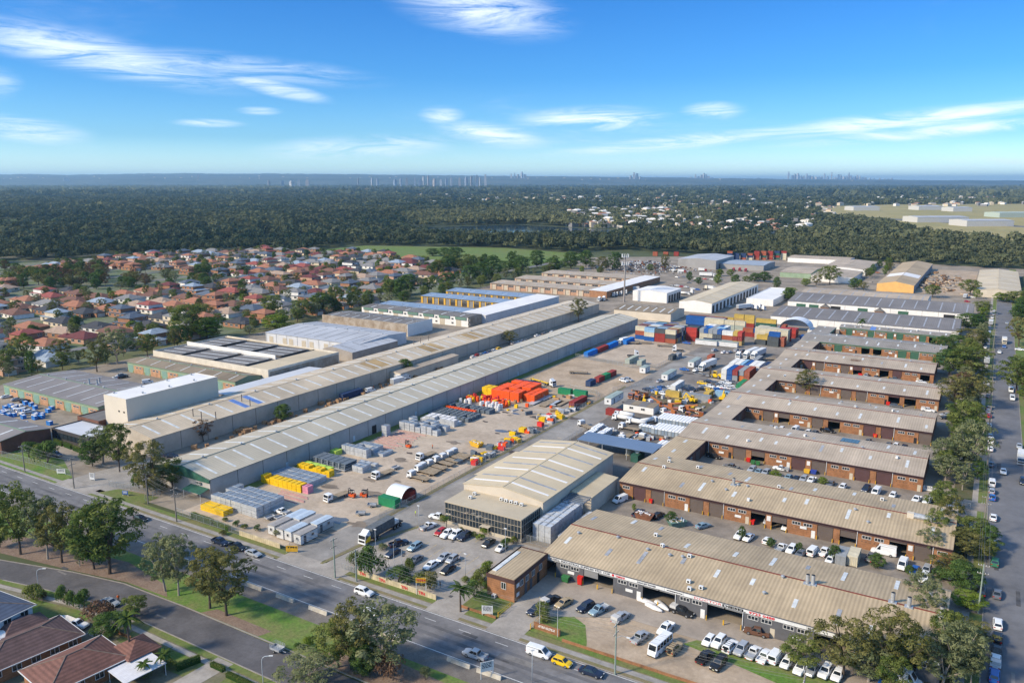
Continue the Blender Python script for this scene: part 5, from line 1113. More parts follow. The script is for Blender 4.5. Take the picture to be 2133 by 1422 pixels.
CATS = dict(sedan='car', hatch='car', suv='car', wagon='car', van='van', highvan='van', bus='minibus', ute='pickup', canopy_ute='pickup', tray_ute='pickup', four_wd='car')
def veh(kind, col, reg, x, y, hd, where, extra='', zc=0.75, z=0.06, group=None):
 wx, wy = Z(reg, x, y, zc)
 lab = ('%s %s %s' % (col, NICE[kind], where)) if not extra else ('%s %s %s %s' % (col, NICE[kind], extra, where))
 pm = PAINT[col]
 return copies(VP[kind], (wx, wy, z), R(hd), None, lab, CATS.get(kind, 'truck' if 'truck' in NICE[kind] or 'semi' in kind or kind in ('prime_mover', 'tanker') else ('trailer' if 'trailer' in kind else 'machine')), group or ('vehicles ' + where), None, pm)
def fleet(where, reg, rows, jit=2.0):
 for q in rows:
  kind, col, x, y, hd = q[:5]
  veh(kind, col, reg, x, y, hd + rnd.uniform(-jit, jit), where, q[5] if len(q) > 5 else '', zc=1.4 if kind in ('flat_truck', 'box_truck', 'fridge_semi', 'prime_mover', 'tanker', 'bus', 'highvan', 'crane_truck', 'skel_semi', 'loaded_semi') else 0.75)
fleet('in the office car park', 'b', [('sedan','navy',1072,505,270), ('wagon','teal',1228,460,270), ('sedan','grey',1232,552,270), ('sedan','white',1340,590,270), ('sedan','silver',1430,535,270), ('hatch','silver',1490,548,270), ('sedan','black',1460,620,270)])
fleet('in the office car park', 'b', [('ute','navy',1115,438,65)])
fleet('parked against the glass office', 'b', [('hatch','red',1408,358,270), ('ute','white',1458,370,270), ('suv','white',1515,380,270), ('suv','navy',1575,390,270), ('sedan','black',1745,435,270), ('tray_ute','white',1322,318,75), ('ute','white',1388,253,190)])
fleet('parked against the glass office', 'c', [('hatch','white',150,470,270)])
fleet('entering the lane beside the car park', 'u', [('loaded_semi','white',1060,470,270,'stacked with grey stillages')])
fleet('driving on the main road', 'b', [('suv','white',870,780,0), ('ute','silver',1650,1218,180), ('sedan','white',905,915,180)])
fleet('driving on the main road', 'c', [('van','white',412,1205,0), ('hatch','yellow',575,1268,0), ('sedan','navy',780,1338,0)])
fleet('parked at the main road kerb', 'a', [('sedan','black',985,262,0), ('ute','navy',1545,427,0), ('ute','black',1667,463,0), ('sedan','silver',1777,507,0)])
fleet('parked on the bend of the side road', 'a', [('sedan','silver',772,850,5)])
fleet('in the driveway of the brown-roofed house', 'a', [('tray_ute','white',540,1005,15)])
fleet('parked on the side road', 'b', [('cage_trailer','silver',262,1175,0)])
fleet('on the forecourt of the grey units', 't', [('ute','navy',700,1050,255), ('canopy_ute','black',905,915,75), ('sedan','gold',1100,950,255), ('suv','navy',1425,1012,255), ('tray_ute','teal',1615,1055,255), ('canopy_ute','silver',1940,1165,80)])
fleet('on the dirt lot before the grey units', 'r', [('ute','white',690,755,262), ('ute','silver',375,860,80), ('bus','white',622,950,262), ('four_wd','gold',800,1000,82), ('ute','black',1178,1105,80), ('four_wd','black',1345,1188,262)])
fleet('lined up on the grass strip before the grey units', 'r', [('hatch','white',1225,900,262), ('suv','white',1350,918,262), ('four_wd','white',1490,978,82), ('suv','silver',1625,1008,262), ('tray_ute','white',1775,1050,82), ('ute','white',1915,1095,82), ('van','white',2050,1105,82)])
fleet('lined up on the grass strip before the grey units', 's', [('suv','white',505,1215,262), ('sedan','white',650,1245,262), ('sedan','silver',350,1190,262), ('suv','white',215,1175,262), ('hatch','white',50,1110,262), ('suv','blue',1205,1330,262)])
fleet('standing along the grey unit wall', 'r', [('ute','brown',1815,795,185)])
fleet('standing along the grey unit wall', 'r', [('canopy_ute','black',890,545,-6)])
fleet('under the gum trees by the grey units', 's', [('highvan','white',1430,1270,-8), ('ute','white',1560,1175,262), ('sedan','white',1740,1235,20)])
fleet('inside an open bay of the grey units', 's', [('suv','white',195,745,80)])
fleet('in the court behind the grey units', 'p', [('van','white',70,590,250), ('sedan','teal',1092,908,60), ('suv','white',1545,1030,262), ('sedan','white',1655,1052,262), ('hatch','white',1890,1092,80), ('tray_ute','white',2060,1180,80), ('ute','navy',300,755,80), ('wagon','black',540,780,80)])
fleet('in the court behind the grey units', 'q', [('suv','white',50,710,262), ('sedan','grey',160,758,262), ('van','white',310,735,80), ('ute','white',450,735,80), ('highvan','white',1160,710,178), ('van','white',1385,895,264), ('sedan','blue',1530,955,264), ('suv','silver',1670,960,264), ('suv','white',1645,1050,264), ('sedan','black',1850,872,150), ('suv','silver',1940,1010,264), ('ute','grey',1010,800,80), ('hatch','white',515,835,264)])
fleet('inside an open bay of the brown-brick units', 'p', [('van','silver',1915,850,262), ('hatch','white',2120,925,262)])
fleet('in the court of the solar-panel units', 'h', [('ute','black',815,1062,-8), ('ute','grey',960,1150,170), ('suv','silver',1130,1175,262), ('sedan','teal',1185,1190,262), ('suv','silver',1245,1200,262), ('tray_ute','white',1370,1163,180)])
fleet('in the court of the solar-panel units', 'i', [('sedan','teal',143,1195,262), ('sedan','navy',197,1205,262), ('suv','silver',250,1210,262), ('ute','white',305,1217,262), ('hatch','white',525,1263,262), ('suv','navy',690,1278,262), ('van','white',762,1300,262), ('hatch','white',880,1322,262), ('sedan','grey',440,1240,262)])
fleet('in the court of the solar-panel units', 'q', [('ute','white',1550,112,262), ('ute','white',1680,128,262), ('suv','black',1825,115,200), ('hatch','white',2005,185,200)])
fleet('in the court of the lean-to unit row', 'i', [('van','white',190,862,262), ('hatch','white',280,878,262), ('sedan','grey',328,880,262), ('ute','black',418,866,0), ('hatch','red',645,872,262), ('sedan','grey',705,941,262), ('hatch','white',900,973,262), ('sedan','navy',960,981,262), ('sedan','silver',20,845,262), ('hatch','white',92,856,262), ('sedan','grey',850,966,262)])
fleet('in the court of the cream-door unit row', 'i', [('canopy_ute','white',1128,722,-5), ('van','white',1078,683,262), ('sedan','black',1262,776,200), ('sedan','silver',1255,755,200), ('wagon','grey',900,692,0)])
fleet('in the court of the rust-stained unit row', 'i', [('suv','silver',690,482,262), ('sedan','grey',760,490,262), ('sedan','white',1080,524,0), ('ute','grey',895,505,0)])
for reg, rows in (('d', [('wagon','white',1950,1000,90), ('suv','black',1948,1100,90), ('sedan','black',1944,1183,90), ('canopy_ute','white',1935,1262,90), ('suv','blue',1925,1365,90), ('suv','black',1835,778,90), ('sedan','grey',1945,790,90), ('suv','green',1930,570,90), ('tray_ute','white',1928,445,90), ('sedan','white',1918,255,90), ('sedan','blue',1912,115,90), ('hatch','silver',1908,72,90), ('van','white',1908,18,90)]),
  ('v', [('sedan','grey',362,1265,90), ('sedan','white',358,1155,90), ('van','white',360,1100,90), ('hatch','silver',355,1062,90), ('sedan','white',347,987,90), ('hatch','red',349,918,90), ('sedan','silver',342,886,90), ('sedan','grey',343,860,90), ('sedan','grey',340,775,90), ('sedan','silver',340,708,90), ('hatch','silver',341,682,90), ('sedan','white',333,605,90), ('box_truck','white',332,522,90), ('sedan','white',320,425,90), ('hatch','grey',321,400,90), ('box_truck','silver',342,335,90), ('box_truck','cream',361,250,90), ('sedan','white',369,212,90), ('hatch','silver',377,190,90), ('sedan','white',383,165,90)])):
 fleet('parked on the tree side of the long street', reg, rows)
fleet('parked on the far side of the long street', 'v', [('sedan','silver',565,1135,270), ('box_truck','silver',580,1222,270), ('suv','navy',592,1390,270), ('van','white',505,735,270), ('van','white',515,792,270), ('box_truck','cream',458,380,270), ('sedan','blue',457,420,270), ('sedan','silver',476,250,270), ('sedan','grey',488,172,270), ('sedan','white',490,655,270), ('sedan','white',568,440,0)])
fleet('driving along the long street', 'v', [('sedan','white',450,1317,270), ('sedan','white',422,459,270)])
# hire yard
fleet('standing in the hire yard', 'A', [('flat_truck','white',1790,880,262,'loaded with timber')])
fleet('standing in the hire yard', 'B', [('flat_truck','white',820,1140,262), ('flat_truck','white',1350,915,262), ('skip_trailer','grey',970,1080,80)])
fleet('parked in the row by the hire yard fence', 'B', [('flat_truck','white',1260,1185,176), ('flat_truck','white',1345,1115,176), ('flat_truck','white',1395,1085,176), ('flat_truck','white',1475,1050,176), ('flat_truck','white',1560,1005,176), ('flat_truck','white',1640,970,176), ('flat_truck','white',1715,935,176), ('flat_truck','white',1775,905,176)])
fleet('working in the hire yard', 'A', [('forklift','orange',1970,890,180), ('forklift','orange',2130,890,20)])
fleet('working in the hire yard', 'B', [('forklift','orange',1125,815,170)])
fleet('behind the portable cabins', 'A', [('tray_ute','white',1110,1090,180), ('skip_trailer','grey',960,1160,80), ('skip_trailer','grey',1080,1160,80)])
fleet('by the hire yard gate', 'u', [('skip_trailer','silver',790,190,30), ('skip_trailer','silver',960,70,30)])
fleet('on the upper dirt yard', 'C', [('skel_semi','white',1030,205,-18), ('suv','white',2010,190,-20), ('suv','silver',2070,180,-20), ('flat_trailer','yellow',1450,90,20)])
fleet('in the portable toilet yard', 'D', [('tanker','white',690,640,175), ('tanker','white',720,590,175), ('flat_truck','white',790,770,175), ('tanker','white',1080,680,60), ('flat_truck','white',740,900,265), ('flat_truck','white',920,935,80), ('flat_truck','white',150,740,150), ('tanker','white',900,700,175)])
fleet('rusting in the weedy crane lot', 'D', [('crane_truck','white',1190,430,160), ('crane_truck','white',1450,480,-10), ('crane_truck','white',1400,560,165), ('crane_truck','cream',1700,510,-15), ('excavator','yellow',1520,410,20), ('crane_truck','orange',1000,320,250), ('crane_truck','orange',880,290,260), ('excavator','yellow',990,440,100), ('crane_truck','orange',1790,600,200), ('excavator','yellow',1730,390,160)])
fleet('among the wrecked cars by the cream semi-trailers', 'F', [('wagon','yellow',560,860,0), ('sedan','navy',680,830,0), ('sedan','silver',585,930,0), ('hatch','grey',800,860,0), ('sedan','white',700,920,0), ('wagon','white',950,870,0), ('hatch','white',1030,850,20), ('sedan','white',990,890,10), ('wagon','white',1060,910,0), ('sedan','white',920,940,0), ('suv','white',1100,960,0), ('sedan','silver',1150,990,0), ('sedan','black',560,970,0), ('wagon','yellow',680,985,0), ('sedan','grey',980,1000,0), ('sedan','navy',310,985,0), ('suv','black',370,975,20), ('sedan','grey',890,900,0), ('wagon','grey',1120,850,0), ('sedan','red',930,990,0), ('wagon','blue',860,985,10)], 25)
fleet('among the wrecked cars beside the lane', 'D', [('sedan','navy',1060,215,0), ('wagon','silver',1140,205,0), ('sedan','silver',1190,260,0), ('wagon','blue',1250,205,0), ('suv','navy',1290,200,0), ('sedan','white',1370,190,0), ('hatch','white',1290,275,0), ('sedan','silver',1240,90,75), ('sedan','blue',1180,240,0)], 20)
fleet('in the container yard', 'F', [('fridge_semi','white',640,560,262), ('reach_stacker','yellow',800,740,180), ('excavator','yellow',930,1160,90), ('prime_mover','white',1250,360,262), ('fridge_semi','white',1440,340,262), ('fridge_semi','white',1580,350,262), ('prime_mover','white',100,240,200), ('flat_trailer','blue',1770,420,20), ('sedan','navy',1990,415,0), ('sedan','blue',270,120,0), ('sedan','blue',230,610,0), ('suv','silver',790,260,70), ('sedan','white',965,292,75), ('sedan','silver',1060,292,75), ('suv','silver',1200,265,75), ('suv','grey',1310,270,75), ('tray_ute','white',445,620,262)])
fleet('on the dirt turning yard by the long warehouse', 'E', [('box_truck','white',840,215,262), ('flat_trailer','cream',960,240,20), ('flat_trailer','cream',1140,235,20), ('flat_trailer','cream',1460,280,20), ('prime_mover','white',990,410,30)])
fleet('between the two long warehouses', 'B', [('van','white',660,135,80), ('box_truck','white',1010,25,80)])
fleet('between the two long warehouses', 'l', [('hatch','white',735,960,80), ('hatch','red',770,945,80), ('sedan','silver',800,940,80), ('sedan','grey',870,915,80), ('sedan','white',905,905,80), ('hatch','yellow',945,890,80), ('sedan','silver',1070,848,80), ('sedan','white',1105,838,80), ('hatch','silver',1140,828,80), ('sedan','grey',1175,820,80), ('sedan','white',1260,785,80), ('sedan','grey',1320,765,80), ('hatch','white',1385,755,80), ('sedan','blue',835,928,80), ('box_truck','white',150,1135,80)])
fleet('in the court of the sage-green workshops', 'e', [('sedan','white',55,572,80), ('sedan','silver',140,595,80), ('sedan','black',210,608,80), ('sedan','white',50,705,80), ('wagon','white',150,685,80), ('van','white',190,690,80), ('wagon','white',240,695,80), ('sedan','navy',305,708,80), ('van','white',1215,455,60), ('suv','black',1010,410,80), ('sedan','white',965,415,80), ('sedan','silver',1000,395,80)])
fleet('behind the lawn hedge of the dark office', 'e', [('sedan','silver',300,995,0), ('sedan','red',385,1005,0), ('sedan','navy',465,1045,0), ('sedan','navy',1410,1058,20)])
fleet('at the truck depot below the phone mast', 'm', [('prime_mover','white',200,488,262), ('prime_mover','white',235,484,262), ('prime_mover','white',325,452,200), ('prime_mover','white',350,448,200), ('prime_mover','white',385,440,200), ('prime_mover','white',425,432,200), ('box_truck','white',480,400,200), ('sedan','grey',790,375,0), ('sedan','white',830,372,0), ('sedan','red',870,380,0), ('sedan','silver',905,385,0), ('sedan','blue',1000,405,0), ('sedan','white',960,398,0), ('tanker','white',900,438,0), ('prime_mover','white',945,430,60), ('prime_mover','cream',1065,395,80), ('box_truck','white',1110,395,0), ('hatch','white',1260,545,60), ('fridge_semi','white',1400,555,60), ('prime_mover','white',1470,560,60), ('prime_mover','white',1500,550,60), ('prime_mover','white',1530,565,60), ('sedan','grey',930,350,0)], 8)
fleet('on the far industrial street', 'm', [('sedan','silver',830,305,0), ('sedan','grey',880,302,0), ('sedan','white',990,315,0), ('sedan','red',1060,318,0), ('sedan','white',1120,322,0), ('sedan','silver',1185,322,0), ('sedan','navy',925,298,0), ('tanker','cream',805,250,0), ('box_truck','red',870,255,0), ('box_truck','red',1040,245,0), ('fridge_semi','white',1090,292,0), ('prime_mover','red',1300,245,270), ('prime_mover','red',1350,245,270), ('prime_mover','red',1400,250,270)], 6)
fleet('at the bushland-edge workshops', 'n', [('sedan','blue',800,745,60), ('sedan','white',770,800,60), ('sedan','silver',790,790,60), ('suv','grey',845,762,60), ('hatch','red',1660,990,0), ('box_truck','blue',1645,950,80), ('sedan','white',1700,955,0), ('suv','orange',915,750,0)], 6)
# vegetation
def np_mesh(name, V, F, mats, tone=None, mi=None, smooth=False):
 """V (n,3), F (m,k) constant corner count"""
 me = bpy.data.meshes.new(name); n, (m, k) = len(V), F.shape
 me.vertices.add(n); me.vertices.foreach_set('co', np.asarray(V, np.float32).ravel())
 me.loops.add(m * k); me.loops.foreach_set('vertex_index', F.astype(np.int32).ravel())
 me.polygons.add(m); me.polygons.foreach_set('loop_start', np.arange(0, m * k, k, dtype=np.int32))
 for q in mats: me.materials.append(q)
 if mi is not None: me.polygons.foreach_set('material_index', mi.astype(np.int32))
 me.update(calc_edges=True)
 if tone is not None:
  at = me.attributes.new('tone', 'FLOAT', 'FACE'); at.data.foreach_set('value', np.asarray(tone, np.float32))
 return me
def leaves(rng, C, rc, nper, size, tone_c, flat=0.8, outw=0.75, cen=None, asp=1.5):
 """leaf quads on the shells of clumps C (n,3) with radius rc (n,)"""
 n = len(C); N_ = n * nper; ci = np.repeat(np.arange(n), nper)
 d = rng.normal(size=(N_, 3)); d /= np.linalg.norm(d, axis=1)[:, None]
 d[:, 2] = np.where(d[:, 2] < -0.35, -d[:, 2], d[:, 2])
 rr = rc[ci] * rng.uniform(0.55, 1.08, N_) ** 0.6
 p = C[ci] + d * rr[:, None] * np.array([1, 1, flat])
 nr = d * outw + rng.normal(size=(N_, 3)) * (1 - outw) * 0.9; nr /= np.linalg.norm(nr, axis=1)[:, None]
 a = rng.normal(size=(N_, 3)); t = np.cross(nr, a); t /= np.linalg.norm(t, axis=1)[:, None]; b = np.cross(nr, t)
 s = size * rng.uniform(0.6, 1.35, N_)[:, None]
 V = np.stack([p - t * s * asp, p - b * s * 0.6, p + t * s * asp, p + b * s * 0.6], 1).reshape(-1, 3)
 F = np.arange(N_ * 4).reshape(-1, 4)
 tone = np.clip(tone_c[ci] + rng.normal(0, 0.10, N_), 0, 1)
 return V, F, tone
LEAF = dict(gum=leaf_mat('leaf_gum', (0.058, 0.098, 0.026), (0.215, 0.24, 0.068), 0.34),
 grey_gum=leaf_mat('leaf_grey_gum', (0.094, 0.122, 0.056), (0.263, 0.275, 0.138), 0.34),
 olive=leaf_mat('leaf_olive', (0.081, 0.094, 0.031), (0.234, 0.215, 0.078), 0.34),
 dense=leaf_mat('leaf_dense', (0.036, 0.081, 0.023), (0.127, 0.189, 0.055), 0.34),
 lime=leaf_mat('leaf_lime', (0.086, 0.155, 0.021), (0.23, 0.287, 0.052), 0.34),
 brown=leaf_mat('leaf_brown', (0.085, 0.05, 0.032), (0.19, 0.12, 0.08)))
barkw = mat('bark_pale', (0.36, 0.31, 0.26), 0.9, 0.2, 1.2, coord='obj'); barkd = mat('bark_dark', (0.10, 0.075, 0.058), 0.9, 0.2, 1.2, coord='obj')
TP = {}
def tree_proto(kind, var):
 key = (kind, var)
 if key in TP: return TP[key]
 rng = np.random.default_rng(hash(kind) % 1000 * 0 + sum(map(ord, kind)) * 10 + var)
 spec = dict(gum=(58, 0.084, 78, 0.0140, 0.26, barkd, 0.34), grey_gum=(62, 0.070, 62, 0.0130, 0.27, barkw, 0.42), olive=(58, 0.074, 66, 0.0132, 0.26, barkd, 0.40), dense=(64, 0.090, 90, 0.0142, 0.14, barkd, 0.25), lime=(60, 0.085, 90, 0.0140, 0.16, barkd, 0.28), brown=(34, 0.065, 70, 0.0125, 0.28, barkd, 0.45))[kind]
 nc, rc, nper, ls, zb, bk, ro = spec
 zc = zb + 0.36; hz_ = 0.95 - zc; lz = zc - zb
 ph = rng.uniform(0, 6.28, 4)
 C = []; lobes = []
 for k in range(nc):
  z = zb + (0.93 - zb) * ((k + 0.5) / nc) ** 0.85; t = (z - zc) / (hz_ if z > zc else lz)
  prof = math.sqrt(max(0.02, 1 - t * t * 0.96))
  a = k * 2.399963 + rng.uniform(-0.35, 0.35)
  wob = 1 + ro * (0.55 * math.sin(2 * a + ph[0] + 5 * z) + 0.45 * math.sin(3 * a + ph[1] - 7 * z))
  r_ = 0.30 * prof * min(1.2, max(0.35, wob)) * rng.uniform(0.72, 1.0)
  if k % 5 == 4: r_ *= 0.45
  C.append([r_ * math.cos(a), r_ * math.sin(a), z + rng.uniform(-0.03, 0.03)])
 C = np.array(C); rcs = rc * rng.uniform(0.7, 1.25, nc); tone_c = rng.uniform(0.1, 0.9, nc)
 for k in range(7): lobes.append(tuple(C[int((k + 0.5) * nc / 7)]))
 V, F, tone = leaves(rng, C, rcs, nper, ls, tone_c)
 cm = np_mesh('crown', V, F, [LEAF[kind]], tone)
 mb = MB(); top = Vector((rng.uniform(-.03, .03), rng.uniform(-.03, .03), zb + 0.22)); fork = Vector((top.x * 0.6, top.y * 0.6, zb * 0.85))
 mb.cyl((0, 0, -0.01), tuple(fork), 0.019, 0.013, 8); mb.cyl(tuple(fork), tuple(top), 0.013, 0.008, 6)
 for L in lobes:
  mb.cyl(tuple(fork), (L[0] * 0.55, L[1] * 0.55, (fork.z + L[2]) / 2 + 0.02), 0.013, 0.009, 5); mb.cyl((L[0] * 0.55, L[1] * 0.55, (fork.z + L[2]) / 2 + 0.02), (L[0], L[1], L[2]), 0.009, 0.004, 5)
 tm = mb.mesh('trunk', [bk])
 TP[key] = (kind + '_tree', [('trunk', tm, (0, 0, 0), 0, False), ('crown', cm, (0, 0, 0), 0, False)])
 return TP[key]
TLAB = dict(gum=('gum_tree', 'green clumpy gum tree'), grey_gum=('ghost_gum_tree', 'grey-green pale-trunked gum tree'), olive=('stringybark_tree', 'olive-brown gum tree'), dense=('evergreen_tree', 'dense dark green tree'), lime=('leafy_tree', 'bright lime-green tree'), brown=('bare_tree', 'sparse brown-leaved tree'))  # first three are all gums, named apart only by leaf and trunk colour
def tree_at(x, y, h, rad, kind, where, group=None, var=None, extra=''):
 v = rnd.randrange(3) if var is None else var
 nm, lb = TLAB[kind]
 if 'avenue' in where:
  group = 'trees ' + where; where = 'in the avenue beside ' + next(t for l, t in ((205, 'the grey unit row'), (256, 'the skip court'), (306, 'the solar-panel row'), (356, 'the lean-to row'), (406, 'the cream-door row'), (457, 'the rust-stained row'), (530, 'the green-door rows'), (9999, 'the graphite warehouses')) if y < l)
 return copies(tree_proto(kind, v), (x, y, 0.0), rnd.uniform(0, 6.28), (rad / 0.36, rad / 0.36, h), ((extra + ' ' + lb) if extra else lb) + ' ' + where, 'tree', group or ('trees ' + where), nm)
def height_at(reg, bx, by, tx, ty):
 """height of a point seen at (tx,ty) that stands above the ground seen at (bx,by)"""
 o = REG[reg]; wx, wy = Z(reg, bx, by); u, v = o[0] + tx / o[2], o[1] + ty / o[2]
 x = (u - PW / 2) / FPX; y = -(v - PH / 2) / FPX
 d = (x, math.cos(PITCH) + y * math.sin(PITCH), -math.sin(PITCH) + y * math.cos(PITCH))
 t = math.hypot(wx, wy) / math.hypot(d[0], d[1]); return CAMH + d[2] * t
def tree(reg, bx, by, ty, w, kind, where, var=None, extra=''):
 wx, wy = Z(reg, bx, by); h = height_at(reg, bx, by, bx, ty)
 rad = w / 2 / REG[reg][2] / FPX * math.hypot(wx, wy, CAMH) * 0.97
 if 'avenue' in where: rad *= 1.28; h *= 1.04
 return tree_at(wx, wy, h, rad, kind, where, None, var, extra)
wh = 'between the main road and the side road'
for q in ((145,520,15,310,'gum'), (335,552,95,270,'grey_gum'), (435,578,150,280,'olive'), (770,655,140,440,'gum'), (662,622,180,300,'dense'), (1160,778,385,300,'grey_gum'), (1255,808,375,260,'grey_gum'), (1475,898,470,340,'olive'), (1590,948,490,390,'olive'), (0,470,250,130,'dense'), (560,600,380,130,'grey_gum')):
 tree('a', *q, wh)
for q in ((1012,1335,860,520,'grey_gum'), (780,1325,850,330,'olive'), (690,1310,985,350,'gum'), (870,1345,1130,240,'dense')):
 tree('b', *q, 'by the road barriers opposite the car park')
tree('b', 480, 1440, 1215, 400, 'grey_gum', 'leaning over the side road')
tree('a', 945, 958, 812, 180, 'gum', 'beside the silver sedan on the side road', extra='small')
tree('a', 760, 1085, 935, 230, 'dense', 'in the front garden beside the white tray-back pickup', extra='low')
wh = 'in front of the grey units'
for q in ((1200,1405,900,430,'olive'), (860,1390,960,400,'olive'), (1040,1410,1130,420,'grey_gum'), (560,1300,1120,290,'gum'), (1640,1415,985,360,'grey_gum'), (1560,1440,1150,330,'grey_gum'), (1760,1430,1120,200,'grey_gum')):
 tree('d', *q, wh)
wh = 'in the courts between the brick units'
for q in ((700,905,740,170,'dense'), (1570,1085,915,95,'dense'), (1925,1180,1060,115,'dense'), (240,735,640,60,'lime')):
 tree('p', *q, wh, extra='small')
for q in ((560,850,655,150,'dense'), (1080,940,765,190,'dense'), (1460,1015,900,110,'dense'), (1830,1080,915,170,'dense'), (140,745,630,100,'dense'), (1590,1030,945,100,'olive'), (1850,165,95,120,'lime')):
 tree('q', *q, wh, extra='small')
for q in ((385,1250,1195,75,'lime'), (50,1190,1152,90,'lime'), (265,610,435,170,'olive')):
 tree('i', *q, wh)
palm_leaf = LEAF['gum']
def palm_proto(seed=1):
 mb = MB(); r = random.Random(seed); mb.cyl((0, 0, 0), (0.05, 0, 5.0), 0.2, 0.13, 8)
 cr = MB()
 for k in range(16):
  a = k * 2 * math.pi / 16 + r.uniform(-.15, .15); el = r.uniform(-0.1, 0.9); L = r.uniform(2.0, 2.7); prev = None
  for s_ in range(6):
   t = s_ / 5; rr = L * t * math.cos(el * (1 - t * 0.6)); z = 5.0 + L * (math.sin(el) * t - 0.55 * t * t)
   w = 0.42 * math.sin(math.pi * min(0.97, t + 0.12)) + 0.03
   c, s = math.cos(a), math.sin(a); cur = [(rr * c - w * s, rr * s + w * c, z - 0.12), (rr * c, rr * s, z), (rr * c + w * s, rr * s - w * c, z - 0.12)]
   if prev: cr.face([prev[0], prev[1], cur[1], cur[0]]); cr.face([prev[1], prev[2], cur[2], cur[1]])
   prev = cur
 me = cr.mesh('fronds', [palm_leaf]); return ('palm_tree', [('trunk', mb.mesh('trunk', [barkd]), (0, 0, 0), 0, False), ('fronds', me, (0, 0, 0), 0, False)])
PALM = palm_proto()
for reg, x, y, s, wh in (('H', 1960, 740, 1.15, 'beside the car park entrance'), ('a', 920, 1270, 1.5, 'rising beside the brown tiled roof'), ('b', 1450, 330, 0.55, 'in the glass office garden bed'), ('i', 655, 200, 1.5, 'standing before the green-door units'), ('a', 1160, 1350, 0.8, 'beside the white carport'), ('a', 1020, 1400, 0.7, 'below the white carport')):
 wx, wy = Z(reg, x, y); copies(PALM, (wx, wy, 0), rnd.uniform(0, 6), (s * 0.8, s * 0.8, s * 1.25) if s > 1.3 else s, 'palm tree with arching fronds ' + wh, 'palm', 'palms')
# shrubs and hedges
def bush_proto(kind, seed, n=12, flat=0.8):
 rng = np.random.default_rng(seed); C = rng.normal(size=(n, 3)); C /= np.linalg.norm(C, axis=1)[:, None]; C[:, 2] = abs(C[:, 2]) * 0.7; C *= 0.55; C[:, 2] += 0.35
 V, F, tone = leaves(rng, C, np.full(n, 0.42), 90, 0.055, rng.uniform(0.2, 0.8, n)); mb = MB()
 for k in range(4): mb.cyl((0, 0, 0), tuple(C[k] * 0.9), 0.03, 0.015, 5)
 return ('shrub', [('stems', mb.mesh('stems', [barkd]), (0, 0, 0), 0, False), ('foliage', np_mesh('foliage', V, F, [LEAF[kind]], tone), (0, 0, 0), 0, False)])
BP = {k: bush_proto(k, i + 3) for i, k in enumerate(('gum', 'grey_gum', 'olive', 'dense', 'lime', 'brown'))}
BL = dict(gum='green', grey_gum='grey-green', olive='olive', dense='dark green', lime='lime-green', brown='reddish')
def bush(reg, x, y, w, kind, where, tall=1.0):
 w *= 1.3 if 'car park' in where else 1.1
 wx, wy = Z(reg, x, y); r = w / 2 / REG[reg][2] / FPX * math.hypot(wx, wy, CAMH)
 return copies(BP[kind], (wx, wy, 0.0), rnd.uniform(0, 6), (r, r, r * 1.15 * tall), '%s%s shrub %s' % ('tall ' if tall > 1.3 else '', BL[kind], where), 'shrub', 'shrubs ' + where)
for q in ((1180,420,230,'dense',1.5), (1020,330,120,'gum',1.4), (1400,490,190,'dense',1.1), (1510,410,90,'gum',2.2), (1610,510,130,'gum',1.3), (1690,540,150,'olive',1.4), (1480,510,120,'dense',1.0), (2000,475,80,'gum',0.8), (2090,620,160,'dense',1.3), (2110,520,120,'gum',1.2), (1265,190,90,'grey_gum',0.8)):
 bush('H', *q[:4], 'along the car park wall', q[4])
for q in ((455,860,100,'dense'), (520,885,90,'dense'), (590,905,110,'dense')): bush('a', *q, 'clipped round on the corner lawn', 1.75)
for q in ((690,990,190,'brown'), (240,835,140,'gum'), (300,825,60,'brown'), (880,1310,70,'lime'), (1020,1385,120,'gum'), (1200,1310,80,'gum')): bush('a', *q, 'in the front gardens')
for q in ((1010,1350,140,'gum'), (820,1330,110,'dense'), (560,1280,110,'dense'), (650,1310,90,'gum'), (410,1220,80,'gum'), (380,1390,100,'olive'), (1080,1420,170,'grey_gum')): bush('A', *q, 'behind the hire yard wall')
for q in ((1715,380,80,'lime',1.0), (1690,420,70,'lime',1.0), (1430,290,90,'gum',.8), (1550,360,60,'olive',.8), (1640,390,60,'gum',.8)): bush('b', *q[:4], 'in the glass office garden bed', q[4])
for q in ((185,480,90,'dense',1.3), (235,440,70,'gum',1.0), (20,700,130,'gum',1.1), (60,640,100,'lime',1.2), (30,760,90,'dense',1.0), (440,960,130,'gum',1.3), (460,1000,80,'gum',1.0)): bush('c', *q[:4], 'around the brick office', q[4])
for q in ((80,1010,110,'dense',1.2), (240,1080,150,'dense',1.3), (390,1120,200,'dense',1.2), (340,1090,150,'gum',1.2), (1150,1330,120,'dense',1.6), (1240,1350,140,'olive',1.0), (1320,1360,120,'olive',1.0)): bush('e', *q[:4], 'along the left frontage', q[4])
for q in ((1050,1380,230,'brown',1.1), (1300,1400,90,'grey_gum',1.6), (850,1380,130,'dense',.9), (400,1170,60,'dense',.8), (470,1180,90,'lime',1.4)): bush('b', *q[:4], 'on the roadside bank', q[4])
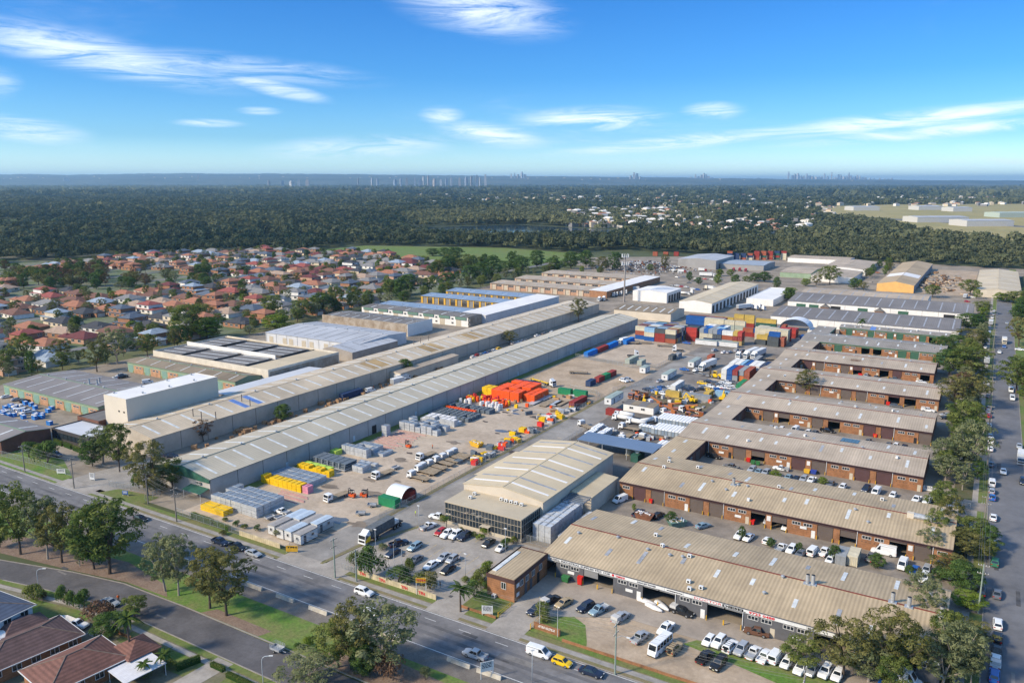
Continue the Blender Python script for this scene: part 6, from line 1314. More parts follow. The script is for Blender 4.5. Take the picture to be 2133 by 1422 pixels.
def hedge(reg, p, q, w, h, label):
 a = Z(reg, *p); b = Z(reg, *q); L = math.hypot(b[0] - a[0], b[1] - a[1]); ang = math.atan2(b[1] - a[1], b[0] - a[0])
 rng = np.random.default_rng(int(abs(a[0] * 10))); n = max(3, int(L / 0.55))
 C = np.stack([np.linspace(0.3, L - 0.3, n), rng.uniform(-.05, .05, n), np.full(n, h * 0.55)], 1)
 V, F, tone = leaves(rng, C, np.full(n, w * 0.5), 150, 0.06, rng.uniform(0.4, 0.75, n), flat=h / w)
 o = thing('hedge', label, 'hedge', (a[0], a[1], 0), ang, 'clipped hedges')
 link('foliage', np_mesh('foliage', V, F, [LEAF['lime' if 'bright' in label else 'gum']], tone), o)
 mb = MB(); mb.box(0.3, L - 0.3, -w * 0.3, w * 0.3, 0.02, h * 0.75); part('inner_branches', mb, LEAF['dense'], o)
for q in (('a',(1230,1340),(1415,1265),1.6,1.7,'tall clipped hedge beside the gate of the brown-roofed house'), ('a',(1480,1300),(1580,1345),1.4,1.2,'short clipped hedge facing the side road'), ('a',(1590,1370),(1820,1480),1.5,1.2,'long clipped hedge along the side-road lawn'),
          ('e',(450,960),(520,985),1.5,2.0,'square hedge block nearest the brick works'), ('e',(530,985),(595,1010),1.5,2.0,'square hedge block in the middle before the dark office'), ('e',(605,1015),(690,1045),1.5,2.0,'square hedge block nearest the tall trees'),
          ('A',(0,1160),(270,1260),1.6,1.7,'bright ivy hedge on the fence at the warehouse end'), ('A',(280,1265),(470,1335),1.6,1.6,'bright ivy hedge on the fence at the cream wall end')):
 hedge(*q)
# left frontage
wh = 'beside the left driveway'
for q in ((985,1195,780,230,'gum'), (850,1130,820,280,'grey_gum'), (760,1150,930,200,'dense'), (1215,1390,930,360,'olive'), (1420,1330,1095,270,'gum'), (1290,1375,1120,200,'grey_gum')): tree('e', *q, wh)
tree('e', 1675, 945, 752, 175, 'brown', 'against the tan-roofed warehouse')
tree('f', 850, 270, 145, 140, 'dense', 'among the timber crates between the long warehouses', extra='round')
tree('l', 1600, 672, 475, 150, 'olive', 'between the far ends of the long warehouses')
tree('l', 170, 1110, 975, 160, 'dense', 'between the long warehouses beside the red crates'); tree('l', 1030, 855, 745, 150, 'olive', 'between the long warehouses by the parked cars')
# trees edging the suburb, behind the left works
wh = 'along the suburb edge behind the works'
for q in ((240,1240,965,270,'gum'), (640,1260,990,210,'olive'), (980,1330,1010,260,'olive'), (1190,1250,880,330,'grey_gum'), (1490,1180,940,200,'gum'), (1900,1010,640,420,'gum'), (2090,990,770,300,'lime'), (380,1330,1210,140,'olive'), (100,1330,1090,180,'gum'), (1560,1000,830,150,'gum'), (1385,1010,940,110,'dense'), (100,1040,800,130,'grey_gum'), (335,960,850,110,'dense')): tree('j', *q, wh)
for q in ((100,770,630,250,'gum'), (150,985,755,260,'lime'), (790,750,535,260,'gum'), (830,890,730,340,'lime'), (1080,770,580,210,'gum'), (1290,720,510,230,'dense'), (1420,710,440,210,'gum'), (1600,650,450,170,'gum'), (1200,740,560,200,'gum'), (440,750,650,110,'dense'), (1950,580,390,160,'gum'), (2060,590,370,170,'dense')): tree('k', *q, wh)
for q in ((60,460,320,170,'dense'), (200,450,275,210,'dense'), (370,440,300,140,'gum'), (520,400,265,190,'dense'), (700,360,205,150,'dense'), (790,350,180,170,'dense'), (890,330,120,170,'dense'), (990,270,170,150,'dense'), (1130,270,130,180,'dense'), (1060,240,90,120,'dense'), (400,130,65,140,'dense'), (580,170,55,170,'dense'), (500,140,60,130,'dense'), (1260,230,80,150,'dense'), (1400,260,140,170,'dense'), (1540,240,90,160,'dense'), (1660,220,80,150,'dense'), (1790,250,130,120,'olive'), (1900,250,95,130,'dense')): tree('l', *q, wh)
for q in ((1470,340,270,110,'dense'), (1550,345,260,130,'dense'), (1760,490,385,120,'lime'), (730,260,110,80,'olive')): tree('m', *q, 'near the far works')
for q in ((510,850,690,180,'gum'), (400,855,770,120,'olive'), (715,890,795,100,'dense'), (1370,960,850,130,'gum'), (1680,940,805,160,'gum'), (1740,970,890,70,'lime'), (170,985,875,120,'dense')): tree('n', *q, 'near the far works')
# avenue along the long street
wh = 'in the avenue along the long street'
for q in ((200,1340,960,230,'grey_gum'), (60,1330,1080,250,'grey_gum'), (160,1070,810,200,'gum'), (240,1090,930,120,'dense'), (190,860,610,210,'olive'), (90,880,640,170,'olive'), (120,860,600,120,'brown'), (180,640,420,230,'gum'), (60,620,440,170,'dense'), (300,650,570,110,'gum'), (210,430,290,150,'olive'), (110,450,340,150,'dense'), (200,300,185,150,'dense'), (270,290,190,90,'dense'), (300,190,95,100,'gum'), (300,210,140,60,'lime'), (260,1380,1240,90,'dense'), (30,1400,1210,160,'grey_gum'), (0,480,350,120,'dense')): tree('v', *q, wh)
for q in ((170,520,330,240,'olive'), (215,420,230,190,'gum'), (330,470,290,130,'dense'), (150,740,560,210,'dense'), (190,880,770,180,'lime'), (335,530,400,100,'gum'), (170,1150,970,260,'olive'), (110,1360,1120,260,'grey_gum'), (60,650,500,200,'olive')): tree('w', *q, wh)
wh = 'on the far side of the long street'
for q in ((555,225,110,110,'dense'), (560,420,200,160,'olive'), (545,760,490,260,'gum'), (600,800,500,200,'gum'), (600,215,60,140,'dense'), (520,110,20,120,'gum'), (590,780,730,70,'lime'), (470,100,40,110,'dense'), (420,95,30,80,'lime')): tree('v', *q, wh)
for y in (620, 655, 700, 745, 790):
 tree_at(24 + rnd.uniform(0, 12), y, rnd.uniform(10, 14), rnd.uniform(4, 6), rnd.choice(['dense', 'gum']), 'on the far side of the long street')
# suburb
RC = dict(terracotta=(0.33, 0.145, 0.085), red=(0.27, 0.075, 0.06), brown=(0.17, 0.085, 0.06), charcoal=(0.055, 0.056, 0.062), slate_blue=(0.10, 0.125, 0.165), grey=(0.21, 0.205, 0.20), maroon=(0.14, 0.04, 0.038), pale_blue=(0.27, 0.33, 0.40), tan=(0.36, 0.26, 0.19))
RM = {k: mat('tile_' + k, c, 0.8, 0.10, 0.5, fine=0.12, stripe=('Z', 0.35), stripe_amt=0.10) for k, c in RC.items()}
WC = dict(brick=(0.32, 0.16, 0.09), cream=(0.58, 0.49, 0.36), white=(0.70, 0.68, 0.64), pink_brick=(0.45, 0.27, 0.18))
WM = {k: mat('housewall_' + k, c, 0.85, 0.07, 0.5, fine=0.06) for k, c in WC.items()}
gdoor = mat('garage_door', (0.55, 0.52, 0.48), 0.6, 0.05)
def hip(mb, x0, x1, y0, y1, z, rise, ov=0.5, m=0):
 x0 -= ov; x1 += ov; y0 -= ov; y1 += ov; w, d = x1 - x0, y1 - y0; k = min(w, d) / 2
 if w >= d: r0, r1 = (x0 + k, (y0 + y1) / 2), (x1 - k, (y0 + y1) / 2)
 else: r0, r1 = ((x0 + x1) / 2, y0 + k), ((x0 + x1) / 2, y1 - k)
 A, B, C, D = (x0, y0, z), (x1, y0, z), (x1, y1, z), (x0, y1, z); P, Q = (*r0, z + rise), (*r1, z + rise)
 if w >= d:
  mb.face([A, B, Q, P], m); mb.face([B, C, Q], m); mb.face([C, D, P, Q], m); mb.face([D, A, P], m)
 else:
  mb.face([A, B, P], m); mb.face([B, C, Q, P], m); mb.face([C, D, Q], m); mb.face([D, A, P, Q], m)
 mb.face([D, C, B, A], m)
def house_proto(v):
 r = random.Random(v * 7 + 1); w, d = r.uniform(11, 14), r.uniform(14, 19); two = v % 3 == 0; ps = []
 wl = MB(); rf = MB(); h = 2.7
 wl.box(-w / 2, w / 2, -d / 2, d / 2, 0, h); gx = r.choice([-1, 1])
 wl.box(gx * w / 4 - 3, gx * w / 4 + 3, -d / 2 - 3.5, -d / 2, 0, h)
 if two:
  u = (-w / 2 + 0.6, w / 2 - 0.6, -d / 2 + 1.5, d / 2 - 4); wl.box(*u, h, 5.4); hip(rf, *u, 5.4, 2.0)
  hip(rf, -w / 2, w / 2, -d / 2, d / 2, h, 1.3, 0.5)
 else: hip(rf, -w / 2, w / 2, -d / 2, d / 2, h, 2.7)
 hip(rf, gx * w / 4 - 3, gx * w / 4 + 3, -d / 2 - 3.5, -d / 2 + 2.5, h + 0.02, 1.6)
 ps.append(('wall', wl.mesh('wall', [WM['brick']]), (0, 0, 0), 0, 'wall')); ps.append(('roof', rf.mesh('roof', [RM['red']]), (0, 0, 0), 0, 'roof'))
 ps.append(('garage_door', ud('garage_door', 4.6, 0.1, 2.2, gdoor), (gx * w / 4, -d / 2 - 3.52, 0), 0, False))
 ps.append(('front_door', ud('front_door', 1.0, 0.1, 2.1, blackm), (-gx * 0.8, -d / 2 - 0.03, 0), 0, False))
 wm = window_mesh(2.0, 1.3, 2)
 for x in (-gx * w * 0.32,): ps.append(('window', wm, (x, -d / 2 - 0.02, 0.9), 0, False))
 for y in (-d * 0.3, 0, d * 0.3):
  ps.append(('window', wm, (w / 2 + 0.02, y, 0.9), math.pi / 2, False)); ps.append(('window', wm, (-w / 2 - 0.02, y, 0.9), -math.pi / 2, False))
 if two:
  for x in (-w * 0.28, w * 0.28): ps.append(('window', wm, (x, -d / 2 + 1.48, 3.6), 0, False))
  for y in (-d * 0.2, d * 0.1): ps.append(('window', wm, (w / 2 - 0.58, y, 3.6), math.pi / 2, False))
 return ps, two
HP = [house_proto(v) for v in range(9)]
HG = 'suburban houses beyond the works'
def house(x, y, rz, v, roof, wall, where):
 ps, two = HP[v]
 o = thing('house', '%s house with %s walls and %s tiled roof %s' % ('two-storey' if two else 'single-storey', wall.replace('_', ' '), roof.replace('_', ' '), where), 'house', (x, y, 0), rz, HG, 1.14)
 for q in ps:
  c = link(q[0], q[1], o, q[2], q[3])
  if q[4] == 'wall': recolor(c, WM[wall])
  elif q[4] == 'roof': recolor(c, RM[roof])
 return o
def inside(p, poly):
 c = False; n = len(poly); j = n - 1
 for i in range(n):
  (xi, yi), (xj, yj) = poly[i], poly[j]
  if (yi > p[1]) != (yj > p[1]) and p[0] < (xj - xi) * (p[1] - yi) / (yj - yi) + xi: c = not c
  j = i
 return c
SUB = [(-404, 150), (-404, 430), (-440, 600), (-505, 730), (-690, 800), (-860, 745), (-935, 560), (-800, 380), (-690, 150)]
BELT = [W(-60, 556), W(330, 560), W(470, 585), W(340, 606), W(-60, 604)]; r5 = random.Random(11); hn = 0; garden = []
RK = ['terracotta', 'terracotta', 'red', 'maroon', 'brown', 'charcoal', 'charcoal', 'slate_blue', 'slate_blue', 'grey', 'grey', 'pale_blue', 'tan']
xx = -416; col_i = 0
while xx > -940:
 yy = 156 + r5.uniform(0, 10)
 while yy < 800:
  if inside((xx, yy), SUB) and not inside((xx, yy), BELT) and r5.random() < 0.92:
   rz = R(90) if col_i % 2 == 0 else R(-90)
   near = "by the works fence" if xx > -560 else ('at the bushland edge' if xx < -760 else 'in mid suburb')
   house(xx + r5.uniform(-1.5, 1.5), yy, rz + r5.choice([0, 0, 0, 0.12, -0.12]), r5.randrange(9), r5.choice(RK), r5.choice(['brick', 'cream', 'white', 'pink_brick', 'brick']), near); hn += 1
   for _ in range(r5.choice([1, 1, 2, 2])): garden.append((xx + r5.choice([-12, 12]) + r5.uniform(-2, 2), yy + r5.uniform(-9, 9)))
  yy += r5.uniform(18.5, 23)
 if col_i % 2 == 0: xx -= 36
 else: xx -= 25
 col_i += 1
mb = MB()
for c in range(0, 18):
 xs = -416 - 61 * c - 18
 mb.face([(xs - 3.5, 150, 0.03), (xs + 3.5, 150, 0.03), (xs + 3.5, 800, 0.03), (xs - 3.5, 800, 0.03)])
struct('suburb_streets', mb, asph)
for x, y in garden:
 tree_at(x, y, r5.uniform(4, 10), r5.uniform(2.2, 4.4), r5.choice(['dense', 'gum', 'gum', 'olive', 'grey_gum', 'lime']), 'in the suburban gardens')
# red-roofed terraces at the far left
for k, (x, y) in enumerate(((25, 430), (130, 425), (300, 300), (420, 290), (520, 280), (640, 290), (700, 240), (1260, 240), (1340, 260))):
 wx, wy = Z('j', x, y + 40)
 house(wx, wy, R(0 if k % 2 else 90), 0, 'terracotta' if k != 6 else 'brown', 'brick', 'among the bushland trees')
for k in range(60):
 wx, wy = Z('j', rnd.uniform(0, 1500), rnd.uniform(300, 500)); tree_at(wx, wy, rnd.uniform(9, 14), rnd.uniform(4.5, 7), rnd.choice(['dense', 'olive', 'gum', 'brown']), 'between the terraces and the bushland')
for k in range(14):
 wx, wy = Z('k', rnd.uniform(0, 330), rnd.uniform(300, 470)); tree_at(wx, wy, rnd.uniform(7, 12), rnd.uniform(3.5, 6), rnd.choice(['dense', 'dense', 'gum']), 'in the suburb park')
for k in range(46):
 y = 190 + k * 12 + rnd.uniform(-5, 5)
 tree_at(rnd.uniform(-400, -384), y, rnd.uniform(6, 13), rnd.uniform(3, 5.5), rnd.choice(['gum', 'dense', 'olive', 'gum', 'grey_gum']), 'in the green strip behind the left works')
for k in range(44):
 y = 146 + k * 9.3
 if min(abs(y - q) for q in (191, 205, 254.5, 303.5, 353, 403, 455, 505)) < 6: continue
 tree_at(rnd.uniform(-8, 0.5), y, rnd.uniform(7.5, 11.5), rnd.uniform(3.0, 4.4), rnd.choice(['gum', 'grey_gum', 'olive', 'grey_gum', 'gum']), 'in the avenue along the long street')
for k in range(34):
 x, y = rnd.choice([(rnd.uniform(-250, -140), rnd.uniform(700, 790)), (rnd.uniform(-105, -88), rnd.uniform(700, 960)), (rnd.uniform(-440, -300), rnd.uniform(720, 880))])
 tree_at(x, y, rnd.uniform(6, 12), rnd.uniform(3, 5), rnd.choice(['gum', 'olive', 'dense', 'lime']), 'near the far works')
bx0, bx1, by0, by1 = min(p[0] for p in BELT), max(p[0] for p in BELT), min(p[1] for p in BELT), max(p[1] for p in BELT); n_ = 0
while n_ < 55:
 x, y = rnd.uniform(max(bx0, -900), bx1), rnd.uniform(by0, by1)
 if inside((x, y), BELT): tree_at(x, y, rnd.uniform(7, 12), rnd.uniform(4, 6.5), rnd.choice(['dense', 'olive', 'grey_gum', 'brown', 'dense']), 'in the reserve crossing the suburb'); n_ += 1
# bushland and far country
NW = dict(forest=leaf_mat('leaf_forest', (0.022, 0.046, 0.034), (0.165, 0.170, 0.085), 0.25))  # bluish low tone paints distance haze and cloud shade into the leaves
def keep_out(x, y):
 if -470 < x < 40 and y < 1005: return True
 return False
LAKE = [(-1030, 1300), (-905, 1140), (-640, 1080), (-540, 1240), (-630, 1450), (-900, 1520)]
PARK = [(-800, 770), (-545, 700), (-440, 745), (-440, 935), (-590, 965), (-800, 895)]
AIR = AIRP
SUBF = [(-445, 120), (-445, 560), (-520, 735), (-690, 815), (-870, 760), (-955, 560), (-1000, 350), (-1100, 120)]
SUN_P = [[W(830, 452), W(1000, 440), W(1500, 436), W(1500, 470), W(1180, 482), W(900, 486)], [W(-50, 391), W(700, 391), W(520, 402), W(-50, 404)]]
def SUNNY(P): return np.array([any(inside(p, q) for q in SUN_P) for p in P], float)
def forest_mesh(rng, pts, hts, rads, nleaf, ls, dome=0.62):
 n = len(pts); N_ = n * nleaf; ci = np.repeat(np.arange(n), nleaf)
 d = rng.normal(size=(N_, 3)); d /= np.linalg.norm(d, axis=1)[:, None]; d[:, 2] = np.abs(d[:, 2]) * 1.15 - 0.15
 low = 0.5 + 0.28 * np.sin(pts[:, 0] / 140 + 1.3 * np.sin(pts[:, 1] / 210)) + 0.22 * np.sin(pts[:, 1] / 90 + pts[:, 0] / 260)
 hts = hts * (0.72 + 0.5 * low); rads = rads * (0.8 + 0.35 * low)
 lob = rng.normal(size=(n, 3, 3)); lob[:, :, 2] *= 0.5
 li = rng.integers(0, 3, N_); off = lob[ci, li] * 0.33
 rr = rads[ci][:, None]
 p = np.stack([pts[ci, 0], pts[ci, 1], hts[ci] * dome], 1) + (off + d * 0.72) * rr * np.array([1, 1, 0.0]) 
 p[:, 2] += (off[:, 2] * 0.5 + d[:, 2] * 0.9) * hts[ci] * (1 - dome)
 nr = d * 0.7 + rng.normal(size=(N_, 3)) * 0.3; nr /= np.linalg.norm(nr, axis=1)[:, None]
 t = np.cross(nr, rng.normal(size=(N_, 3))); t /= np.linalg.norm(t, axis=1)[:, None]; b = np.cross(nr, t)
 s = (ls * rads[ci] * rng.uniform(0.6, 1.3, N_))[:, None]
 V = np.stack([p - t * s, p + t * s * 0.9 - b * s * 0.7, p + b * s], 1).reshape(-1, 3)
 tone = np.clip((rng.uniform(0.0, 1.0, n) ** 1.6 * 0.62 + 0.30 * low + 0.34 * (pts[:, 0] > -330) + 0.55 * SUNNY(pts))[ci] + rng.uniform(-0.08, 0.16, N_), 0, 1)  # tone lifted by noise, right side and SUNNY areas to paint sunlit bush
 return V, np.arange(N_ * 3).reshape(-1, 3), tone
rng = np.random.default_rng(5)
def polar(rmin, rmax, spacing, amin=-37, amax=37):
 A = math.radians(amax - amin) / 2 * (rmax ** 2 - rmin ** 2); n = int(A / spacing ** 2)
 r = np.sqrt(rng.uniform(rmin ** 2, rmax ** 2, n)); a = np.radians(rng.uniform(amin, amax, n))
 cx_, cy_ = r * np.sin(a), r * np.cos(a)       # camera frame, then world
 return np.stack([cx_ * EX[0] + cy_ * EX[1], cx_ * EY[0] + cy_ * EY[1]], 1)
def mask(P, polys):
 k = np.ones(len(P), bool)
 for i, (x, y) in enumerate(P):
  if keep_out(x, y) or any(inside((x, y), q) for q in polys) or (rng.random() > 0.26 and any(inside((x, y), q) for q in THIN)): k[i] = False
 return P[k]
THIN = [[W(1160, 442), W(1380, 424), W(1720, 422), W(1720, 474), W(1620, 500), W(1440, 494), W(1230, 482)], [W(800, 402), W(1000, 398), W(1500, 392), W(2300, 392), W(2300, 422), W(1500, 420), W(1000, 425)], [W(-100, 381), W(1100, 381), W(760, 391), W(300, 394), W(-100, 392)]]
FORB = [LAKE, PARK, AIR, SUBF] + CLRS
P1 = mask(polar(690, 1250, 9.0), FORB)
o_ = np.argsort(np.hypot(P1[:, 0], P1[:, 1]))
P1 = P1[o_]
# the nearest bushland trees stand as trees of their own
for x, y in P1[:150]:
 tree_at(x, y, rnd.uniform(11, 16), rnd.uniform(4.5, 6.5), rnd.choice(['dense', 'gum', 'gum', 'olive', 'dense']) , 'at the front edge of the bushland', 'trees at the front edge of the bushland')
P1 = P1[150:]
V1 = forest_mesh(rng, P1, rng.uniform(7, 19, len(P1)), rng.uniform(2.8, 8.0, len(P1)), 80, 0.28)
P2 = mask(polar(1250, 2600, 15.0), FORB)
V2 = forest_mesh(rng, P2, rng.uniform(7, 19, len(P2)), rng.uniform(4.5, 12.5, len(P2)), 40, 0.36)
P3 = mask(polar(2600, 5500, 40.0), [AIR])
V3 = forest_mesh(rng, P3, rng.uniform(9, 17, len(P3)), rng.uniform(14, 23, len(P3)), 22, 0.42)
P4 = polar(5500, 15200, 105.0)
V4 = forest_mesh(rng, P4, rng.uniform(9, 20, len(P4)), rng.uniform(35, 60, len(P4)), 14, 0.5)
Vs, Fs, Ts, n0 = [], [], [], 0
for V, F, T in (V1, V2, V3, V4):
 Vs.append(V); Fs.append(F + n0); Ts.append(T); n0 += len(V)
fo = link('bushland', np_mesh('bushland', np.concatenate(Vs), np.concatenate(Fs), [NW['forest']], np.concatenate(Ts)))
fo['kind'] = 'stuff'; fo['label'] = 'unbroken dark green bushland stretching to the far suburbs'
# distant houses among the trees: roofs a pixel or two across
hv, hf_, hm_ = [], [], []
far_cols = [WM['white'], RM['terracotta'], RM['grey'], RM['charcoal'], WM['cream']]
def far_house(x, y, w, d, h, a, m, mr):
 i = len(hv); c, s = math.cos(a), math.sin(a)
 for z in (0, h):
  for p, q in ((-1, -1), (1, -1), (1, 1), (-1, 1)): hv.append((x + (p * w * c - q * d * s) / 2, y + (p * w * s + q * d * c) / 2, z))
 for p in (-0.3, 0.3): hv.append((x + p * w * c, y + p * w * s, h + min(w, d) * 0.18))
 for f, mm in (((0,1,5,4), m), ((1,2,6,5), m), ((2,3,7,6), m), ((3,0,4,7), m), ((4,5,9,8), mr), ((6,7,8,9), mr), ((5,6,9,9), mr), ((7,4,8,8), mr)):
  hf_.append(tuple(i + k for k in (f if f[2] != f[3] else f[:3]))); hm_.append(mm)
fr = random.Random(3)
def scatter(n, u0, u1, v0, v1, wmin, wmax, hmin, hmax, cols):
 for _ in range(n):
  x, y = W(fr.uniform(u0, u1), fr.uniform(v0, v1))
  if inside((x, y), LAKE): continue
  w = fr.uniform(wmin, wmax); far_house(x, y, w, w * fr.uniform(0.5, 0.9), fr.uniform(hmin, hmax), fr.uniform(0, 3), fr.choice([0, 4, 4, 2]), fr.choice(cols))
scatter(900, 760, 2133, 386, 430, 13, 24, 6, 11, [0, 1, 2, 3, 4, 0])
scatter(420, 1200, 1740, 426, 486, 11, 18, 5, 8, [1, 2, 3, 0, 4])
scatter(110, 1180, 1420, 440, 476, 12, 26, 9, 14, [0, 0, 4, 2, 1])
scatter(420, -60, 1150, 388, 399, 24, 80, 9, 18, [4, 2, 3, 1])
scatter(320, 900, 2200, 387, 397, 24, 70, 9, 17, [4, 2, 3, 1])
scatter(60, 300, 760, 390, 400, 16, 40, 12, 17, [0, 4, 1])
me = bpy.data.meshes.new('far_houses'); me.from_pydata(hv, [], hf_)
for q in far_cols: me.materials.append(q)
me.polygons.foreach_set('material_index', hm_); me.update()
fh = link('far_houses', me); fh['kind'] = 'stuff'; fh['label'] = 'scattered far suburb roofs among the trees'
# airfield hangars
for q in ((1900,462,1995,'long white hangar'), (2000,470,2085,'white hangar with grey side nearest the dry grass'), (2070,452,2133,'pale green hangar at the airfield'), (1770,438,1820,'small white hangar by the airfield trees'), (1905,437,1950,'cream hangar behind the long white one'), (1975,440,2010,'white hangar beside the cream one')):
 x, y = W((q[0] + q[2]) / 2, q[1]); D = math.hypot(x, y); wd = (q[2] - q[0]) / FPX * D
 m_ = mat('hangar_pale', (0.50, 0.49, 0.46), 0.7, 0.06) if 'green' not in q[3] else mat('hangar_green', (0.38, 0.44, 0.38), 0.7, 0.05)
 o, _ = shed('hangar', q[3] + ' on the airfield' if 'airfield' not in q[3] else q[3], -wd / 2, wd / 2, -32, 32, 12, 14, 'x', roof_lgrey if 'green' not in q[3] else m_, m_, 'hangar', seed=1)
 o.location = (x, y, 0); o.rotation_euler = (0, 0, YAW + 0.05)
# far ridge and city skyline
hb = MB(); secs = []
def ridge(u, v, D):
 """world point seen at photo column u and row v at forward distance D"""
 x = (u - PW / 2) / FPX; y = -(v - PH / 2) / FPX
 d = (x, math.cos(PITCH) + y * math.sin(PITCH), -math.sin(PITCH) + y * math.cos(PITCH)); t = D / d[1]
 a, b = d[0] * t, d[1] * t; return (a * EX[0] + b * EX[1], a * EY[0] + b * EY[1], CAMH + d[2] * t)
tops = [(-500,366),(-200,365),(0,364),(60,362.5),(140,364.5),(230,363),(310,361.5),(400,361),(480,362.5),(560,361.5),(640,362.5),(720,363),(800,364),(900,365),(1000,366),(1100,367),(1250,368.5),(1400,370),(1600,372.5),(1800,374),(2000,375.5),(2200,376),(2600,376)]
rg = random.Random(8)
def bumpy(pts):
 out = []
 for (u0, v0), (u1, v1) in zip(pts[:-1], pts[1:]):
  for k in range(8): out.append((u0 + (u1 - u0) * k / 8, v0 + (v1 - v0) * k / 8 + rg.uniform(-0.5, 0.5)))
 return out
tl = bumpy(tops)
A = [ridge(u, v, 21000) for u, v in tl]; B = [ridge(u, 378 + (v - 378) * 0.35 + rg.uniform(-0.4, 0.4), 15500) for u, v in tl]; C = [(*ridge(u, 379, 13500)[:2], -1) for u, v in tl]; D = [(*ridge(u, v, 26000)[:2], -1) for u, v in tl]
for k in range(len(tl) - 1):
 hb.face([C[k], C[k + 1], B[k + 1], B[k]]); hb.face([B[k], B[k + 1], A[k + 1], A[k]]); hb.face([A[k], A[k + 1], D[k + 1], D[k]])
struct('hills', hb, mat('far_hills', (0.025, 0.045, 0.04), 0.95, 0.0, 0.0012, col2=(0.09, 0.10, 0.08), fine=0.5))
hmb = MB()
for k in range(70):
 i_ = rg.randrange(len(tl) - 1); t = rg.random() ** 2; p = [B[i_][q] + (A[i_][q] - B[i_][q]) * t for q in range(3)]; w = rg.uniform(12, 45); hmb.obox((p[0], p[1], p[2] + 4), (w, w * 0.6, rg.uniform(10, 24)), YAW)
o = part('hill_houses', hmb, WM['cream'], None); o['kind'] = 'stuff'; o['label'] = 'pale specks of buildings on the far hills'
towm = [mat('tower_pale', (0.42, 0.42, 0.42), 0.6, 0.1, 0.02), mat('tower_blue', (0.24, 0.28, 0.34), 0.4, 0.1, 0.02), mat('tower_brown', (0.33, 0.30, 0.28), 0.6, 0.1, 0.02)]
TN = ['pale', 'blue-grey', 'brown']
def tower(u, v0, v1, wpx, D, where, k):
 x, y, z1 = ridge(u, v1, D); w = wpx / FPX * D; mi_ = k % 3
 z1 = max(z1, 30)
 o = thing('tower_building', '%s high-rise tower %s' % (TN[mi_], where), 'tower', (x, y, 0), YAW + (k % 5) * 0.2, 'towers ' + where)
 mb = MB(); mb.box(-w / 2, w / 2, -w / 2, w / 2, 0, z1 * 0.86); part('shaft', mb, towm[mi_], o)
 mb = MB(); mb.box(-w * 0.36, w * 0.36, -w * 0.36, w * 0.36, z1 * 0.86, z1); part('crown', mb, towm[mi_], o)
cbd = [(1643,358,4),(1651,365,5),(1656,362,4),(1662,361,6),(1668,366,6),(1674,366,5),(1681,362,4),(1686,366,6),(1692,367,7),(1700,368,6),(1706,368,7),(1712,368,4),(1718,361,3),(1724,367,5),(1733,359,2.2),(1740,369,7),(1747,363,4),(1752,364,3),(1758,368,7),(1764,366,4),(1769,360,3),(1773,366,5),(1780,368,7),(1786,365,4),(1791,366,4),(1797,369,6),(1803,370,6),(1812,371,5),(1820,372,5),(1833,371,4),(1843,372,5),(1851,372,4),(1858,371,4)]
for k, (u, v, w) in enumerate(cbd): tower(u, 378, v, w * 0.8, 22000, 'in the far city skyline', k)
nsy = [(1449,363,3.2),(1455,367,4),(1461,364,3.5),(1466,361,4),(1471,363,3.5),(1476,367,5),(1440,369,6),(1483,370,5)]
for k, (u, v, w) in enumerate(nsy): tower(u, 378, v, w, 20000, 'in the skyline cluster left of the arch bridge', k)
for k, (u, v, w) in enumerate([(1321,359,4.5),(1327,361,4.5),(1314,366,4),(1333,368,5)]): tower(u, 378, v, w, 17000, 'in the lone pair on the ridge', k)
for k, (u, v, w) in enumerate([(1065,362,3.5),(1072,360.5,2.4),(1079,363,4),(1087,357.5,3.6),(1092,363,4),(1095,364,3)]): tower(u, 376, v, w, 17000, 'in the small spiky cluster on the ridge', k)
prm = [(1011,361,6.5),(993,362,5.5),(982,364,6),(1000,367,5),(971,366,7),(957,367,6),(940,368,5),(930,370,6),(892,363,4.5),(882,365,5),(864,367,5),(847,368,6),(835,369,6),(823,371,8),(905,370,8),(918,371,6),(875,371,8),(746,368,4),(775,368,5),(786,369,5),(640,371,9),(622,372,7),(588,373,8),(560,373,6),(608,374,12),(133,367,5),(412,361,4.5),(140,368.5,12)]
for k, (u, v, w) in enumerate(prm): tower(u, 380, v + 2.6, w * 0.7, 11000 if u > 500 else 15000, 'in the mid-distance business centre' if u > 700 else 'on the left horizon', k)
# arch bridge on the skyline
x, y, z = ridge(1580, 371, 21000); o = thing('arch_bridge', 'steel arch bridge on the far skyline', 'bridge', (x, y, 0), YAW); mb = MB()
pts = [(-160 + 320 * k / 14, 0, 60 + (z - 60) * math.sin(math.pi * k / 14)) for k in range(15)]; mb.tube(pts, 9, 6); part('arch', mb, towm[1], o)
mb = MB(); mb.box(-260, 260, -10, 10, 60, 72); part('deck', mb, towm[1], o)
for k in range(1, 14):
 mb = MB(); mb.box(pts[k][0] - 3, pts[k][0] + 3, -3, 3, 66, pts[k][2]); part('hanger', mb, towm[1], o)
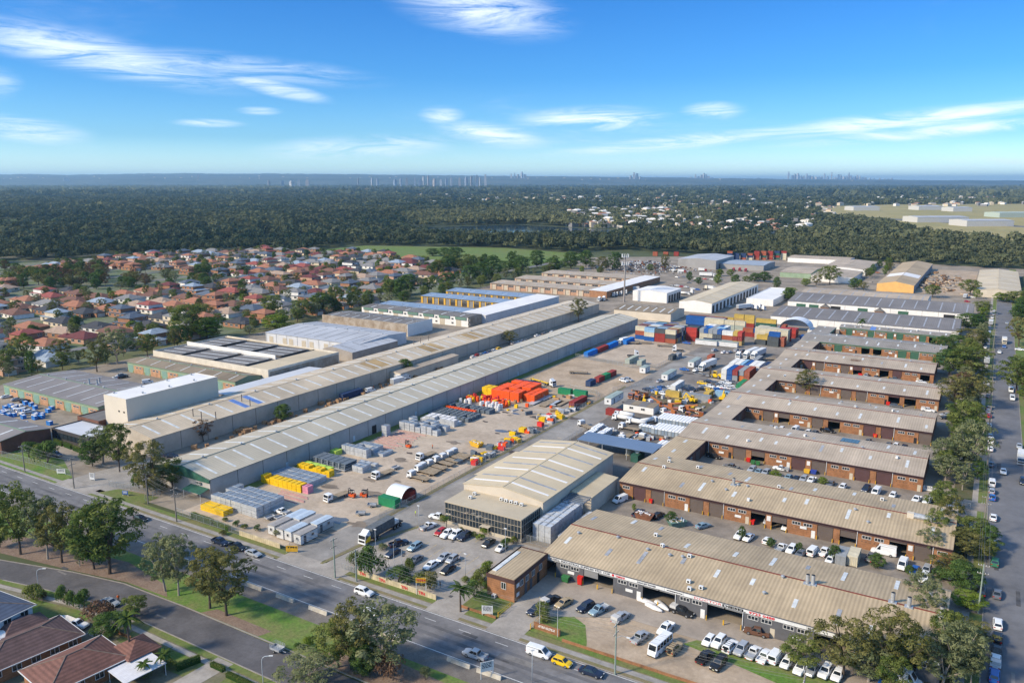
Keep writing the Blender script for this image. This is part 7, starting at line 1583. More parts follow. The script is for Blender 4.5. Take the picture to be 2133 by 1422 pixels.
# scrap heap beside the grey warehouse
x, y = W(1345, 560); rs = np.random.default_rng(9); n = 900
P = np.stack([rs.normal(x, 26, n), rs.normal(y, 20, n)], 1); hgt = 9 * np.exp(-((P[:, 0] - x) ** 2 / 1100 + (P[:, 1] - y) ** 2 / 700))
smb = MB()
for k in range(n):
 s = rs.uniform(0.6, 2.4); smb.obox((P[k, 0], P[k, 1], hgt[k] * rs.uniform(0.5, 1.0)), (s, s * rs.uniform(0.3, 1), s * rs.uniform(0.2, 0.8)), rs.uniform(0, 3), int(rs.integers(0, 4)), rs.uniform(-0.6, 0.6))
so_ = part('scrap_heap', smb, [galv, mat('scrap_rust', (0.22, 0.10, 0.06), 0.9, 0.2), mat('scrap_white', (0.5, 0.5, 0.5), 0.7, 0.2), mat('scrap_dark', (0.07, 0.07, 0.075), 0.8, 0.2)], None); so_['kind'] = 'stuff'; so_['label'] = 'heap of mixed scrap metal beside the grey warehouse'
x, y = W(1945, 590); smb = MB()
for k in range(420):
 px, py = x + rs.normal(0, 15), y + rs.normal(0, 32); s = rs.uniform(0.8, 2.6); smb.obox((px, py, max(0.1, 3.5 * math.exp(-((px - x) / 14) ** 2) * rs.uniform(0.2, 1))), (s * 1.6, s, s * 0.5), rs.uniform(0, 3), int(rs.integers(0, 3)), rs.uniform(-0.4, 0.4))
so_ = part('rubble_heap', smb, [dirt2, mat('rubble_brown', (0.25, 0.14, 0.07), 0.9, 0.2), conc2], None); so_['kind'] = 'stuff'; so_['label'] = 'low rubble heap beside the orange-gabled works'
sheet('yard_dirt', [(-54, 745), (-12, 745), (-12, 960), (-54, 960)], 0.05, dirt2)
# haze
hzb = MB(); hzb.box(-62000, 47000, -3500, 62000, -2.5, 420)
hm = bpy.data.materials.new('haze_air'); hm.use_nodes = True; ht = hm.node_tree; ht.nodes.clear()
pv = N(ht, 'ShaderNodeVolumePrincipled'); pv.inputs['Color'].default_value = (0.44, 0.74, 1.0, 1); pv.inputs['Density'].default_value = 4.4e-5; pv.inputs['Anisotropy'].default_value = 0.2
ho = N(ht, 'ShaderNodeOutputMaterial'); LK(ht, pv.outputs[0], ho.inputs['Volume'])
hzo = part('haze', hzb, hm, None); hzo['kind'] = 'stuff'; hzo['label'] = 'thin blue haze over the distance'
# containers
CC = dict(red=(0.27, 0.035, 0.028), rust=(0.33, 0.09, 0.045), blue=(0.012, 0.085, 0.30), bright_blue=(0.01, 0.17, 0.55), navy=(0.02, 0.045, 0.12), green=(0.02, 0.22, 0.09), dark_green=(0.03, 0.10, 0.075), cream=(0.56, 0.51, 0.38), white=(0.66, 0.66, 0.64), grey=(0.27, 0.29, 0.31), charcoal=(0.075, 0.085, 0.09), yellow=(0.50, 0.35, 0.08), orange=(0.55, 0.16, 0.03), light_blue=(0.25, 0.42, 0.58), bright_red=(0.42, 0.045, 0.035), tan=(0.45, 0.31, 0.12), sage=(0.36, 0.40, 0.34))
CM = {k: mat('container_' + k, c, 0.6, 0.10, 0.6, coord='obj', fine=0.05) for k, c in CC.items()}
def cont_proto(L):
 w, h = 2.44, 2.59; mb = MB(); mb.box(-L / 2, L / 2, -w / 2 + 0.04, w / 2 - 0.04, 0.12, h - 0.03)
 n = int(L / 0.42)
 for k in range(n):
  x = -L / 2 + 0.25 + k * (L - 0.5) / (n - 1)
  for s_ in (-1, 1): mb.box(x - 0.09, x + 0.09, s_ * (w / 2 - 0.035) - 0.03, s_ * (w / 2 - 0.035) + 0.03, 0.15, h - 0.12, skip='bt')
  mb.box(x - 0.09, x + 0.09, -w / 2 + 0.1, w / 2 - 0.1, h - 0.03, h, skip='b')
 fr = MB()
 for x in (-L / 2, L / 2):
  for s_ in (-1, 1): fr.box(x - 0.08, x + 0.08, s_ * (w / 2 - 0.08) - 0.08, s_ * (w / 2 - 0.08) + 0.08, 0, h)
 for s_ in (-1, 1):
  for z in (0.06, h - 0.06): fr.box(-L / 2, L / 2, s_ * (w / 2 - 0.05) - 0.05, s_ * (w / 2 - 0.05) + 0.05, z - 0.06, z + 0.06)
 dr = MB(); dr.box(-0.03, 0.03, 0.02, w / 2 - 0.15, 0.15, h - 0.15)
 rod = MB()
 for y in (-0.85, -0.35, 0.35, 0.85): rod.cyl((-L / 2 - 0.07, y, 0.2), (-L / 2 - 0.07, y, h - 0.2), 0.025, n=5)
 dm_ = dr.mesh('door', [CM['red']])
 return ('shipping_container', [('body', mb.mesh('body', [CM['red']]), (0, 0, 0), 0, True), ('corner_frame', fr.mesh('corner_frame', [CM['red']]), (0, 0, 0), 0, True), ('door', dm_, (-L / 2 - 0.03, 0, 0), 0, True), ('door', dm_, (-L / 2 - 0.03, 0, 0), math.pi, True), ('lock_rods', rod.mesh('lock_rods', [galv]), (0, 0, 0), 0, False)])
CP = {20: cont_proto(6.06), 40: cont_proto(12.19)}
for L_ in (20, 40):
 l = list(CP[L_][1]); d_ = l[3]; l[3] = (d_[0], d_[1], (d_[2][0], -1.22 + 0.13 - 0.0, 0), 0, True); CP[L_] = (CP[L_][0], l)
def lvl(k, n): return '' if n == 1 else ('bottom ' if k == 0 else ('top ' if k == n - 1 else 'mid-stack '))
def cstack(x, y, size, ax, cols, where, flip=1):
 """x,y = world centre; ax 'x' or 'y' long axis; cols bottom to top"""
 for k, c in enumerate(cols):
  j = rnd.uniform(-0.012, 0.012)
  copies(CP[size], (x + rnd.uniform(-.06, .06), y + rnd.uniform(-.06, .06), 0.06 + k * 2.6), (0 if ax == 'x' else math.pi / 2) + j, None, '%s%s %s shipping container %s' % (lvl(k, len(cols)), c.replace('_', ' '), 'short' if size == 20 else 'long', where), 'container', 'containers ' + where, None, CM[c])
def cat_px(reg, x, y, size, ax, cols, where, zc=1.3, dz=0):
 wx, wy = Z(reg, x, y, zc); cstack(wx, wy, size, ax, cols, where)
# left block of the container depot: four columns of short boxes, several rows deep
rc = random.Random(4); names = ['red', 'rust', 'blue', 'navy', 'cream', 'white', 'grey', 'charcoal', 'light_blue', 'dark_green', 'tan', 'cream']
front = [['blue', 'rust', 'cream'], ['blue', 'cream', 'light_blue'], ['red', 'red', 'charcoal'], ['rust', 'charcoal', 'cream']]
for c in range(4):
 for r_ in range(9):
  cols = front[c] if r_ == 0 else [rc.choice(names) for _ in range(3 if r_ < 7 else rc.choice([2, 3]))]
  cstack(-175.0 + c * 6.5, 436.5 + r_ * 2.75 + (2 if c < 1 else 0), 20, 'x', cols, 'in the block by the long warehouse end')
for k, cols in enumerate((['bright_red', 'bright_red'], ['bright_red', 'dark_green'], ['navy', 'charcoal'])): cstack(-147.4, 449.3 + k * 2.75, 20, 'x', ['red'] + cols, 'in the bright red column')
for r_ in range(3):
 for k in range(5): cstack(-141.5 + k * 2.62, 452 + r_ * 6.4, 20, 'y', [rc.choice(['grey', 'navy', 'cream']), rc.choice(['cream', 'light_blue', 'charcoal']), rc.choice(['grey', 'light_blue', 'blue', 'bright_blue', 'white'])], 'behind the site office cabin')
cstack(-126.5, 450.5, 20, 'x', ['grey', 'rust', 'white'], 'behind the site office cabin'); cstack(-121.8, 452, 20, 'y', ['tan', 'red', 'yellow'], 'behind the site office cabin'); cstack(-119.2, 452, 20, 'y', ['tan', 'red', 'bright_red'], 'behind the site office cabin')
for k in range(3):
 cstack(-158.5, 490 + k * 2.8, 40, 'x', ['navy', 'blue', 'blue'] if k == 0 else ['grey', rc.choice(names), rc.choice(names)], 'in the tall rear rank')
 cstack(-145.8, 488 + k * 2.8, 40, 'x', ['cream', 'cream', 'cream'] if k == 0 else ['grey', rc.choice(names), rc.choice(names)], 'in the tall rear rank')
for k, cols in enumerate((['sage', 'sage', 'cream'], ['cream', 'sage', 'cream'], ['red', 'rust'], ['red', 'blue'])): cstack(-135.5 + k * 6.5, 486 - (k > 1) * 6, 20, 'x', cols, 'at the end of the tall rear rank')
for k in range(4): cstack(-150 + k * 6.6, 512, 20, 'x', [rc.choice(names), rc.choice(['yellow', 'tan', 'red', 'white']), rc.choice(['tan', 'red', 'yellow', 'cream'])][:2 + (k > 1)], 'in front of the dock warehouse')
cstack(-117.5, 503, 40, 'x', ['white', 'dark_green', 'yellow'], 'beside the white dome'); cstack(-106, 502, 20, 'y', ['rust', 'rust'], 'beside the white dome')
# right-hand tall block
for k in range(4):
 cstack(-112.5, 469.5 + k * 2.8, 20, 'x', ['cream', 'cream', 'cream'], 'in the tall cream block'); cstack(-106.2, 466.5 + k * 2.8, 20, 'x', ['cream', 'cream', 'cream', ] if k else ['yellow', 'yellow'], 'in the tall cream block')
 cstack(-100.0, 469.5 + k * 2.8, 20, 'x', ['cream', 'cream', 'cream'] if k < 2 else ['red', 'bright_red', 'bright_red'], 'in the tall cream block')
cstack(-109.8, 459, 20, 'x', ['charcoal'], 'at the foot of the tall cream block'); cstack(-109.5, 462, 20, 'x', ['charcoal', 'yellow'], 'at the foot of the tall cream block'); cstack(-102.4, 457.5, 20, 'x', ['charcoal', 'charcoal', ], 'at the foot of the tall cream block'); cstack(-102.4, 460.4, 20, 'x', ['charcoal', 'charcoal', 'blue'], 'at the foot of the tall cream block'); cstack(-97.6, 461, 20, 'y', ['rust', 'rust'], 'at the foot of the tall cream block')
for k in range(3): cstack(-99.5, 489 + k * 2.8, 20, 'x', ['rust', 'bright_red'] if k else ['red', 'bright_red'], 'behind the tall cream block')
cstack(-92, 487, 20, 'y', ['blue'], 'behind the tall cream block'); cstack(-89, 486, 20, 'y', ['rust'], 'behind the tall cream block')
# lane-side block
for k, cols in enumerate((['white', 'white'], ['blue', 'blue'], ['grey', 'red'], ['orange', 'grey'], ['rust', 'rust'])): cstack(-103.5 + k * 2.62, 371.5 + (k > 2) * 1, 40, 'y', cols, 'beside the wrecked cars')
for k, cols in enumerate((['red', 'white'], ['red', 'white'], ['blue', 'blue'])): cstack(-94.5 + k * 0 - k * 2.62 + 2.6, 386 , 40, 'y', cols, 'in the second rank beyond the wrecked cars')
for k, cols in enumerate((['white', 'white'], ['white', 'white'], ['light_blue', 'light_blue'])): cstack(-104 + k * 2.62, 386, 40, 'y', cols, 'in the second rank beyond the wrecked cars')
cat_px('F', 1295, 900, 40, 'y', ['green'], 'on the ground against the unit spine'); cat_px('F', 1395, 905, 40, 'y', ['rust'], 'on the ground against the unit spine'); cat_px('F', 1590, 440, 40, 'y', ['grey'], 'on the ground against the unit spine'); cat_px('F', 1760, 560, 40, 'y', ['navy'], 'on the ground against the unit spine'); cat_px('F', 1830, 580, 40, 'y', ['sage'], 'on the ground against the unit spine'); cat_px('F', 1690, 650, 40, 'y', ['orange'], 'on the ground against the unit spine')
wl = 'in the line along the long warehouse'
for x, y, c in ((-181, 382.5, 'bright_blue'), (-180.5, 395.5, 'red'), (-180, 408.5, 'bright_blue')): cstack(x, y, 40, 'y', [c], wl)
cstack(-176.5, 424, 40, 'y', ['bright_blue'], 'behind the white truck in the turning yard')
for reg, x, y, s, ax, c, w_ in (('E', 360, 830, 20, 'y', 'navy', 'on the upper dirt yard'), ('E', 490, 775, 20, 'y', 'red', 'on the upper dirt yard'), ('E', 580, 735, 20, 'y', 'green', 'on the upper dirt yard'), ('E', 670, 695, 20, 'y', 'red', 'on the upper dirt yard'),
  ('C', 1290, 325, 20, 'x', 'green', 'by the hire yard corner fence'), ('C', 1475, 350, 20, 'x', 'green', 'by the hire yard corner fence'), ('C', 1450, 450, 40, 'y', 'red', 'by the hire yard corner fence'), ('C', 820, 230, 40, 'x', 'navy', 'behind the orange barrier stacks'),
  ('E', 970, 490, 40, 'y', 'sage', 'on the weedy island'), ('E', 1110, 530, 20, 'y', 'sage', 'on the weedy island'), ('E', 1570, 450, 20, 'y', 'charcoal', 'on the second island'), ('E', 1650, 430, 20, 'y', 'grey', 'on the second island'),
  ('D', 560, 555, 20, 'x', 'red', 'under the white site hut'), ('D', 1500, 160, 40, 'y', 'white', 'beside the lane wrecks'), ('D', 1440, 285, 20, 'x', 'yellow', 'beside the lane wrecks'), ('D', 1790, 330, 40, 'x', 'grey', 'at the back of the crane lot'), ('D', 1960, 290, 20, 'y', 'yellow', 'at the back of the crane lot'), ('F', 940, 1070, 20, 'x', 'light_blue', 'at the back of the crane lot'),
  ('F', 720, 390, 20, 'y', 'rust', 'by the parked white semi-trailer'), ('q', 660, 790, 20, 'y', 'grey', 'in the court behind the grey units'), ('q', 800, 800, 20, 'y', 'cream', 'in the court behind the grey units'), ('B', 420, 180, 40, 'y', 'navy', 'between the two long warehouses')):
 cat_px(reg, x, y, s, ax, [c], w_)
o = None
# far red container stacks
for k in range(9):
 x, y = W(1520 + k * 14, 541); cstack(x, y, 20, 'x', [rc.choice(['red', 'rust', 'red', 'navy', 'dark_green', 'cream']) for _ in range(rc.choice([3, 4, 4]))], 'beside the bushland')
for k in range(3):
 x, y = W(1365 + k * 22, 533); cstack(x, y, 20, 'x', [rc.choice(['red', 'rust', 'red']) for _ in range(2)], 'behind the scrap heap')
# portable cabins and toilets
cabw = mat('cabin_panel', (0.60, 0.60, 0.59), 0.6, 0.06, 0.5, coord='obj', stripe=('Y', 0.3), stripe_amt=0.05)
cabr = mat('cabin_roof_blue', (0.42, 0.50, 0.58), 0.5, 0.08, 0.6, coord='obj'); cabg = mat('cabin_roof_grey', (0.33, 0.31, 0.29), 0.6, 0.08, 0.6, coord='obj')
def cabin_proto(L, w, h, rm):
 mb = MB(); mb.box(-w / 2, w / 2, -L / 2, L / 2, 0.25, h); rf = MB(); rf.prism([(-w / 2 - 0.1, h), (w / 2 + 0.1, h), (w / 2 + 0.1, h + 0.1), (0, h + 0.28), (-w / 2 - 0.1, h + 0.1)], -L / 2 - 0.1, L / 2 + 0.1, 'y')
 sk_ = MB(); sk_.box(-w / 2 + 0.15, w / 2 - 0.15, -L / 2 + 0.3, L / 2 - 0.3, 0, 0.26); ed = MB()
 for s_ in (-1, 1): ed.box(s_ * (w / 2 + 0.1) - 0.04, s_ * (w / 2 + 0.1) + 0.04, -L / 2 - 0.1, L / 2 + 0.1, h - 0.06, h + 0.06)
 return ('site_cabin', [('wall', mb.mesh('wall', [cabw]), (0, 0, 0), 0, False), ('roof', rf.mesh('roof', [rm]), (0, 0, 0), 0, False), ('skid', sk_.mesh('skid', [chas]), (0, 0, 0), 0, False), ('roof_edge', ed.mesh('roof_edge', [blackm]), (0, 0, 0), 0, False),
  ('window', window_mesh(0.9, 0.8, 1), (w / 2 + 0.03, L * 0.2, 1.3), math.pi / 2, False), ('door', ud('cabin_door', 0.85, 0.06, 2.0, greyw), (w / 2 + 0.02, -L * 0.25, 0.3), math.pi / 2, False), ('window', window_mesh(0.7, 0.8, 1), (0, -L / 2 - 0.03, 1.3), 0, False)])
CB = [cabin_proto(6.0, 2.5, 2.75, cabr), cabin_proto(6.0, 2.5, 2.75, cabg)]
for x, y, k in ((1080, 1215, 1), (1185, 1260, 1), (1285, 1285, 0), (1400, 1325, 1), (1290, 1115, 0), (1385, 1135, 0), (1490, 1180, 1), (1600, 1195, 0)):
 wx, wy = Z('A', x, y, 2.9); copies(CB[k], (wx, wy, 0.05), 0, None, 'white site cabin with %s roof at the hire yard gate' % ('pale blue' if k == 0 else 'grey'), 'site cabin', 'site cabins at the hire yard gate')
long_c = cabin_proto(12.5, 3.0, 2.9, mat('cabin_roof_green', (0.30, 0.36, 0.33), 0.6, 0.08, 0.5))
for reg, x, y, rz, lab in (('E', 1520, 700, 0, 'long cream office cabin beside the lane'), ('F', 420, 470, 0, 'long green-roofed office cabin beside the parked semi-trailer'), ('D', 560, 420, 0, 'white site hut raised on red containers'), ('G', 1020, 600, math.pi / 2, 'grey lettered site office cabin in two halves, left half'), ('G', 1270, 620, math.pi / 2, 'grey lettered site office cabin in two halves, right half'), ('E', 1160, 620, 0, 'small cream hut on the weedy island')):
 wx, wy = Z(reg, x, y, 2.0); copies(long_c, (wx, wy, 2.6 if 'raised' in lab else 0.05), rz, (1, 1, 1) if 'small' not in lab else (1, 0.5, 1), lab, 'site cabin', 'office cabins')
root = thing('workshop_hut', 'white workshop hut with patched grey roof behind the tank trucks', 'hut', (*Z('D', 960, 540), 0)); mb = MB(); mb.box(-6.5, 6.5, -3, 3, 0, 3); part('wall', mb, whitew, root)
for k in range(4):
 mb = MB(); mb.slab([(-6.8 + k * 3.4, -3.3, 3.15), (-3.45 + k * 3.4, -3.3, 3.15), (-3.45 + k * 3.4, 3.3, 3.4), (-6.8 + k * 3.4, 3.3, 3.4)], 0.12); part('roof_sheet', mb, roof_brown if k % 2 else roof_dk, root)
for x in (-3, 2): link('window', window_mesh(1.6, 0.9, 2), root, (x, -3.02, 1.3))
tg = mat('toilet_grey', (0.30, 0.345, 0.38), 0.6, 0.06, 0.8, coord='obj'); tw = mat('toilet_roof', (0.68, 0.70, 0.72), 0.5, 0.05, 0.8, coord='obj')
def toilet():
 mb = MB(); mb.box(-0.55, 0.55, -0.58, 0.58, 0.12, 2.1)
 for s_ in (-1, 1): mb.box(s_ * 0.52 - 0.05, s_ * 0.52 + 0.05, -0.61, 0.61, 0.1, 2.12)
 rf = MB(); rf.loft([[(-0.6, -0.63, 2.1), (0.6, -0.63, 2.1), (0.6, 0.63, 2.1), (-0.6, 0.63, 2.1)], [(-0.45, -0.5, 2.35), (0.45, -0.5, 2.35), (0.45, 0.5, 2.35), (-0.45, 0.5, 2.35)]])
 dr = MB(); dr.box(-0.36, 0.36, -0.63, -0.58, 0.2, 2.0); bs = MB(); bs.box(-0.58, 0.58, -0.6, 0.6, 0, 0.12)
 return ('portable_toilet', [('cabin', mb.mesh('cabin', [tg]), (0, 0, 0), 0, False), ('roof', rf.mesh('roof', [tw]), (0, 0, 0), 0, False), ('door', dr.mesh('door', [mat('toilet_door', (0.20, 0.26, 0.33), 0.6, 0.06, 0.8, coord='obj')]), (0, 0, 0), 0, False), ('skid', bs.mesh('skid', [chas]), (0, 0, 0), 0, False)])
TO = toilet()
def toilets(x, y, nx, ny, lab, z=0.05, sx=1.3, sy=1.4):
 for i_ in range(nx):
  for j_ in range(ny): copies(TO, (x + i_ * sx, y + j_ * sy, z), rnd.choice([0, 0, math.pi]), None, 'grey portable toilet with white roof ' + lab, 'portable toilet', 'portable toilets ' + lab)
toilets(-101.8, 270.5, 9, 6, 'in the block nearest the blue shelter'); toilets(-105, 284, 12, 6, 'in the long block below the crane lot'); toilets(-107.2, 271.5, 5, 2, 'in the short double row'); toilets(-93.5, 250, 4, 7, 'in the block against the unit spine')
for q in ((320, 770), (440, 830), (225, 845), (350, 880)):
 x, y = Z('D', *q, 2.0); toilets(x - 0.6, y - 2.8, 2, 5, 'in the paired rows behind the blue shelter')
for q in ((655, 945), (765, 970)):
 x, y = Z('D', *q, 2.0); toilets(x - 0.6, y - 2, 2, 3, 'in the small rows before the flatbed trucks')
# water tanks
for k, (x, y, r_, h, c) in enumerate(((775, 1120, 1.1, 3.2, 'cream'), (800, 1080, 1.1, 3.2, 'cream'), (850, 1060, 1.2, 3.4, 'cream'))):
 wx, wy = Z('D', x, y, 1.6); o = thing('water_tank', ('nearest', 'middle', 'rearmost')[k] + ' of three cream plastic water tanks by the unit spine', 'tank', (wx, wy, 0.05)); mb = MB(); mb.cyl((0, 0, 0), (0, 0, h * 0.85), r_, n=18); part('shell', mb, CM['cream'], o); mb = MB(); mb.cyl((0, 0, h * 0.85), (0, 0, h), r_, r_ * 0.25, 18); part('lid', mb, CM['cream'], o)
wx, wy = Z('D', 910, 1210, 1.2); o = thing('waste_tank', 'dark green steel tank with white vessel lying on top', 'tank', (wx, wy, 0.05)); mb = MB(); mb.box(-1.3, 1.3, -3, 3, 0, 2.4); part('tank', mb, CM['dark_green'], o)
for k in range(6):
 mb = MB(); mb.box(1.3, 1.42, -2.8 + k * 1.1, -2.65 + k * 1.1, 0.1, 2.3); part('rib', mb, CM['dark_green'], o)
mb = MB(); mb.cyl((0, -0.5, 3.2), (0, 2.6, 3.2), 0.85, n=14); part('vessel', mb, metal_w, o)
# white dome by the container depot
wx, wy = Z('G', 2010, 330, 0); o = thing('dome_shelter', 'white arched fabric dome over container walls', 'shelter', (-101, 512, 0)); mb = MB()
for k in range(14):
 a0, a1 = math.pi * k / 14, math.pi * (k + 1) / 14; mb.face([(-9 * math.cos(a0), -6, 2.5 + 6 * math.sin(a0)), (-9 * math.cos(a0), 6, 2.5 + 6 * math.sin(a0)), (-9 * math.cos(a1), 6, 2.5 + 6 * math.sin(a1)), (-9 * math.cos(a1), -6, 2.5 + 6 * math.sin(a1))])
part('fabric', mb, tw, o, smooth=True); mb = MB(); mb.prism([(-9 * math.cos(math.pi * k / 14), 2.5 + 6 * math.sin(math.pi * k / 14)) for k in range(15)], 5.8, 6.0, 'y'); part('end_wall', mb, tw, o)
for s_ in (-9, 9):
 mb = MB(); mb.box(s_ - 1.2, s_ + 1.2, -6, 6, 0, 2.6); part('side_wall', mb, CM['white'], o)
# fabric arch and green store in the hire yard
wx, wy = Z('B', 960, 1290, 0); o = thing('arch_shelter', 'white barrel-arched shelter open on a red container beside the lane fence', 'shelter', (-142.6, 173, 0), math.pi / 2); mb = MB()
for k in range(12):
 a0, a1 = math.pi * k / 12, math.pi * (k + 1) / 12; mb.face([(-3.6 * math.cos(a0), -3, 1.2 + 3.0 * math.sin(a0)), (-3.6 * math.cos(a0), 3, 1.2 + 3.0 * math.sin(a0)), (-3.6 * math.cos(a1), 3, 1.2 + 3.0 * math.sin(a1)), (-3.6 * math.cos(a1), -3, 1.2 + 3.0 * math.sin(a1))])
part('fabric', mb, tw, o, smooth=True)
for s_ in (-3.6, 3.6):
 mb = MB(); mb.box(s_ - 0.08, s_ + 0.08, -3, 3, 0, 1.25); part('rail', mb, galv, o)
cstack(-142.4, 174.5, 20, 'x', ['red'], 'under the arched shelter'); cstack(-142.5, 167.6, 20, 'x', ['green'], 'beside the arched shelter')
# stacked hire stock
yw = mat('barrier_yellow', (0.75, 0.47, 0.01), 0.55, 0.10, 0.9, fine=0.05); og_ = mat('barrier_orange', (0.80, 0.10, 0.015), 0.55, 0.08, 0.7, fine=0.05); pk = mat('barrier_pink', (0.62, 0.25, 0.33), 0.6, 0.08, 0.9)
stg = mat('stillage_steel', (0.46, 0.48, 0.50), 0.5, 0.10, 0.9, metal=0.2); std = mat('stillage_top', (0.19, 0.24, 0.30), 0.6, 0.12, 0.9); bwh = mat('barrier_white', (0.70, 0.68, 0.66), 0.6, 0.08, 0.8); blk_n = mat('foot_block', (0.12, 0.15, 0.18), 0.8, 0.15, 0.9); lgn = mat('barrier_lime', (0.42, 0.60, 0.10), 0.6, 0.08)
ctd = mat('crate_timber', (0.36, 0.22, 0.12), 0.9, 0.18, 0.6, fine=0.1)
def layered(w, d, h, n, ms, mt):
 """a stack of n packs with shadow gaps, lighter sides and a framed top"""
 def b(mb):
  for k in range(n):
   z0, z1 = k * h / n, (k + 1) * h / n - 0.07
   mb.box(-w / 2, w / 2, -d / 2, d / 2, z0, z1, 0, top=1); mb.box(-w / 2 + 0.1, w / 2 - 0.1, -d / 2 + 0.1, d / 2 - 0.1, z1, z1 + 0.07, 1, skip='tb')
  for s_ in (-1, 1): mb.box(s_ * (w / 2 - 0.05) - 0.05, s_ * (w / 2 - 0.05) + 0.05, -d / 2, d / 2, h - 0.07, h + 0.03, 0); mb.box(-w / 2 + 0.1, w / 2 - 0.1, s_ * (d / 2 - 0.05) - 0.05, s_ * (d / 2 - 0.05) + 0.05, h - 0.07, h + 0.03, 0)
 return shared(('stack', round(w, 2), round(d, 2), round(h, 2), n, ms.name, mt.name), b, [ms, mt])
def rows(x0, x1, y0, nx, ny, dy, h, n, ms, mt, nm, lab, cat, grp, hj=0.0, skip=0.0, gap=0.12, jit=0.06):
 w = (x1 - x0) / nx
 for i_ in range(nx):
  for j_ in range(ny):
   if rnd.random() < skip: continue
   k = n if not hj else max(1, n - (rnd.random() < hj) * 1)
   o = link(nm, layered(w - gap, dy - gap, h * k / n, k, ms, mt), None, (x0 + (i_ + 0.5) * w + rnd.uniform(-jit, jit), y0 + (j_ + 0.5) * dy + rnd.uniform(-jit, jit), 0.05), rnd.uniform(-0.02, 0.02)); tag(o, lab, cat, grp)
rows(-187.3, -168.2, 141.3, 9, 4, 2.6, 3.1, 3, stg, std, 'stillage_stack', 'steel stillage stack in the big grey-blue block by the gate cabins', 'stillage', 'stillage block by the gate cabins', 0.1)
rows(-186.8, -177.0, 137.2, 2, 2, 1.7, 1.6, 2, yw, yw, 'barrier_stack', 'yellow barrier stack beside the ivy hedge', 'barrier stack', 'yellow barriers by the hedge')
rows(-188.6, -171.4, 161.0, 9, 1, 2.8, 2.4, 3, yw, yw, 'barrier_stack', 'yellow barrier stack in the long row before the blue-topped packs', 'barrier stack', 'long yellow barrier row', 0.2)
rows(-189.0, -172.0, 164.6, 6, 3, 2.7, 1.7, 2, stg, std, 'panel_stack', 'low blue-topped fence panel pack between the two yellow rows', 'panel stack', 'blue-topped panel packs')
rows(-171.2, -168.8, 161.4, 2, 1, 2.4, 2.2, 3, pk, pk, 'barrier_stack', 'pink barrier stack at the end of the long yellow row', 'barrier stack', 'pink barriers')
rows(-187.3, -173.0, 174.8, 8, 1, 2.4, 2.0, 3, yw, yw, 'barrier_stack', 'yellow barrier stack in the shorter row beside the dark racks', 'barrier stack', 'shorter yellow barrier row', 0.2)
rows(-187.0, -175.0, 177.4, 4, 1, 1.8, 1.8, 2, lgn, lgn, 'barrier_stack', 'pale green barrier stack behind the shorter yellow row', 'barrier stack', 'pale green barriers')
for k in range(6):
 o = thing('scaffold_rack', 'dark steel scaffold rack %s' % ('beside the shorter yellow row',), 'rack', (-186 + k * 2.5, 184, 0.05), 0, 'scaffold racks')
 for z in (0.3, 0.9, 1.5, 2.1):
  mb = MB(); mb.box(-1.1, 1.1, -3.2 + z * 0.4, 3.2, z, z + 0.28); part('shelf_load', mb, blk_n if z > 0.5 else stg, o)
 mb = MB()
 for s_ in (-1, 1):
  for y in (-3, 3): mb.box(s_ * 1.15 - 0.05, s_ * 1.15 + 0.05, y - 0.05, y + 0.05, 0, 2.5)
 part('upright', mb, stg, o)
rows(-171, -166.5, 183, 2, 2, 2.2, 2.0, 2, stg, std, 'stillage_stack', 'steel stillage stack at the lane end of the dark racks', 'stillage', 'stillages by the racks')
rows(-186.2, -175.0, 194.6, 6, 1, 2.6, 2.9, 2, stg, std, 'stillage_stack', 'tall steel stillage stack in the single row behind the lime packs', 'stillage', 'stillage single row')
rows(-184.0, -171.0, 198.4, 6, 2, 2.8, 2.0, 2, stg, std, 'stillage_stack', 'steel stillage stack behind the tall single row', 'stillage', 'stillages behind the single row', 0.4, 0.2)
rows(-188.3, -185.5, 191.0, 1, 2, 1.6, 1.6, 2, lgn, lgn, 'barrier_stack', 'lime barrier stack against the warehouse grass', 'barrier stack', 'lime barriers')
rows(-174, -166, 189, 3, 1, 2.2, 1.1, 1, stg, stg, 'mesh_pack', 'loose galvanised mesh pack on the yard dirt', 'mesh pack', 'mesh packs', 0, 0, 0.5, 0.3)
tag(link('stillage_stack', layered(2.3, 2.3, 4.0, 4, stg, std), None, (-185.5, 217.5, 0.05)), 'lone tall stillage stack before the dark warehouse door', 'stillage')
rows(-186.5, -168.5, 226, 7, 3, 2.9, 3.0, 3, stg, std, 'stillage_stack', 'steel stillage stack in the mixed grey block beyond the pink rails', 'stillage', 'mixed grey stillage block', 0.5, 0.12, 0.35, 0.15)
rows(-186.0, -169.5, 238.5, 7, 2, 2.6, 2.5, 2, stg, bwh, 'feet_stack', 'white-topped stack beside the navy block rows', 'stack', 'white-topped stacks', 0.3)
rows(-188, -168.0, 246, 9, 4, 2.4, 1.5, 1, blk_n, blk_n, 'foot_block_pack', 'navy fence-foot pack in the rows before the orange strip', 'block pack', 'navy fence-foot packs', 0, 0.1, 0.5, 0.12)
rows(-187, -172.0, 256.4, 11, 1, 1.6, 1.5, 1, og_, og_, 'barrier_stack', 'small orange barrier stack in the thin orange strip', 'barrier stack', 'orange strip barriers', 0, 0, 0.3)
rows(-188, -167.0, 259, 9, 2, 2.6, 1.6, 1, blk_n, blk_n, 'foot_block_pack', 'navy fence-foot pack behind the orange strip', 'block pack', 'navy packs behind the strip', 0, 0.1, 0.5, 0.12)
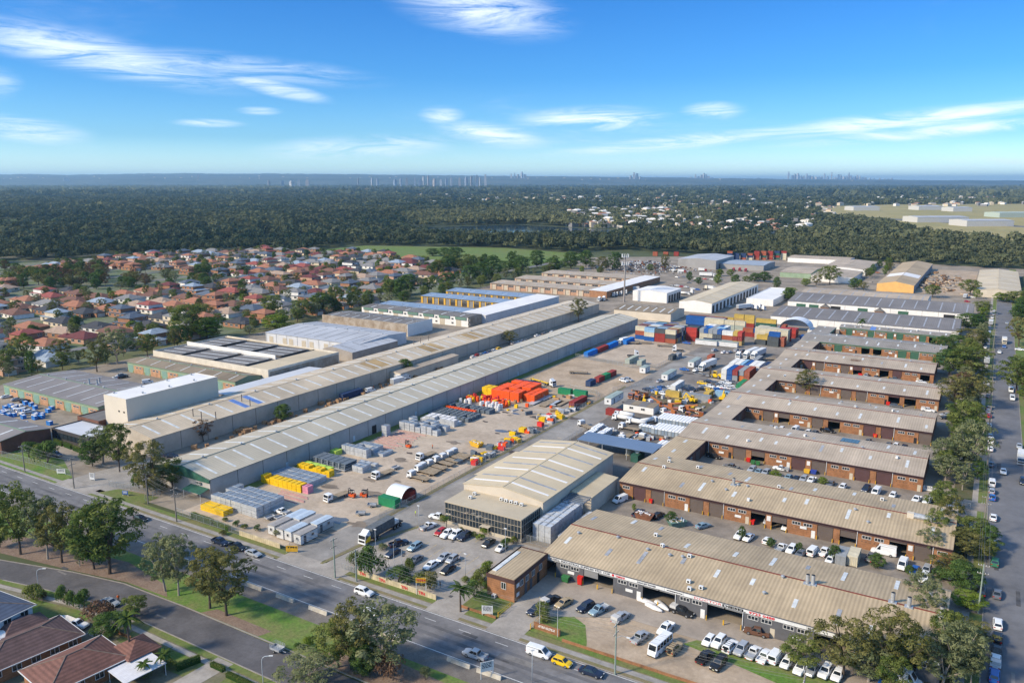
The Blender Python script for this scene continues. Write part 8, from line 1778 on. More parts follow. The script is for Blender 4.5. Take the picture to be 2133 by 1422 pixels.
def drum(m):
 def b(mb): mb.cyl((0, 0, 0), (0, 0, 1.1), 0.62, 0.62, 10); mb.cyl((0, 0, 1.1), (0, 0, 2.0), 0.62, 0.5, 10); mb.cyl((0, 0, 0.95), (0, 0, 1.12), 0.68, n=10)
 return shared(('drum', m.name), b, [m])
for nm_, m_, ya, yb_, n_ in (('white', bwh, 266, 271, 22), ('orange', og_, 270, 276, 26), ('red-orange', mat('barrier_red', (0.62, 0.035, 0.03), 0.55, 0.08), 274, 280, 16), ('yellow', yw, 271, 277, 8)):
 for k in range(n_):
  o = link('barrier_drum', drum(m_), None, (-187 + rnd.uniform(0, 20) * (1 if m_ is not bwh else 1), rnd.uniform(ya, yb_), 0.05), rnd.uniform(0, 3), rnd.uniform(0.9, 1.15)); tag(o, '%s water barrier drum pair in the jumble beside the orange blocks' % nm_, 'barrier', 'jumbled barrier drums')
rows(-180.5, -166.5, 281.5, 3, 6, 3.4, 3.9, 5, og_, og_, 'barrier_stack', 'tall orange barrier block in the great orange pile', 'barrier stack', 'great orange pile', 0.12, 0, 0.15, 0.08)
rows(-166.0, -160.5, 284.5, 2, 4, 3.2, 3.0, 4, og_, og_, 'barrier_stack', 'lower orange barrier block on the lane side of the great pile', 'barrier stack', 'lower orange blocks', 0, 0, 0.15, 0.08)
rows(-186.5, -181.2, 283.5, 2, 2, 2.6, 3.6, 3, yw, yw, 'barrier_stack', 'yellow barrier block on the warehouse side of the great orange pile', 'barrier stack', 'yellow blocks by the orange pile')
for k, (x, y) in enumerate(((910, 470), (1060, 490), (1180, 480), (1240, 480), (1040, 415))):
 wx, wy = Z('C', x, y); o = thing('deck_panel', ('grey', 'pale', 'grey', 'pale', 'dark')[k] + ' flat platform deck %s' % ('nearest the orange pile', 'lying alone on the dirt', 'left of the red container', 'against the red container', 'behind the orange pile corner')[k], 'deck', (wx, wy, 0.05)); mb = MB(); mb.box(-1.6, 1.6, -4.0, 4.0, 0.35, 0.5); part('deck', mb, timb if k % 2 else stg, o); mb = MB()
 for s_ in (-1.2, 1.2): mb.box(s_ - 0.1, s_ + 0.1, -3.8, 3.8, 0, 0.35)
 part('bearer', mb, chas, o)
for k in range(14):   # pink rails on the ground
 x = -187 + rnd.uniform(0, 3); y = 205 + k * 1.5; L = rnd.uniform(9, 14); o = tag(link('floor_rail', shared(('floor_rail', k), lambda mb: mb.box(0, L, -0.18, 0.18, 0, 0.22), [mat('rail_pink', (0.46, 0.27, 0.25), 0.7, 0.12, 0.6)]), None, (x, y, 0.05), rnd.uniform(-0.05, 0.02)), 'faded pink storage rail lying on the yard dirt', 'rail', 'pink storage rails')
for k in range(5):
 o = tag(link('floor_rail', shared(('floor_rail_b', k), lambda mb: mb.box(0, 11, -0.18, 0.18, 0, 0.22), [mat('rail_pink', (0.46, 0.27, 0.25))]), None, (-178 + rnd.uniform(0, 2), 155 + k * 1.1, 0.05), rnd.uniform(-0.04, 0.04)), 'faded pink storage rail beside the big stillage block', 'rail', 'pink rails by the block')
# jumble along the lane fence
for k in range(70):
 y = rnd.uniform(205, 285); x = -139.8 - abs(rnd.gauss(0, 3.2)); m_ = rnd.choice([blk_n, blk_n, stg, og_, bwh, yw, stg, mat('barrier_red', (0.62, 0.035, 0.03))])
 nmm = {'foot_block': 'navy', 'stillage_steel': 'grey', 'barrier_orange': 'orange', 'barrier_white': 'white', 'barrier_yellow': 'yellow', 'barrier_red': 'red'}[m_.name]
 tag(link('stock_pack', layered(rnd.choice([1.2, 1.8, 2.4]), rnd.choice([1.0, 1.5, 2.2]), rnd.choice([0.8, 1.2, 1.6]), rnd.choice([1, 2]), m_, m_), None, (x, y, 0.05), rnd.uniform(-0.3, 0.3)), nmm + ' stock pack in the jumble along the lane fence', 'stock pack', 'jumble along the lane fence')
# stillages beside the glass office
rows(-96.0, -90.6, 169.5, 3, 8, 2.35, 4.6, 3, stg, mat('stillage_pale', (0.46, 0.50, 0.55), 0.5, 0.08, 0.9), 'stillage_stack', 'pale blue stillage stack in the alley beside the glass office', 'stillage', 'stillages in the office alley', 0.05)
rows(-88.8, -86.6, 170, 1, 8, 2.3, 2.6, 2, stg, mat('stillage_pale', (0.46, 0.50, 0.55)), 'stillage_stack', 'pale blue stillage stack against the grey unit end wall', 'stillage', 'stillages against the unit wall')
# timber crates between the long warehouses
for k in range(90):
 y = rnd.uniform(168, 330); x = -236 + abs(rnd.gauss(0, 1)) * 4.5
 if x > -219: continue
 s_ = rnd.uniform(0.9, 1.7); tag(link('timber_crate', layered(round(s_, 1), round(s_ * 1.1, 1), round(s_ * 0.9, 1), 2, ctd, ctd), None, (x, y, 0.05), rnd.uniform(0, 3)), 'brown timber crate in the alley between the long warehouses', 'crate', 'timber crates in the alley')
for k in range(30):
 x, y = Z('e', rnd.uniform(0, 500), rnd.uniform(640, 760)); 
 if not (-345 < x < -290 and 152 < y < 173): x, y = rnd.uniform(-340, -296), rnd.uniform(153, 163)
 c_ = rnd.choice(['bright_blue', 'bright_blue', 'white']); tag(link('pallet_pack', layered(2.2, 1.4, 1.5, 2, CM[c_], bwh), None, (x, y, 0.05), rnd.uniform(-0.1, 0.1)), c_.replace('_', ' ') + ' wrapped pallet pack in the sage workshop court', 'pallet', 'pallet packs in the workshop court')
# loose clutter in the rear yards
for k in range(120):
 reg = k % 3; x, y = ((rnd.uniform(-124, -90), rnd.uniform(296, 336)), (rnd.uniform(-123, -91), rnd.uniform(255, 268)), (rnd.uniform(-184, -140), rnd.uniform(292, 300) if k % 2 else rnd.uniform(266, 282)))[reg]
 m_, nmm = rnd.choice([(stg, 'grey'), (ctd, 'brown'), (og_, 'orange'), (yw, 'yellow'), (bwh, 'white'), (blk_n, 'navy'), (stg, 'grey')])
 tag(link('stock_pack', layered(rnd.choice([1.0, 1.6, 2.4, 3.2]), rnd.choice([0.8, 1.3]), rnd.choice([0.5, 0.9, 1.4]), rnd.choice([1, 2]), m_, m_), None, (x, y, 0.05), rnd.uniform(0, 3)), nmm + ' loose pack ' + ('littering the crane lot', 'beside the toilet rows', 'around the orange barrier pile')[reg], 'stock pack', 'loose packs in the rear yards')
# fences, walls, poles, signs
meshm = bpy.data.materials.new('chain_mesh'); meshm.use_nodes = True; t_ = meshm.node_tree; b_ = t_.nodes['Principled BSDF']; b_.inputs['Base Color'].default_value = (0.22, 0.24, 0.24, 1); b_.inputs['Alpha'].default_value = 0.22; b_.inputs['Roughness'].default_value = 0.6
def fence(pts, label, h=2.0, step=3.0):
 o = thing('mesh_fence', label, 'fence', (pts[0][0], pts[0][1], 0), 0, None); ox, oy = pts[0]
 pm = shared(('fence_post', h), lambda mb: mb.cyl((0, 0, 0), (0, 0, h), 0.05, n=6), [galv]); rl = MB(); ms = MB()
 for (xa, ya), (xb, yb) in zip(pts[:-1], pts[1:]):
  L = math.hypot(xb - xa, yb - ya); n = max(1, round(L / step))
  for k in range(n + 1): link('post', pm, o, (xa + (xb - xa) * k / n - ox, ya + (yb - ya) * k / n - oy, 0))
  for z in (h - 0.05, 0.15): rl.cyl((xa - ox, ya - oy, z), (xb - ox, yb - oy, z), 0.03, n=5)
  ms.face([(xa - ox, ya - oy, 0.15), (xb - ox, yb - oy, 0.15), (xb - ox, yb - oy, h - 0.05), (xa - ox, ya - oy, h - 0.05)])
 part('rail', rl, galv, o); part('mesh', ms, meshm, o); return o
fence([(-190, 131.7), (-164, 131.7)], 'mesh fence with ivy along the hire yard frontage'); fence([(-146.2, 132.5), (-145.6, 148)], 'mesh fence beside the site cabins at the gate', step=2.4)
fence([(-138.2, 158), (-138.2, 206)], 'mesh fence between the lane and the flatbed truck row'); fence([(-138.2, 206), (-138.2, 262), (-143, 268)], 'mesh fence between the lane and the jumbled stock'); fence([(-143, 284), (-139.5, 288), (-139.5, 305), (-144, 311), (-158, 313)], 'mesh fence around the green containers')
fence([(-139.5, 318), (-131, 345)], 'mesh fence on the verge of the upper dirt yard'); fence([(-186, 374), (-150, 366), (-139, 372), (-139, 392)], 'mesh fence between the two dirt yards'); fence([(-125, 238), (-125, 258)], 'mesh fence behind the cream warehouse', 1.8); fence([(-125, 300), (-125, 338), (-110, 342)], 'mesh fence of the crane lot')
fence([(-340, 127.6), (-262, 133.5), (-245, 133.5)], 'mesh fence along the left lawn'); fence([(-226, 134.5), (-206, 138), (-206, 133)], 'mesh fence around the left lawn corner'); fence([(-127.5, 131.6), (-123.5, 131.6), (-123.5, 134)], 'dark gate fence at the car park corner', 1.6, 1.0); fence([(-10.5, 251.5), (1.6, 251.5)], 'dark gate fence at the solar-panel court', 1.8, 2); fence([(-97, 167.2), (-90, 167.2)], 'mesh gate across the stillage alley', 2.2, 1.7)
wallc = mat('cream_block_wall', (0.52, 0.44, 0.29), 0.9, 0.12, 0.6, fine=0.1, stripe=('X', 0.8), stripe_amt=0.08)
def low_wall(x0, x1, y, h, m, label, name='block_wall', step=2.4, th=0.22):
 o = thing(name, label, 'wall', (x0, y, 0)); n = max(1, round((x1 - x0) / step)); w = (x1 - x0) / n
 for k in range(n): link('block_panel', shared((name, 'panel', round(w, 3), h, m.name, k % 2), lambda mb: mb.box(0.02, w - 0.02, -th / 2, th / 2, 0, h - 0.04 * (k % 2)), [m]), o, (k * w, 0, 0))
 return o
tw1 = low_wall(-122.7, -99.2, 131.55, 1.35, wallc, 'cream block wall with red lettering along the car park'); low_wall(-163.8, -148.6, 131.6, 1.4, wallc, 'plain cream block wall along the hire yard')
for x in (1.0, 7.0, 13.6, 18.6): text('TFH', 1.05, ltr_r, tw1, (x, -0.14, 0.25), name='painted_letters')
bw = low_wall(-93.0, -83.6, 131.9, 0.6, brickm, 'low brown brick wall before the palm garden', 'brick_wall'); low_wall(-67.5, -10, 131.7, 0.55, brickm, 'long low brown brick wall edging the dirt lot', 'brick_wall', 4.0)
sg = low_wall(-74.8, -68.6, 133.0, 1.5, brickm, 'brown brick sign wall with white lettering between two flagpoles', 'sign_wall', 6.2, 0.35)
def print_lines(o, x, z, w, h, n, m, sd):      # lines of print too small to read
 r = random.Random(sd); mb = MB()
 for k in range(n):
  p = x + r.uniform(0, w * 0.12)
  while p < x + w:
   q = min(x + w, p + r.uniform(0.12, 0.5) * w * 0.5); mb.box(p, q, -0.008, 0.0, z - k * h * 1.7 - h, z - k * h * 1.7); p = q + w * 0.05
 return mb
part('lettering', print_lines(None, 0.8, 1.2, 4.2, 0.11, 3, metal_w, 2), metal_w, sg, (0, -0.18, 0))
wood = mat('pole_timber', (0.235, 0.21, 0.18), 0.9, 0.15, 0.8, coord='obj'); woodg = mat('pole_green', (0.25, 0.30, 0.26), 0.85, 0.12, 0.8, coord='obj')
POLES = []
def pole(x, y, h, label, green=False, rz=0.0, lamp=False):
 o = thing('power_pole', label, 'power pole', (x, y, 0), rz, 'power poles'); mb = MB(); mb.cyl((0, 0, 0), (0, 0, h), 0.2, 0.13, 8); part('pole', mb, woodg if green else wood, o)
 for z in (h - 0.4, h - 2.2):
  mb = MB(); mb.box(-1.1, 1.1, -0.07, 0.07, z - 0.07, z + 0.07); c = part('crossarm', mb, wood, o); im = shared('insulator', lambda mb: mb.cyl((0, 0, 0), (0, 0, 0.22), 0.06, 0.04, 6), [metal_w])
  for k in (-1, -0.45, 0.45, 1): link('insulator', im, c, (k, 0, z + 0.07))
 if lamp:
  mb = MB(); mb.tube([(0, 0, h * 0.72), (-0.2, -1.2, h * 0.8), (-0.3, -2.3, h * 0.81)], 0.05, 5); part('lamp_arm', mb, galv, o); mb = MB(); mb.obox((-0.32, -2.6, h * 0.81), (0.3, 0.7, 0.14)); part('lamp_head', mb, metal_w, o)
 POLES.append((x, y, h, rz)); return o
def ph(reg, bx, by, tx, ty): return height_at(reg, bx, by, tx, ty)
MP = []
for reg, bx, by, ty, lab, g_ in (('e', 205, 1195, 970, 'timber power pole on the left lawn', 0), ('e', 610, 1330, 1075, 'timber power pole at the left driveway', 0), ('a', 1040, 165, -60, 'timber power pole before the green gable', 0), ('a', 1240, 290, 50, 'timber power pole beside the ivy hedge', 0), ('H', 845, 440, 85, 'green-tinted power pole at the lane crossover', 1), ('H', 1035, 470, 190, 'green-tinted power pole at the cream lettered wall', 1), ('r', 65, 1330, 690, 'green-tinted power pole with street lamp before the dirt lot', 1)):
 x, y = Z(reg, bx, by); h = min(14, max(8, ph(reg, bx, by, bx, ty))); pole(x, y, h, lab, bool(g_), math.pi / 2, 'street lamp' in lab); MP.append((x, y, h))
MP.append((-20, 128.5, 12)); pole(-20, 128.5, 12, 'timber power pole hidden among the street-corner gum trees', False, math.pi / 2)
SP = []
for k, y in enumerate((188, 232, 281, 332, 384, 440, 505, 575)):
 pole(5.0, y, 11.5, 'timber power pole on the long street opposite %s' % ('the grey unit row', 'the skip court', 'the solar-panel row', 'the lean-to row', 'the cream-door row', 'the rust-stained row', 'the green-door rows', 'the graphite warehouses')[k], k == 0, 0); SP.append((5.0, y, 11.5))
cab = mat('power_cable', (0.16, 0.16, 0.16), 0.6, 0.0)
def wires(L, offs, label, ax):
 o = thing('power_line', label, 'power line', (L[0][0], L[0][1], 0)); ox, oy = L[0][0], L[0][1]
 for a, b in zip(L[:-1], L[1:]):
  for d, dz in offs:
   pts = []
   for k in range(9):
    t = k / 8; sag = 4 * t * (1 - t) * 0.022 * math.hypot(b[0] - a[0], b[1] - a[1])
    pts.append((a[0] + (b[0] - a[0]) * t + (d if ax == 'y' else 0) - ox, a[1] + (b[1] - a[1]) * t + (d if ax == 'x' else 0) - oy, a[2] + (b[2] - a[2]) * t - dz - sag))
   mb = MB(); mb.tube(pts, 0.022, 4); part('cable', mb, cab, o)
wires(MP, ((-1, 0.2), (0.45, 0.2), (1, 0.2), (-0.45, 2.0), (0.45, 2.0)), 'power cables strung along the main road', 'x'); wires(SP, ((-1, 0.2), (0, 0.2), (1, 0.2), (-0.45, 2.0)), 'power cables strung along the long street', 'y')
def lamp_post(x, y, h, rz, label, curved=True):
 o = thing('street_lamp', label, 'street lamp', (x, y, 0), rz, 'street lamps'); mb = MB()
 if curved: mb.tube([(0, 0, 0), (0, 0, h * 0.8), (0.15, 0, h * 0.92), (0.6, 0, h * 0.985), (1.5, 0, h)], 0.075, 6)
 else: mb.cyl((0, 0, 0), (0, 0, h), 0.07, 0.05, 6)
 part('post', mb, mat('lamp_post_grey', (0.42, 0.45, 0.48), 0.5, 0.05), o, smooth=True); mb = MB(); mb.obox((1.75 if curved else 0.0, 0, h), (0.75, 0.28, 0.14)); part('lamp_head', mb, metal_w, o)
for reg, bx, by, ty, rz, lab, cv in (('a', 275, 790, 615, 0.6, 'curved grey street lamp beside the corner lawn', True), ('H', 205, 1372, 1130, 0.6, 'curved grey street lamp beside the cage trailer', True), ('c', 365, 1420, 1190, 0.9, 'grey street lamp by the white van on the main road', False), ('H', 2003, 440, 225, 0, 'thin dark lamp post in the car park', False), ('u', 1015, 760, 440, 0, 'pale lamp post beside the semi-trailer', False), ('u', 1655, 450, 90, 0, 'tall pale lamp post behind the tray-back pickup', False), ('o', 838, 1230, 970, 0, 'pale lamp post in the glass office garden', False)):
 x, y = Z(reg, bx, by); lamp_post(x, y, max(4, min(11, ph(reg, bx, by, bx, ty))), rz, lab, cv)
x, y = Z('w', 600, 1420); lamp_post(8.6 + 8.5, 158, 9, math.pi, 'arched grey street lamp on the far kerb of the long street')
def flagpole(reg, bx, by, ty, label):
 x, y = Z(reg, bx, by); h = ph(reg, bx, by, bx, ty); o = thing('flagpole', label, 'flagpole', (x, y, 0), 0, 'flagpoles'); mb = MB(); mb.cyl((0, 0, 0), (0, 0, h), 0.06, 0.035, 6); part('pole', mb, metal_w, o); mb = MB(); mb.cyl((0, 0, h), (0, 0, h + 0.12), 0.08, 0.02, 6); part('finial', mb, yel, o)
flagpole('u', 1285, 985, 645, 'white flagpole nearer the lane in the car park shrubs'); flagpole('u', 1400, 960, 670, 'white flagpole nearer the glass office in the car park shrubs'); flagpole('c', 418, 1050, 820, 'white flagpole at the driveway end of the brick sign wall'); flagpole('c', 543, 1100, 870, 'white flagpole at the lot end of the brick sign wall')
def board(x, y, z0, w, h, m, label, lines, rz=0.0, lm=None, posts=True, size=0.4, name='sign_board'):
 o = thing(name, label, 'sign', (x, y, 0), rz); mb = MB(); mb.box(-w / 2, w / 2, -0.04, 0.04, z0, z0 + h); part('panel', mb, m, o)
 if posts:
  for s_ in (-1, 1): mb = MB(); mb.box(s_ * w * 0.46 - 0.06, s_ * w * 0.46 + 0.06, 0.04, 0.16, 0, z0 + h); part('post', mb, metal_w, o)
 if not lines: part('lettering', print_lines(None, -w * 0.42, z0 + h - 0.15, w * 0.8, h * 0.09, 4, None, int(w * 10)), lm or ltr_d, o, (0, -0.042, 0))
 for k, s in enumerate(lines): text(s, size, lm or ltr_k, o, (-w * 0.42, -0.06, z0 + h - size * 1.1 - k * size * 1.25), width=w * 0.84)
x, y = Z('H', 462, 215); board(x, y, 0.3, 3.0, 1.6, yel, 'yellow hire yard sign at the lane entrance', ['TFH'], 0.5, ltr_k, True, 0.55)
x, y = Z('H', 1610, 590); board(x, y, 3.0, 2.4, 1.2, yel, 'tall twin-post yellow and white sign over the cream wall', ['TFH'], 0.5, ltr_r, True, 0.8)
x, y = W(1015, 1282); board(x, y, 0.5, 2.4, 1.9, metal_w, 'white directory sign in the palm garden', [], 0.45, ltr_d, True, 0.45)
x, y = Z('b', 1735, 1390); board(x, y, 1.6, 2.6, 2.0, metal_w, 'white billboard on the gravel shoulder', [], 0.9, ltr_d, True, 0.35)
x, y = Z('e', 505, 1215); board(x, y, 0.4, 3.0, 1.4, metal_w, 'white sign at the lawn edge of the left driveway', [], 0.4, ltr_d, True, 0.45)
x, y = Z('e', 760, 1265); board(x, y, 0.3, 1.8, 2.2, metal_w, 'white upright sign on the corner lawn', [], 0.3, ltr_d, True, 0.3)
x, y = Z('a', 880, 110); board(x, y, 0.5, 1.8, 1.2, mat('sign_blue', (0.03, 0.10, 0.35), 0.5, 0.05), 'blue and white sign on the corner fence', [], 0.4, metal_w, True, 0.4)
x, y = Z('i', 1150, 1300); board(x, y, 0.2, 4.5, 1.5, metal_w, 'white sign board lying before the end of the solar-panel row', [], 0.0, ltr_d, True, 0.6)
# concrete road barriers
bp_ = shared('road_barrier', lambda mb: mb.prism([(-0.3, 0), (0.3, 0), (0.22, 0.25), (0.12, 0.8), (-0.12, 0.8), (-0.22, 0.25)], -2.7, 2.7, 'y'), [mat('barrier_concrete', (0.47, 0.43, 0.36), 0.9, 0.12, 0.6)])
for k, x in enumerate((-207, -199, -170, -161, -152, -138.6, -128.4, -118.3, -108, -98, -81, -74, -64.5, -57)):
 tag(link('road_barrier', bp_, None, (x, 114.2, 0.03), math.pi / 2 + rnd.uniform(-0.02, 0.02)), 'pale concrete road barrier block on the gravel shoulder', 'barrier', 'concrete road barriers')
# yellow gates
for x, y0, y1, lab in ((-83.4, 132.5, 137.5, 'yellow swing gate on the palm garden side of the drive'), (-75.2, 132.2, 137, 'yellow swing gate on the sign wall side of the drive')):
 o = thing('swing_gate', lab, 'gate', (x, y0, 0)); mb = MB(); mb.cyl((0, 0, 0), (0, 0, 1.3), 0.1, n=8); part('post', mb, yel, o)
 for z in (0.5, 1.1): mb = MB(); mb.cyl((0, 0, z), (0, y1 - y0, z), 0.05, n=6); part('bar', mb, yel, o)
 mb = MB(); mb.cyl((0, y1 - y0, 0), (0, y1 - y0, 1.2), 0.06, n=6); part('post', mb, yel, o)
# skips and bins
def bin_(reg, x, y, m, label, w=1.8, d=1.2, h=1.3, rz=0.0):
 wx, wy = Z(reg, x, y, 0.6); o = thing('waste_bin', label, 'bin', (wx, wy, 0.05), rz); mb = MB(); mb.loft([[(-w * .42, -d * .42, 0.15), (w * .42, -d * .42, 0.15), (w * .42, d * .42, 0.15), (-w * .42, d * .42, 0.15)], [(-w / 2, -d / 2, h), (w / 2, -d / 2, h), (w / 2, d / 2, h), (-w / 2, d / 2, h)]]); part('body', mb, m, o)
 mb = MB(); mb.slab([(-w / 2 - 0.03, -d / 2 - 0.03, h + 0.08), (w / 2 + 0.03, -d / 2 - 0.03, h + 0.08), (w / 2 + 0.03, d / 2 + 0.03, h + 0.2), (-w / 2 - 0.03, d / 2 + 0.03, h + 0.2)], 0.06); part('lid', mb, m, o)
 for a in (-1, 1):
  for b in (-1, 1): mb = MB(); mb.cyl((a * w * .35, b * d * .33 - 0.04, 0.1), (a * w * .35, b * d * .33 + 0.04, 0.1), 0.1, n=8); part('castor', mb, tyre, o)
gbin = mat('bin_green', (0.035, 0.15, 0.05), 0.5, 0.08, 1.0)
for q in (('t', 1125, 615, gbin, 'green wheeled bin by the grey unit wall'), ('t', 1340, 655, redm, 'red collection bin by the grey unit wall', 1.2, 1.0, 1.9), ('r', 2030, 805, gbin, 'green wheeled bin nearer the brown pickup'), ('r', 2100, 825, gbin, 'green wheeled bin nearer the garage bay'), ('p', 450, 615, redm, 'small red bin by the brick pier with the white notice', 1.0, 0.8, 1.2), ('p', 1640, 850, redm, 'red bin left of a pair by the brick wall', 1.2, 1, 1.2), ('p', 1700, 875, redm, 'red bin right of a pair by the brick wall', 1.2, 1, 1.2), ('q', 185, 515, redm, 'red bin with raised lid by the brick wall', 2.0, 1.2, 1.5), ('q', 365, 550, ctd, 'brown timber bin beside the raised-lid bin', 1.6, 1.2, 1.3), ('h', 1102, 1100, redm, 'small red bin in the solar-panel court', 1.2, 1, 1.2), ('h', 1140, 1118, gbin, 'green bin beside the small red bin', 1.3, 1, 1.1), ('h', 1180, 1126, gbin, 'green bin beside the cream door', 1.3, 1, 1.1), ('h', 1583, 1192, yel, 'yellow bin in the solar-panel court', 1.8, 1.2, 1.1), ('h', 1637, 1198, mat('bin_blue', (0.03, 0.06, 0.3), 0.5), 'blue bin beside the yellow bin', 1.8, 1.2, 1.1), ('i', 755, 905, redm, 'red bin in the lean-to court', 1.4, 1, 1.2), ('i', 845, 680, redm, 'red bin in the cream-door court', 1.4, 1, 1.2), ('i', 625, 1200, redm, 'red bin by the white shop sign', 1.4, 1, 1.2), ('i', 650, 478, redm, 'red bin in the rust-stained court', 1.8, 1, 1.2)):
 bin_(*q)
def skip(reg, x, y, m, label, rz=0.0, fill=ctd):
 wx, wy = Z(reg, x, y, 0.8); o = thing('skip_bin', label, 'skip', (wx, wy, 0.05), rz); mb = MB(); mb.loft([[(-1.8, -1.1, 0.1), (1.8, -1.1, 0.1), (1.8, 1.1, 0.1), (-1.8, 1.1, 0.1)], [(-2.6, -1.25, 1.6), (2.6, -1.25, 1.6), (2.6, 1.25, 1.6), (-2.6, 1.25, 1.6)]]); part('hull', mb, m, o); mb = MB()
 for k in range(16): mb.obox((rnd.uniform(-2, 2), rnd.uniform(-0.9, 0.9), 1.6 + rnd.uniform(-0.1, 0.3)), (rnd.uniform(0.6, 1.8), rnd.uniform(0.1, 0.5), 0.12), rnd.uniform(0, 3), rnd.randrange(2), rnd.uniform(-0.3, 0.3))
 part('rubbish', mb, [fill, bwh], o)
skip('p', 370, 800, mat('scrap_rust', (0.22, 0.10, 0.06)), 'rusty skip heaped with boards in the court behind the grey units', 0.1); skip('p', 770, 890, mat('skip_green', (0.13, 0.22, 0.18), 0.7, 0.1), 'green skip of timber in the court behind the grey units', 0.9); skip('B', 1970, 800, yel, 'yellow skip tipped on the hire yard dirt', -0.2, yw); skip('E', 1140, 1150, yel, 'small yellow skip beside the workshop hut', 0.2, yw)
# covered jet-ski hulls
for k, (x, y) in enumerate(((460, 425), (550, 495), (650, 475))):
 wx, wy = Z('r', x, y, 0.4); o = thing('boat_hull_cover', 'white wrapped watercraft %s' % ('nearest the open jet workshop bay', 'in the middle of the trio on the forecourt', 'beside the black canopy pickup')[k], 'boat', (wx, wy, 0.05), R(-10 - 12 * k)); mb = MB(); sec = []
 for t in (-1, -0.85, -0.4, 0.2, 0.7, 1.0):
  w = 0.95 * (1 - max(0, t) ** 2 * 0.85) * (1 if t > -0.95 else 0.7); sec.append([(t * 2.3, -w, 0.25), (t * 2.3, -w * 0.6, 0.62), (t * 2.3, 0, 0.78 - 0.15 * abs(t)), (t * 2.3, w * 0.6, 0.62), (t * 2.3, w, 0.25), (t * 2.3, 0, 0.05)])
 mb.loft(sec); part('hull', mb, bwh, o, smooth=True); mb = MB(); mb.box(-1.4, 1.2, -0.5, 0.5, 0, 0.2); part('cradle', mb, chas, o)
# houses across the side road
def gcap(o, pts, m): 
 for a, b in zip(pts[:-1], pts[1:]):
  mb = MB(); mb.cyl(a, b, 0.11, n=6); part('ridge_tiles', mb, m, o)
def fg_house(x, y, w, d, h, rise, roofm, wallm, label, wing=None, rz=0.0, nwin=3):
 o = thing('house', label, 'house', (x, y, 0), rz); mb = MB(); mb.box(-w / 2, w / 2, -d / 2, d / 2, 0, h); part('wall', mb, wallm, o); rf = MB(); hip(rf, -w / 2, w / 2, -d / 2, d / 2, h, rise, 0.6); part('roof', rf, roofm, o)
 cap = mat('ridge_mortar', (0.20, 0.15, 0.12), 0.9, 0.15, 1.0)
 k = min(w, d) / 2 + 0.6
 P, Q = ((-w / 2 - 0.6 + k, 0, h + rise), (w / 2 + 0.6 - k, 0, h + rise)) if w >= d else ((0, -d / 2 - 0.6 + k, h + rise), (0, d / 2 + 0.6 - k, h + rise))
 gcap(o, [P, Q], cap)
 for c, t in (((-1, -1), P), ((-1, 1), P if w >= d else Q), ((1, -1), Q if w >= d else P), ((1, 1), Q)): gcap(o, [(c[0] * (w / 2 + 0.6), c[1] * (d / 2 + 0.6), h), t], cap)
 if wing:
  wx0, wx1, wy0, wy1 = wing; mb = MB(); mb.box(wx0, wx1, wy0, wy1, 0, h - 0.03); part('wing_wall', mb, wallm, o); rf = MB(); hip(rf, wx0, wx1, wy0, wy1, h - 0.03, rise * 0.8, 0.6); part('wing_roof', rf, roofm, o)
 mb = MB()
 for q in ((-w / 2 - 0.68, w / 2 + 0.68, -d / 2 - 0.7, -d / 2 - 0.58), (-w / 2 - 0.68, w / 2 + 0.68, d / 2 + 0.58, d / 2 + 0.7), (-w / 2 - 0.7, -w / 2 - 0.58, -d / 2 - 0.58, d / 2 + 0.58), (w / 2 + 0.58, w / 2 + 0.7, -d / 2 - 0.58, d / 2 + 0.58)): mb.box(*q, h - 0.12, h + 0.02)
 part('gutter', mb, metal_w, o)
 for k in range(nwin):
  t = (k + 0.5) / nwin - 0.5; link('window', window_mesh(1.6, 1.2, 2), o, (w / 2 + 0.02, t * d, h - 1.7), math.pi / 2); link('window', window_mesh(1.6, 1.2, 2), o, (t * w, d / 2 + 0.02, h - 1.7), math.pi)
 return o
rb1 = mat('tile_plum', (0.125, 0.078, 0.072), 0.85, 0.12, 0.5, fine=0.15, stripe=('Z', 0.32), stripe_amt=0.22); rb2 = mat('tile_redbrown', (0.175, 0.085, 0.066), 0.85, 0.12, 0.5, fine=0.15, stripe=('Z', 0.32), stripe_amt=0.22); rb3 = mat('tile_bluegrey', (0.085, 0.105, 0.15), 0.7, 0.08, 0.5, stripe=('Z', 0.32), stripe_amt=0.2)
ha = fg_house(-170.5, 73.0, 12.5, 10.5, 5.3, 2.0, rb3, mat('pale_weatherboard', (0.60, 0.66, 0.66), 0.7, 0.05, 0.5, stripe=('Z', 0.4), stripe_amt=0.06), 'two-storey white house with blue-grey tiled roof by the corner lawn', None, 0.08)
mb = MB(); hip(mb, 4, 9.5, -1, 5, 3.0, 1.4, 0.4); part('lower_roof', mb, rb3, ha); mb = MB(); mb.box(4, 9.5, -1, 5, 0, 3.0); part('lower_wall', mb, brickm, ha)
hb_ = fg_house(-155.5, 72.0, 10.5, 17, 2.9, 2.3, rb1, brickm, 'brown brick house with plum tiled roof between its two neighbours', (-10, -5, -1.5, 6.5), -0.12, 5)
hc_ = fg_house(-140.5, 73.5, 11, 14, 2.9, 2.4, rb2, brickm, 'brick house with red-brown tiled roof beside the white carport', (0.5, 6.8, 6.9, 12.5), -0.12, 4)
hd_ = fg_house(-118, 68.5, 11, 12, 2.9, 2.2, rb2, brickm, 'brick house behind the tall clipped hedge', None, -0.1, 3)
mb = MB(); mb.box(-2.6, -1.6, -3.5, -2.6, 4.05, 4.25); part('skylight', mb, sky_m, hc_)
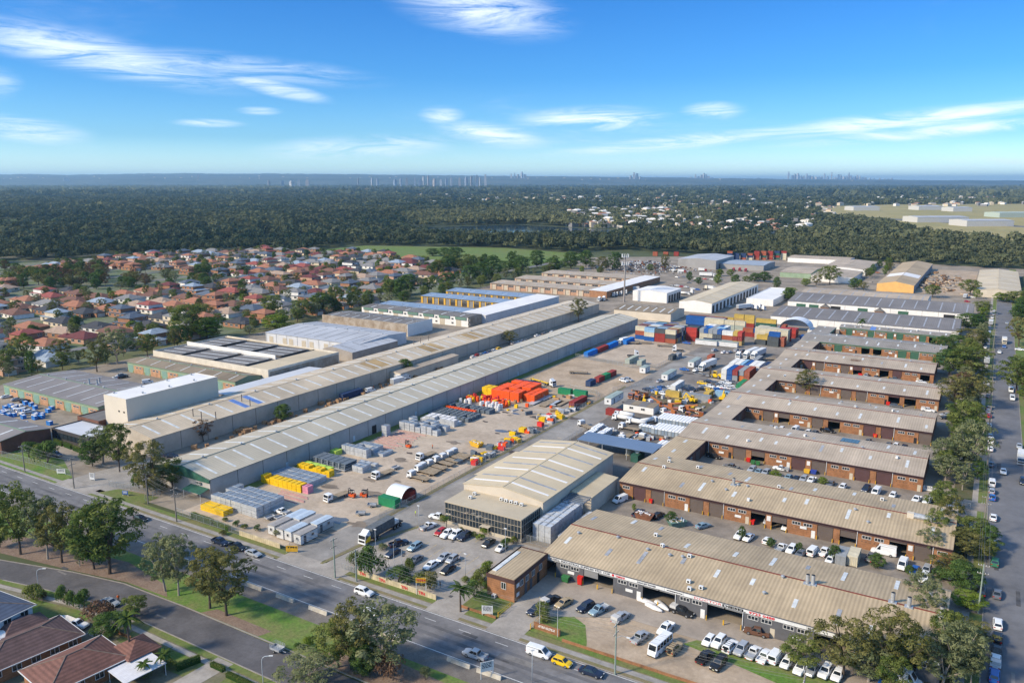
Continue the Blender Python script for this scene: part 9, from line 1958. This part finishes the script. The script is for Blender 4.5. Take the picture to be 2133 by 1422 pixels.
o = thing('carport', 'white flat-roofed carport beside the red-brown tiled house', 'carport', (-130.2, 79.2, 0), -0.12); mb = MB(); mb.slab([(-3.3, -4, 2.5), (3.3, -4, 2.5), (3.3, 4, 2.6), (-3.3, 4, 2.6)], 0.12); part('roof', mb, mat('carport_sheet', (0.62, 0.61, 0.62), 0.6, 0.06, 0.8, stripe=('X', 0.5), stripe_amt=0.06), o)
for a in (-3.1, 3.1):
 for b in (-3.8, 3.8): mb = MB(); mb.cyl((a, b, 0), (a, b, 2.5), 0.06, n=6); part('post', mb, metal_w, o)
for k, (x, y, L) in enumerate(((-162.3, 73.0, 6.5), (-160.5, 66.5, 7.0))):
 o = thing('curved_awning', ('upper', 'lower')[k] + ' white barrel-vaulted patio roof between the white and plum-roofed houses', 'awning', (x, y, 0), -0.12); mb = MB()
 for q in range(10):
  a0, a1 = math.pi * (0.18 + 0.64 * q / 10), math.pi * (0.18 + 0.64 * (q + 1) / 10); mb.face([(-3.0 * math.cos(a0), -L / 2, 1.6 + 2.0 * math.sin(a0)), (-3.0 * math.cos(a0), L / 2, 1.6 + 2.0 * math.sin(a0)), (-3.0 * math.cos(a1), L / 2, 1.6 + 2.0 * math.sin(a1)), (-3.0 * math.cos(a1), -L / 2, 1.6 + 2.0 * math.sin(a1))])
 part('vault', mb, bwh, o, smooth=True)
 for a in (-2.4, 2.4):
  for b in (-L / 2 + 0.2, L / 2 - 0.2): mb = MB(); mb.cyl((a, b, 0), (a, b, 2.75), 0.06, n=6); part('post', mb, metal_w, o)
for p in ([(-172, 80), (-158, 84.5), (-158.5, 87.8), (-164, 87.6), (-178, 85)], [(-136, 83.5), (-121, 84), (-121, 88.6), (-146, 88.6), (-146, 85)], [(-116, 80), (-100, 80), (-100, 88.6), (-116, 88.6)], [(-192, 76), (-180, 76), (-181, 84), (-192, 82)]): sheet('front_lawn', p, 0.04, grass)
for p in ([(-124, 74), (-119.5, 74), (-118.5, 91.6), (-123, 91.6)], [(-153.5, 83), (-150, 83), (-149, 91.6), (-153, 91.6)]): sheet('house_driveway', p, 0.052, conc)
o = thing('boat_cover', 'white tarpaulin over a boat in the front driveway', 'boat', (*Z('a', 465, 975, 0.8), 0), 0.35); mb = MB(); mb.loft([[(-2.2, -0.9, 0.5), (-2.2, 0.9, 0.5), (-2.2, 0.0, 1.5)], [(0.5, -1.0, 0.6), (0.5, 1.0, 0.6), (0.5, 0, 1.9)], [(2.6, -0.2, 0.8), (2.6, 0.2, 0.8), (2.6, 0, 1.3)]]); part('cover', mb, bwh, o); mb = MB(); mb.box(-1.8, 1.6, -0.7, 0.7, 0.1, 0.6); part('trailer', mb, galv, o)
low_wall(-149.8, -143.5, 86.6, 0.7, brickm, 'low brick garden bed wall before the red-brown tiled house', 'garden_wall', 2.1)
# people
fm_ = TXT['_figure']; fm_.name = 'body'
for m_ in (mat('skin_tone', (0.42, 0.25, 0.17), 0.6, 0.0), blackm, blackm, mat('dark_hair', (0.03, 0.022, 0.018), 0.8, 0.0)): fm_.materials.append(m_)
for pl in fm_.polygons:
 c = pl.center; pl.use_smooth = True
 pl.material_index = 3 if c.z > 1.68 or (c.z > 1.6 and c.x < -0.03) else (0 if c.z > 1.5 or (abs(c.y) > 0.2 and c.z < 1.0 and c.z > 0.8) else (2 if c.z < 0.95 and abs(c.y) < 0.21 else 1))
hv_o = mat('hivis_orange', (0.85, 0.16, 0.02), 0.7, 0.0); hv_y = mat('hivis_yellow', (0.55, 0.75, 0.04), 0.7, 0.0); dk = mat('dark_cloth', (0.03, 0.03, 0.04), 0.8, 0.0); wt = mat('white_cloth', (0.65, 0.65, 0.66), 0.8, 0.0); khaki = mat('khaki_cloth', (0.25, 0.2, 0.13), 0.8, 0.0)
for reg, x, y, rz, tp, lg, lab in (('a', 832, 845, 2.6, hv_o, dk, 'person in orange hi-vis top standing behind the silver sedan'), ('u', 1605, 235, 3.9, hv_y, khaki, 'person in yellow hi-vis vest walking beside the lane verge'), ('H', 1953, 290, 3.0, wt, dk, 'person in white shirt standing among the parked cars'), ('H', 1778, 520, 1.0, dk, dk, 'person in dark clothes at the car park entrance'), ('B', 1428, 850, 0.4, hv_o, dk, 'person in orange hi-vis top beside the flatbed truck'), ('s', 448, 1050, 1.2, dk, khaki, 'person in dark top standing by the gum trees'), ('B', 700, 115, 1.2, hv_o, hv_o, 'person in orange overalls beside the white van in the alley')):
 wx, wy = Z(reg, x, y, 0.2); o = thing('person', lab, 'person', (wx, wy, 0.05), rz); c = link('body', fm_, o); recolor(c, tp, 1); recolor(c, lg, 2)
# give look-alike vehicles a neighbour to be told by
def settle_labels():
 tops = [o for o in bpy.data.objects if o.parent is None and 'category' in o.keys()]
 by = {}
 for o in tops: by.setdefault(o['label'], []).append(o)
 cars = [o for o in tops if o['category'] in ('car', 'van', 'pickup', 'truck', 'minibus', 'trailer', 'machine')]
 for lab, os_ in by.items():
  if len(os_) < 2 or os_[0]['category'] not in ('car', 'van', 'pickup', 'truck', 'minibus', 'trailer', 'machine'): continue
  for o in os_:
   best = sorted((c for c in cars if c is not o and c['label'] != lab and (c.location - o.location).length < 14), key=lambda c: (c.location - o.location).length)
   for c in best[:1]:
    w = c['label'].split(); short = ' '.join(w[:2]) if w[1] not in ('high-roof', 'station', 'tray-back', 'four-wheel', 'flatbed', 'box', 'prime', 'vacuum', 'crane') else ' '.join(w[:3])
    new = o['label'] + ', next to a ' + short
    if len(new.split()) <= 16: o['nb'] = new
 for lab, os_ in by.items():
  if os_[0]['category'] == 'tree' and 1 < len(os_) and len(lab.split()) < 16:
   os_.sort(key=lambda o: -o.scale.z); os_[0]['nb'] = ('taller ' if len(os_) == 2 else 'tallest ') + lab; os_[-1]['nb'] = ('shorter ' if len(os_) == 2 else 'shortest ') + lab
 for o in tops:
  if 'nb' in o.keys(): o['label'] = o['nb']; del o['nb']
settle_labels()
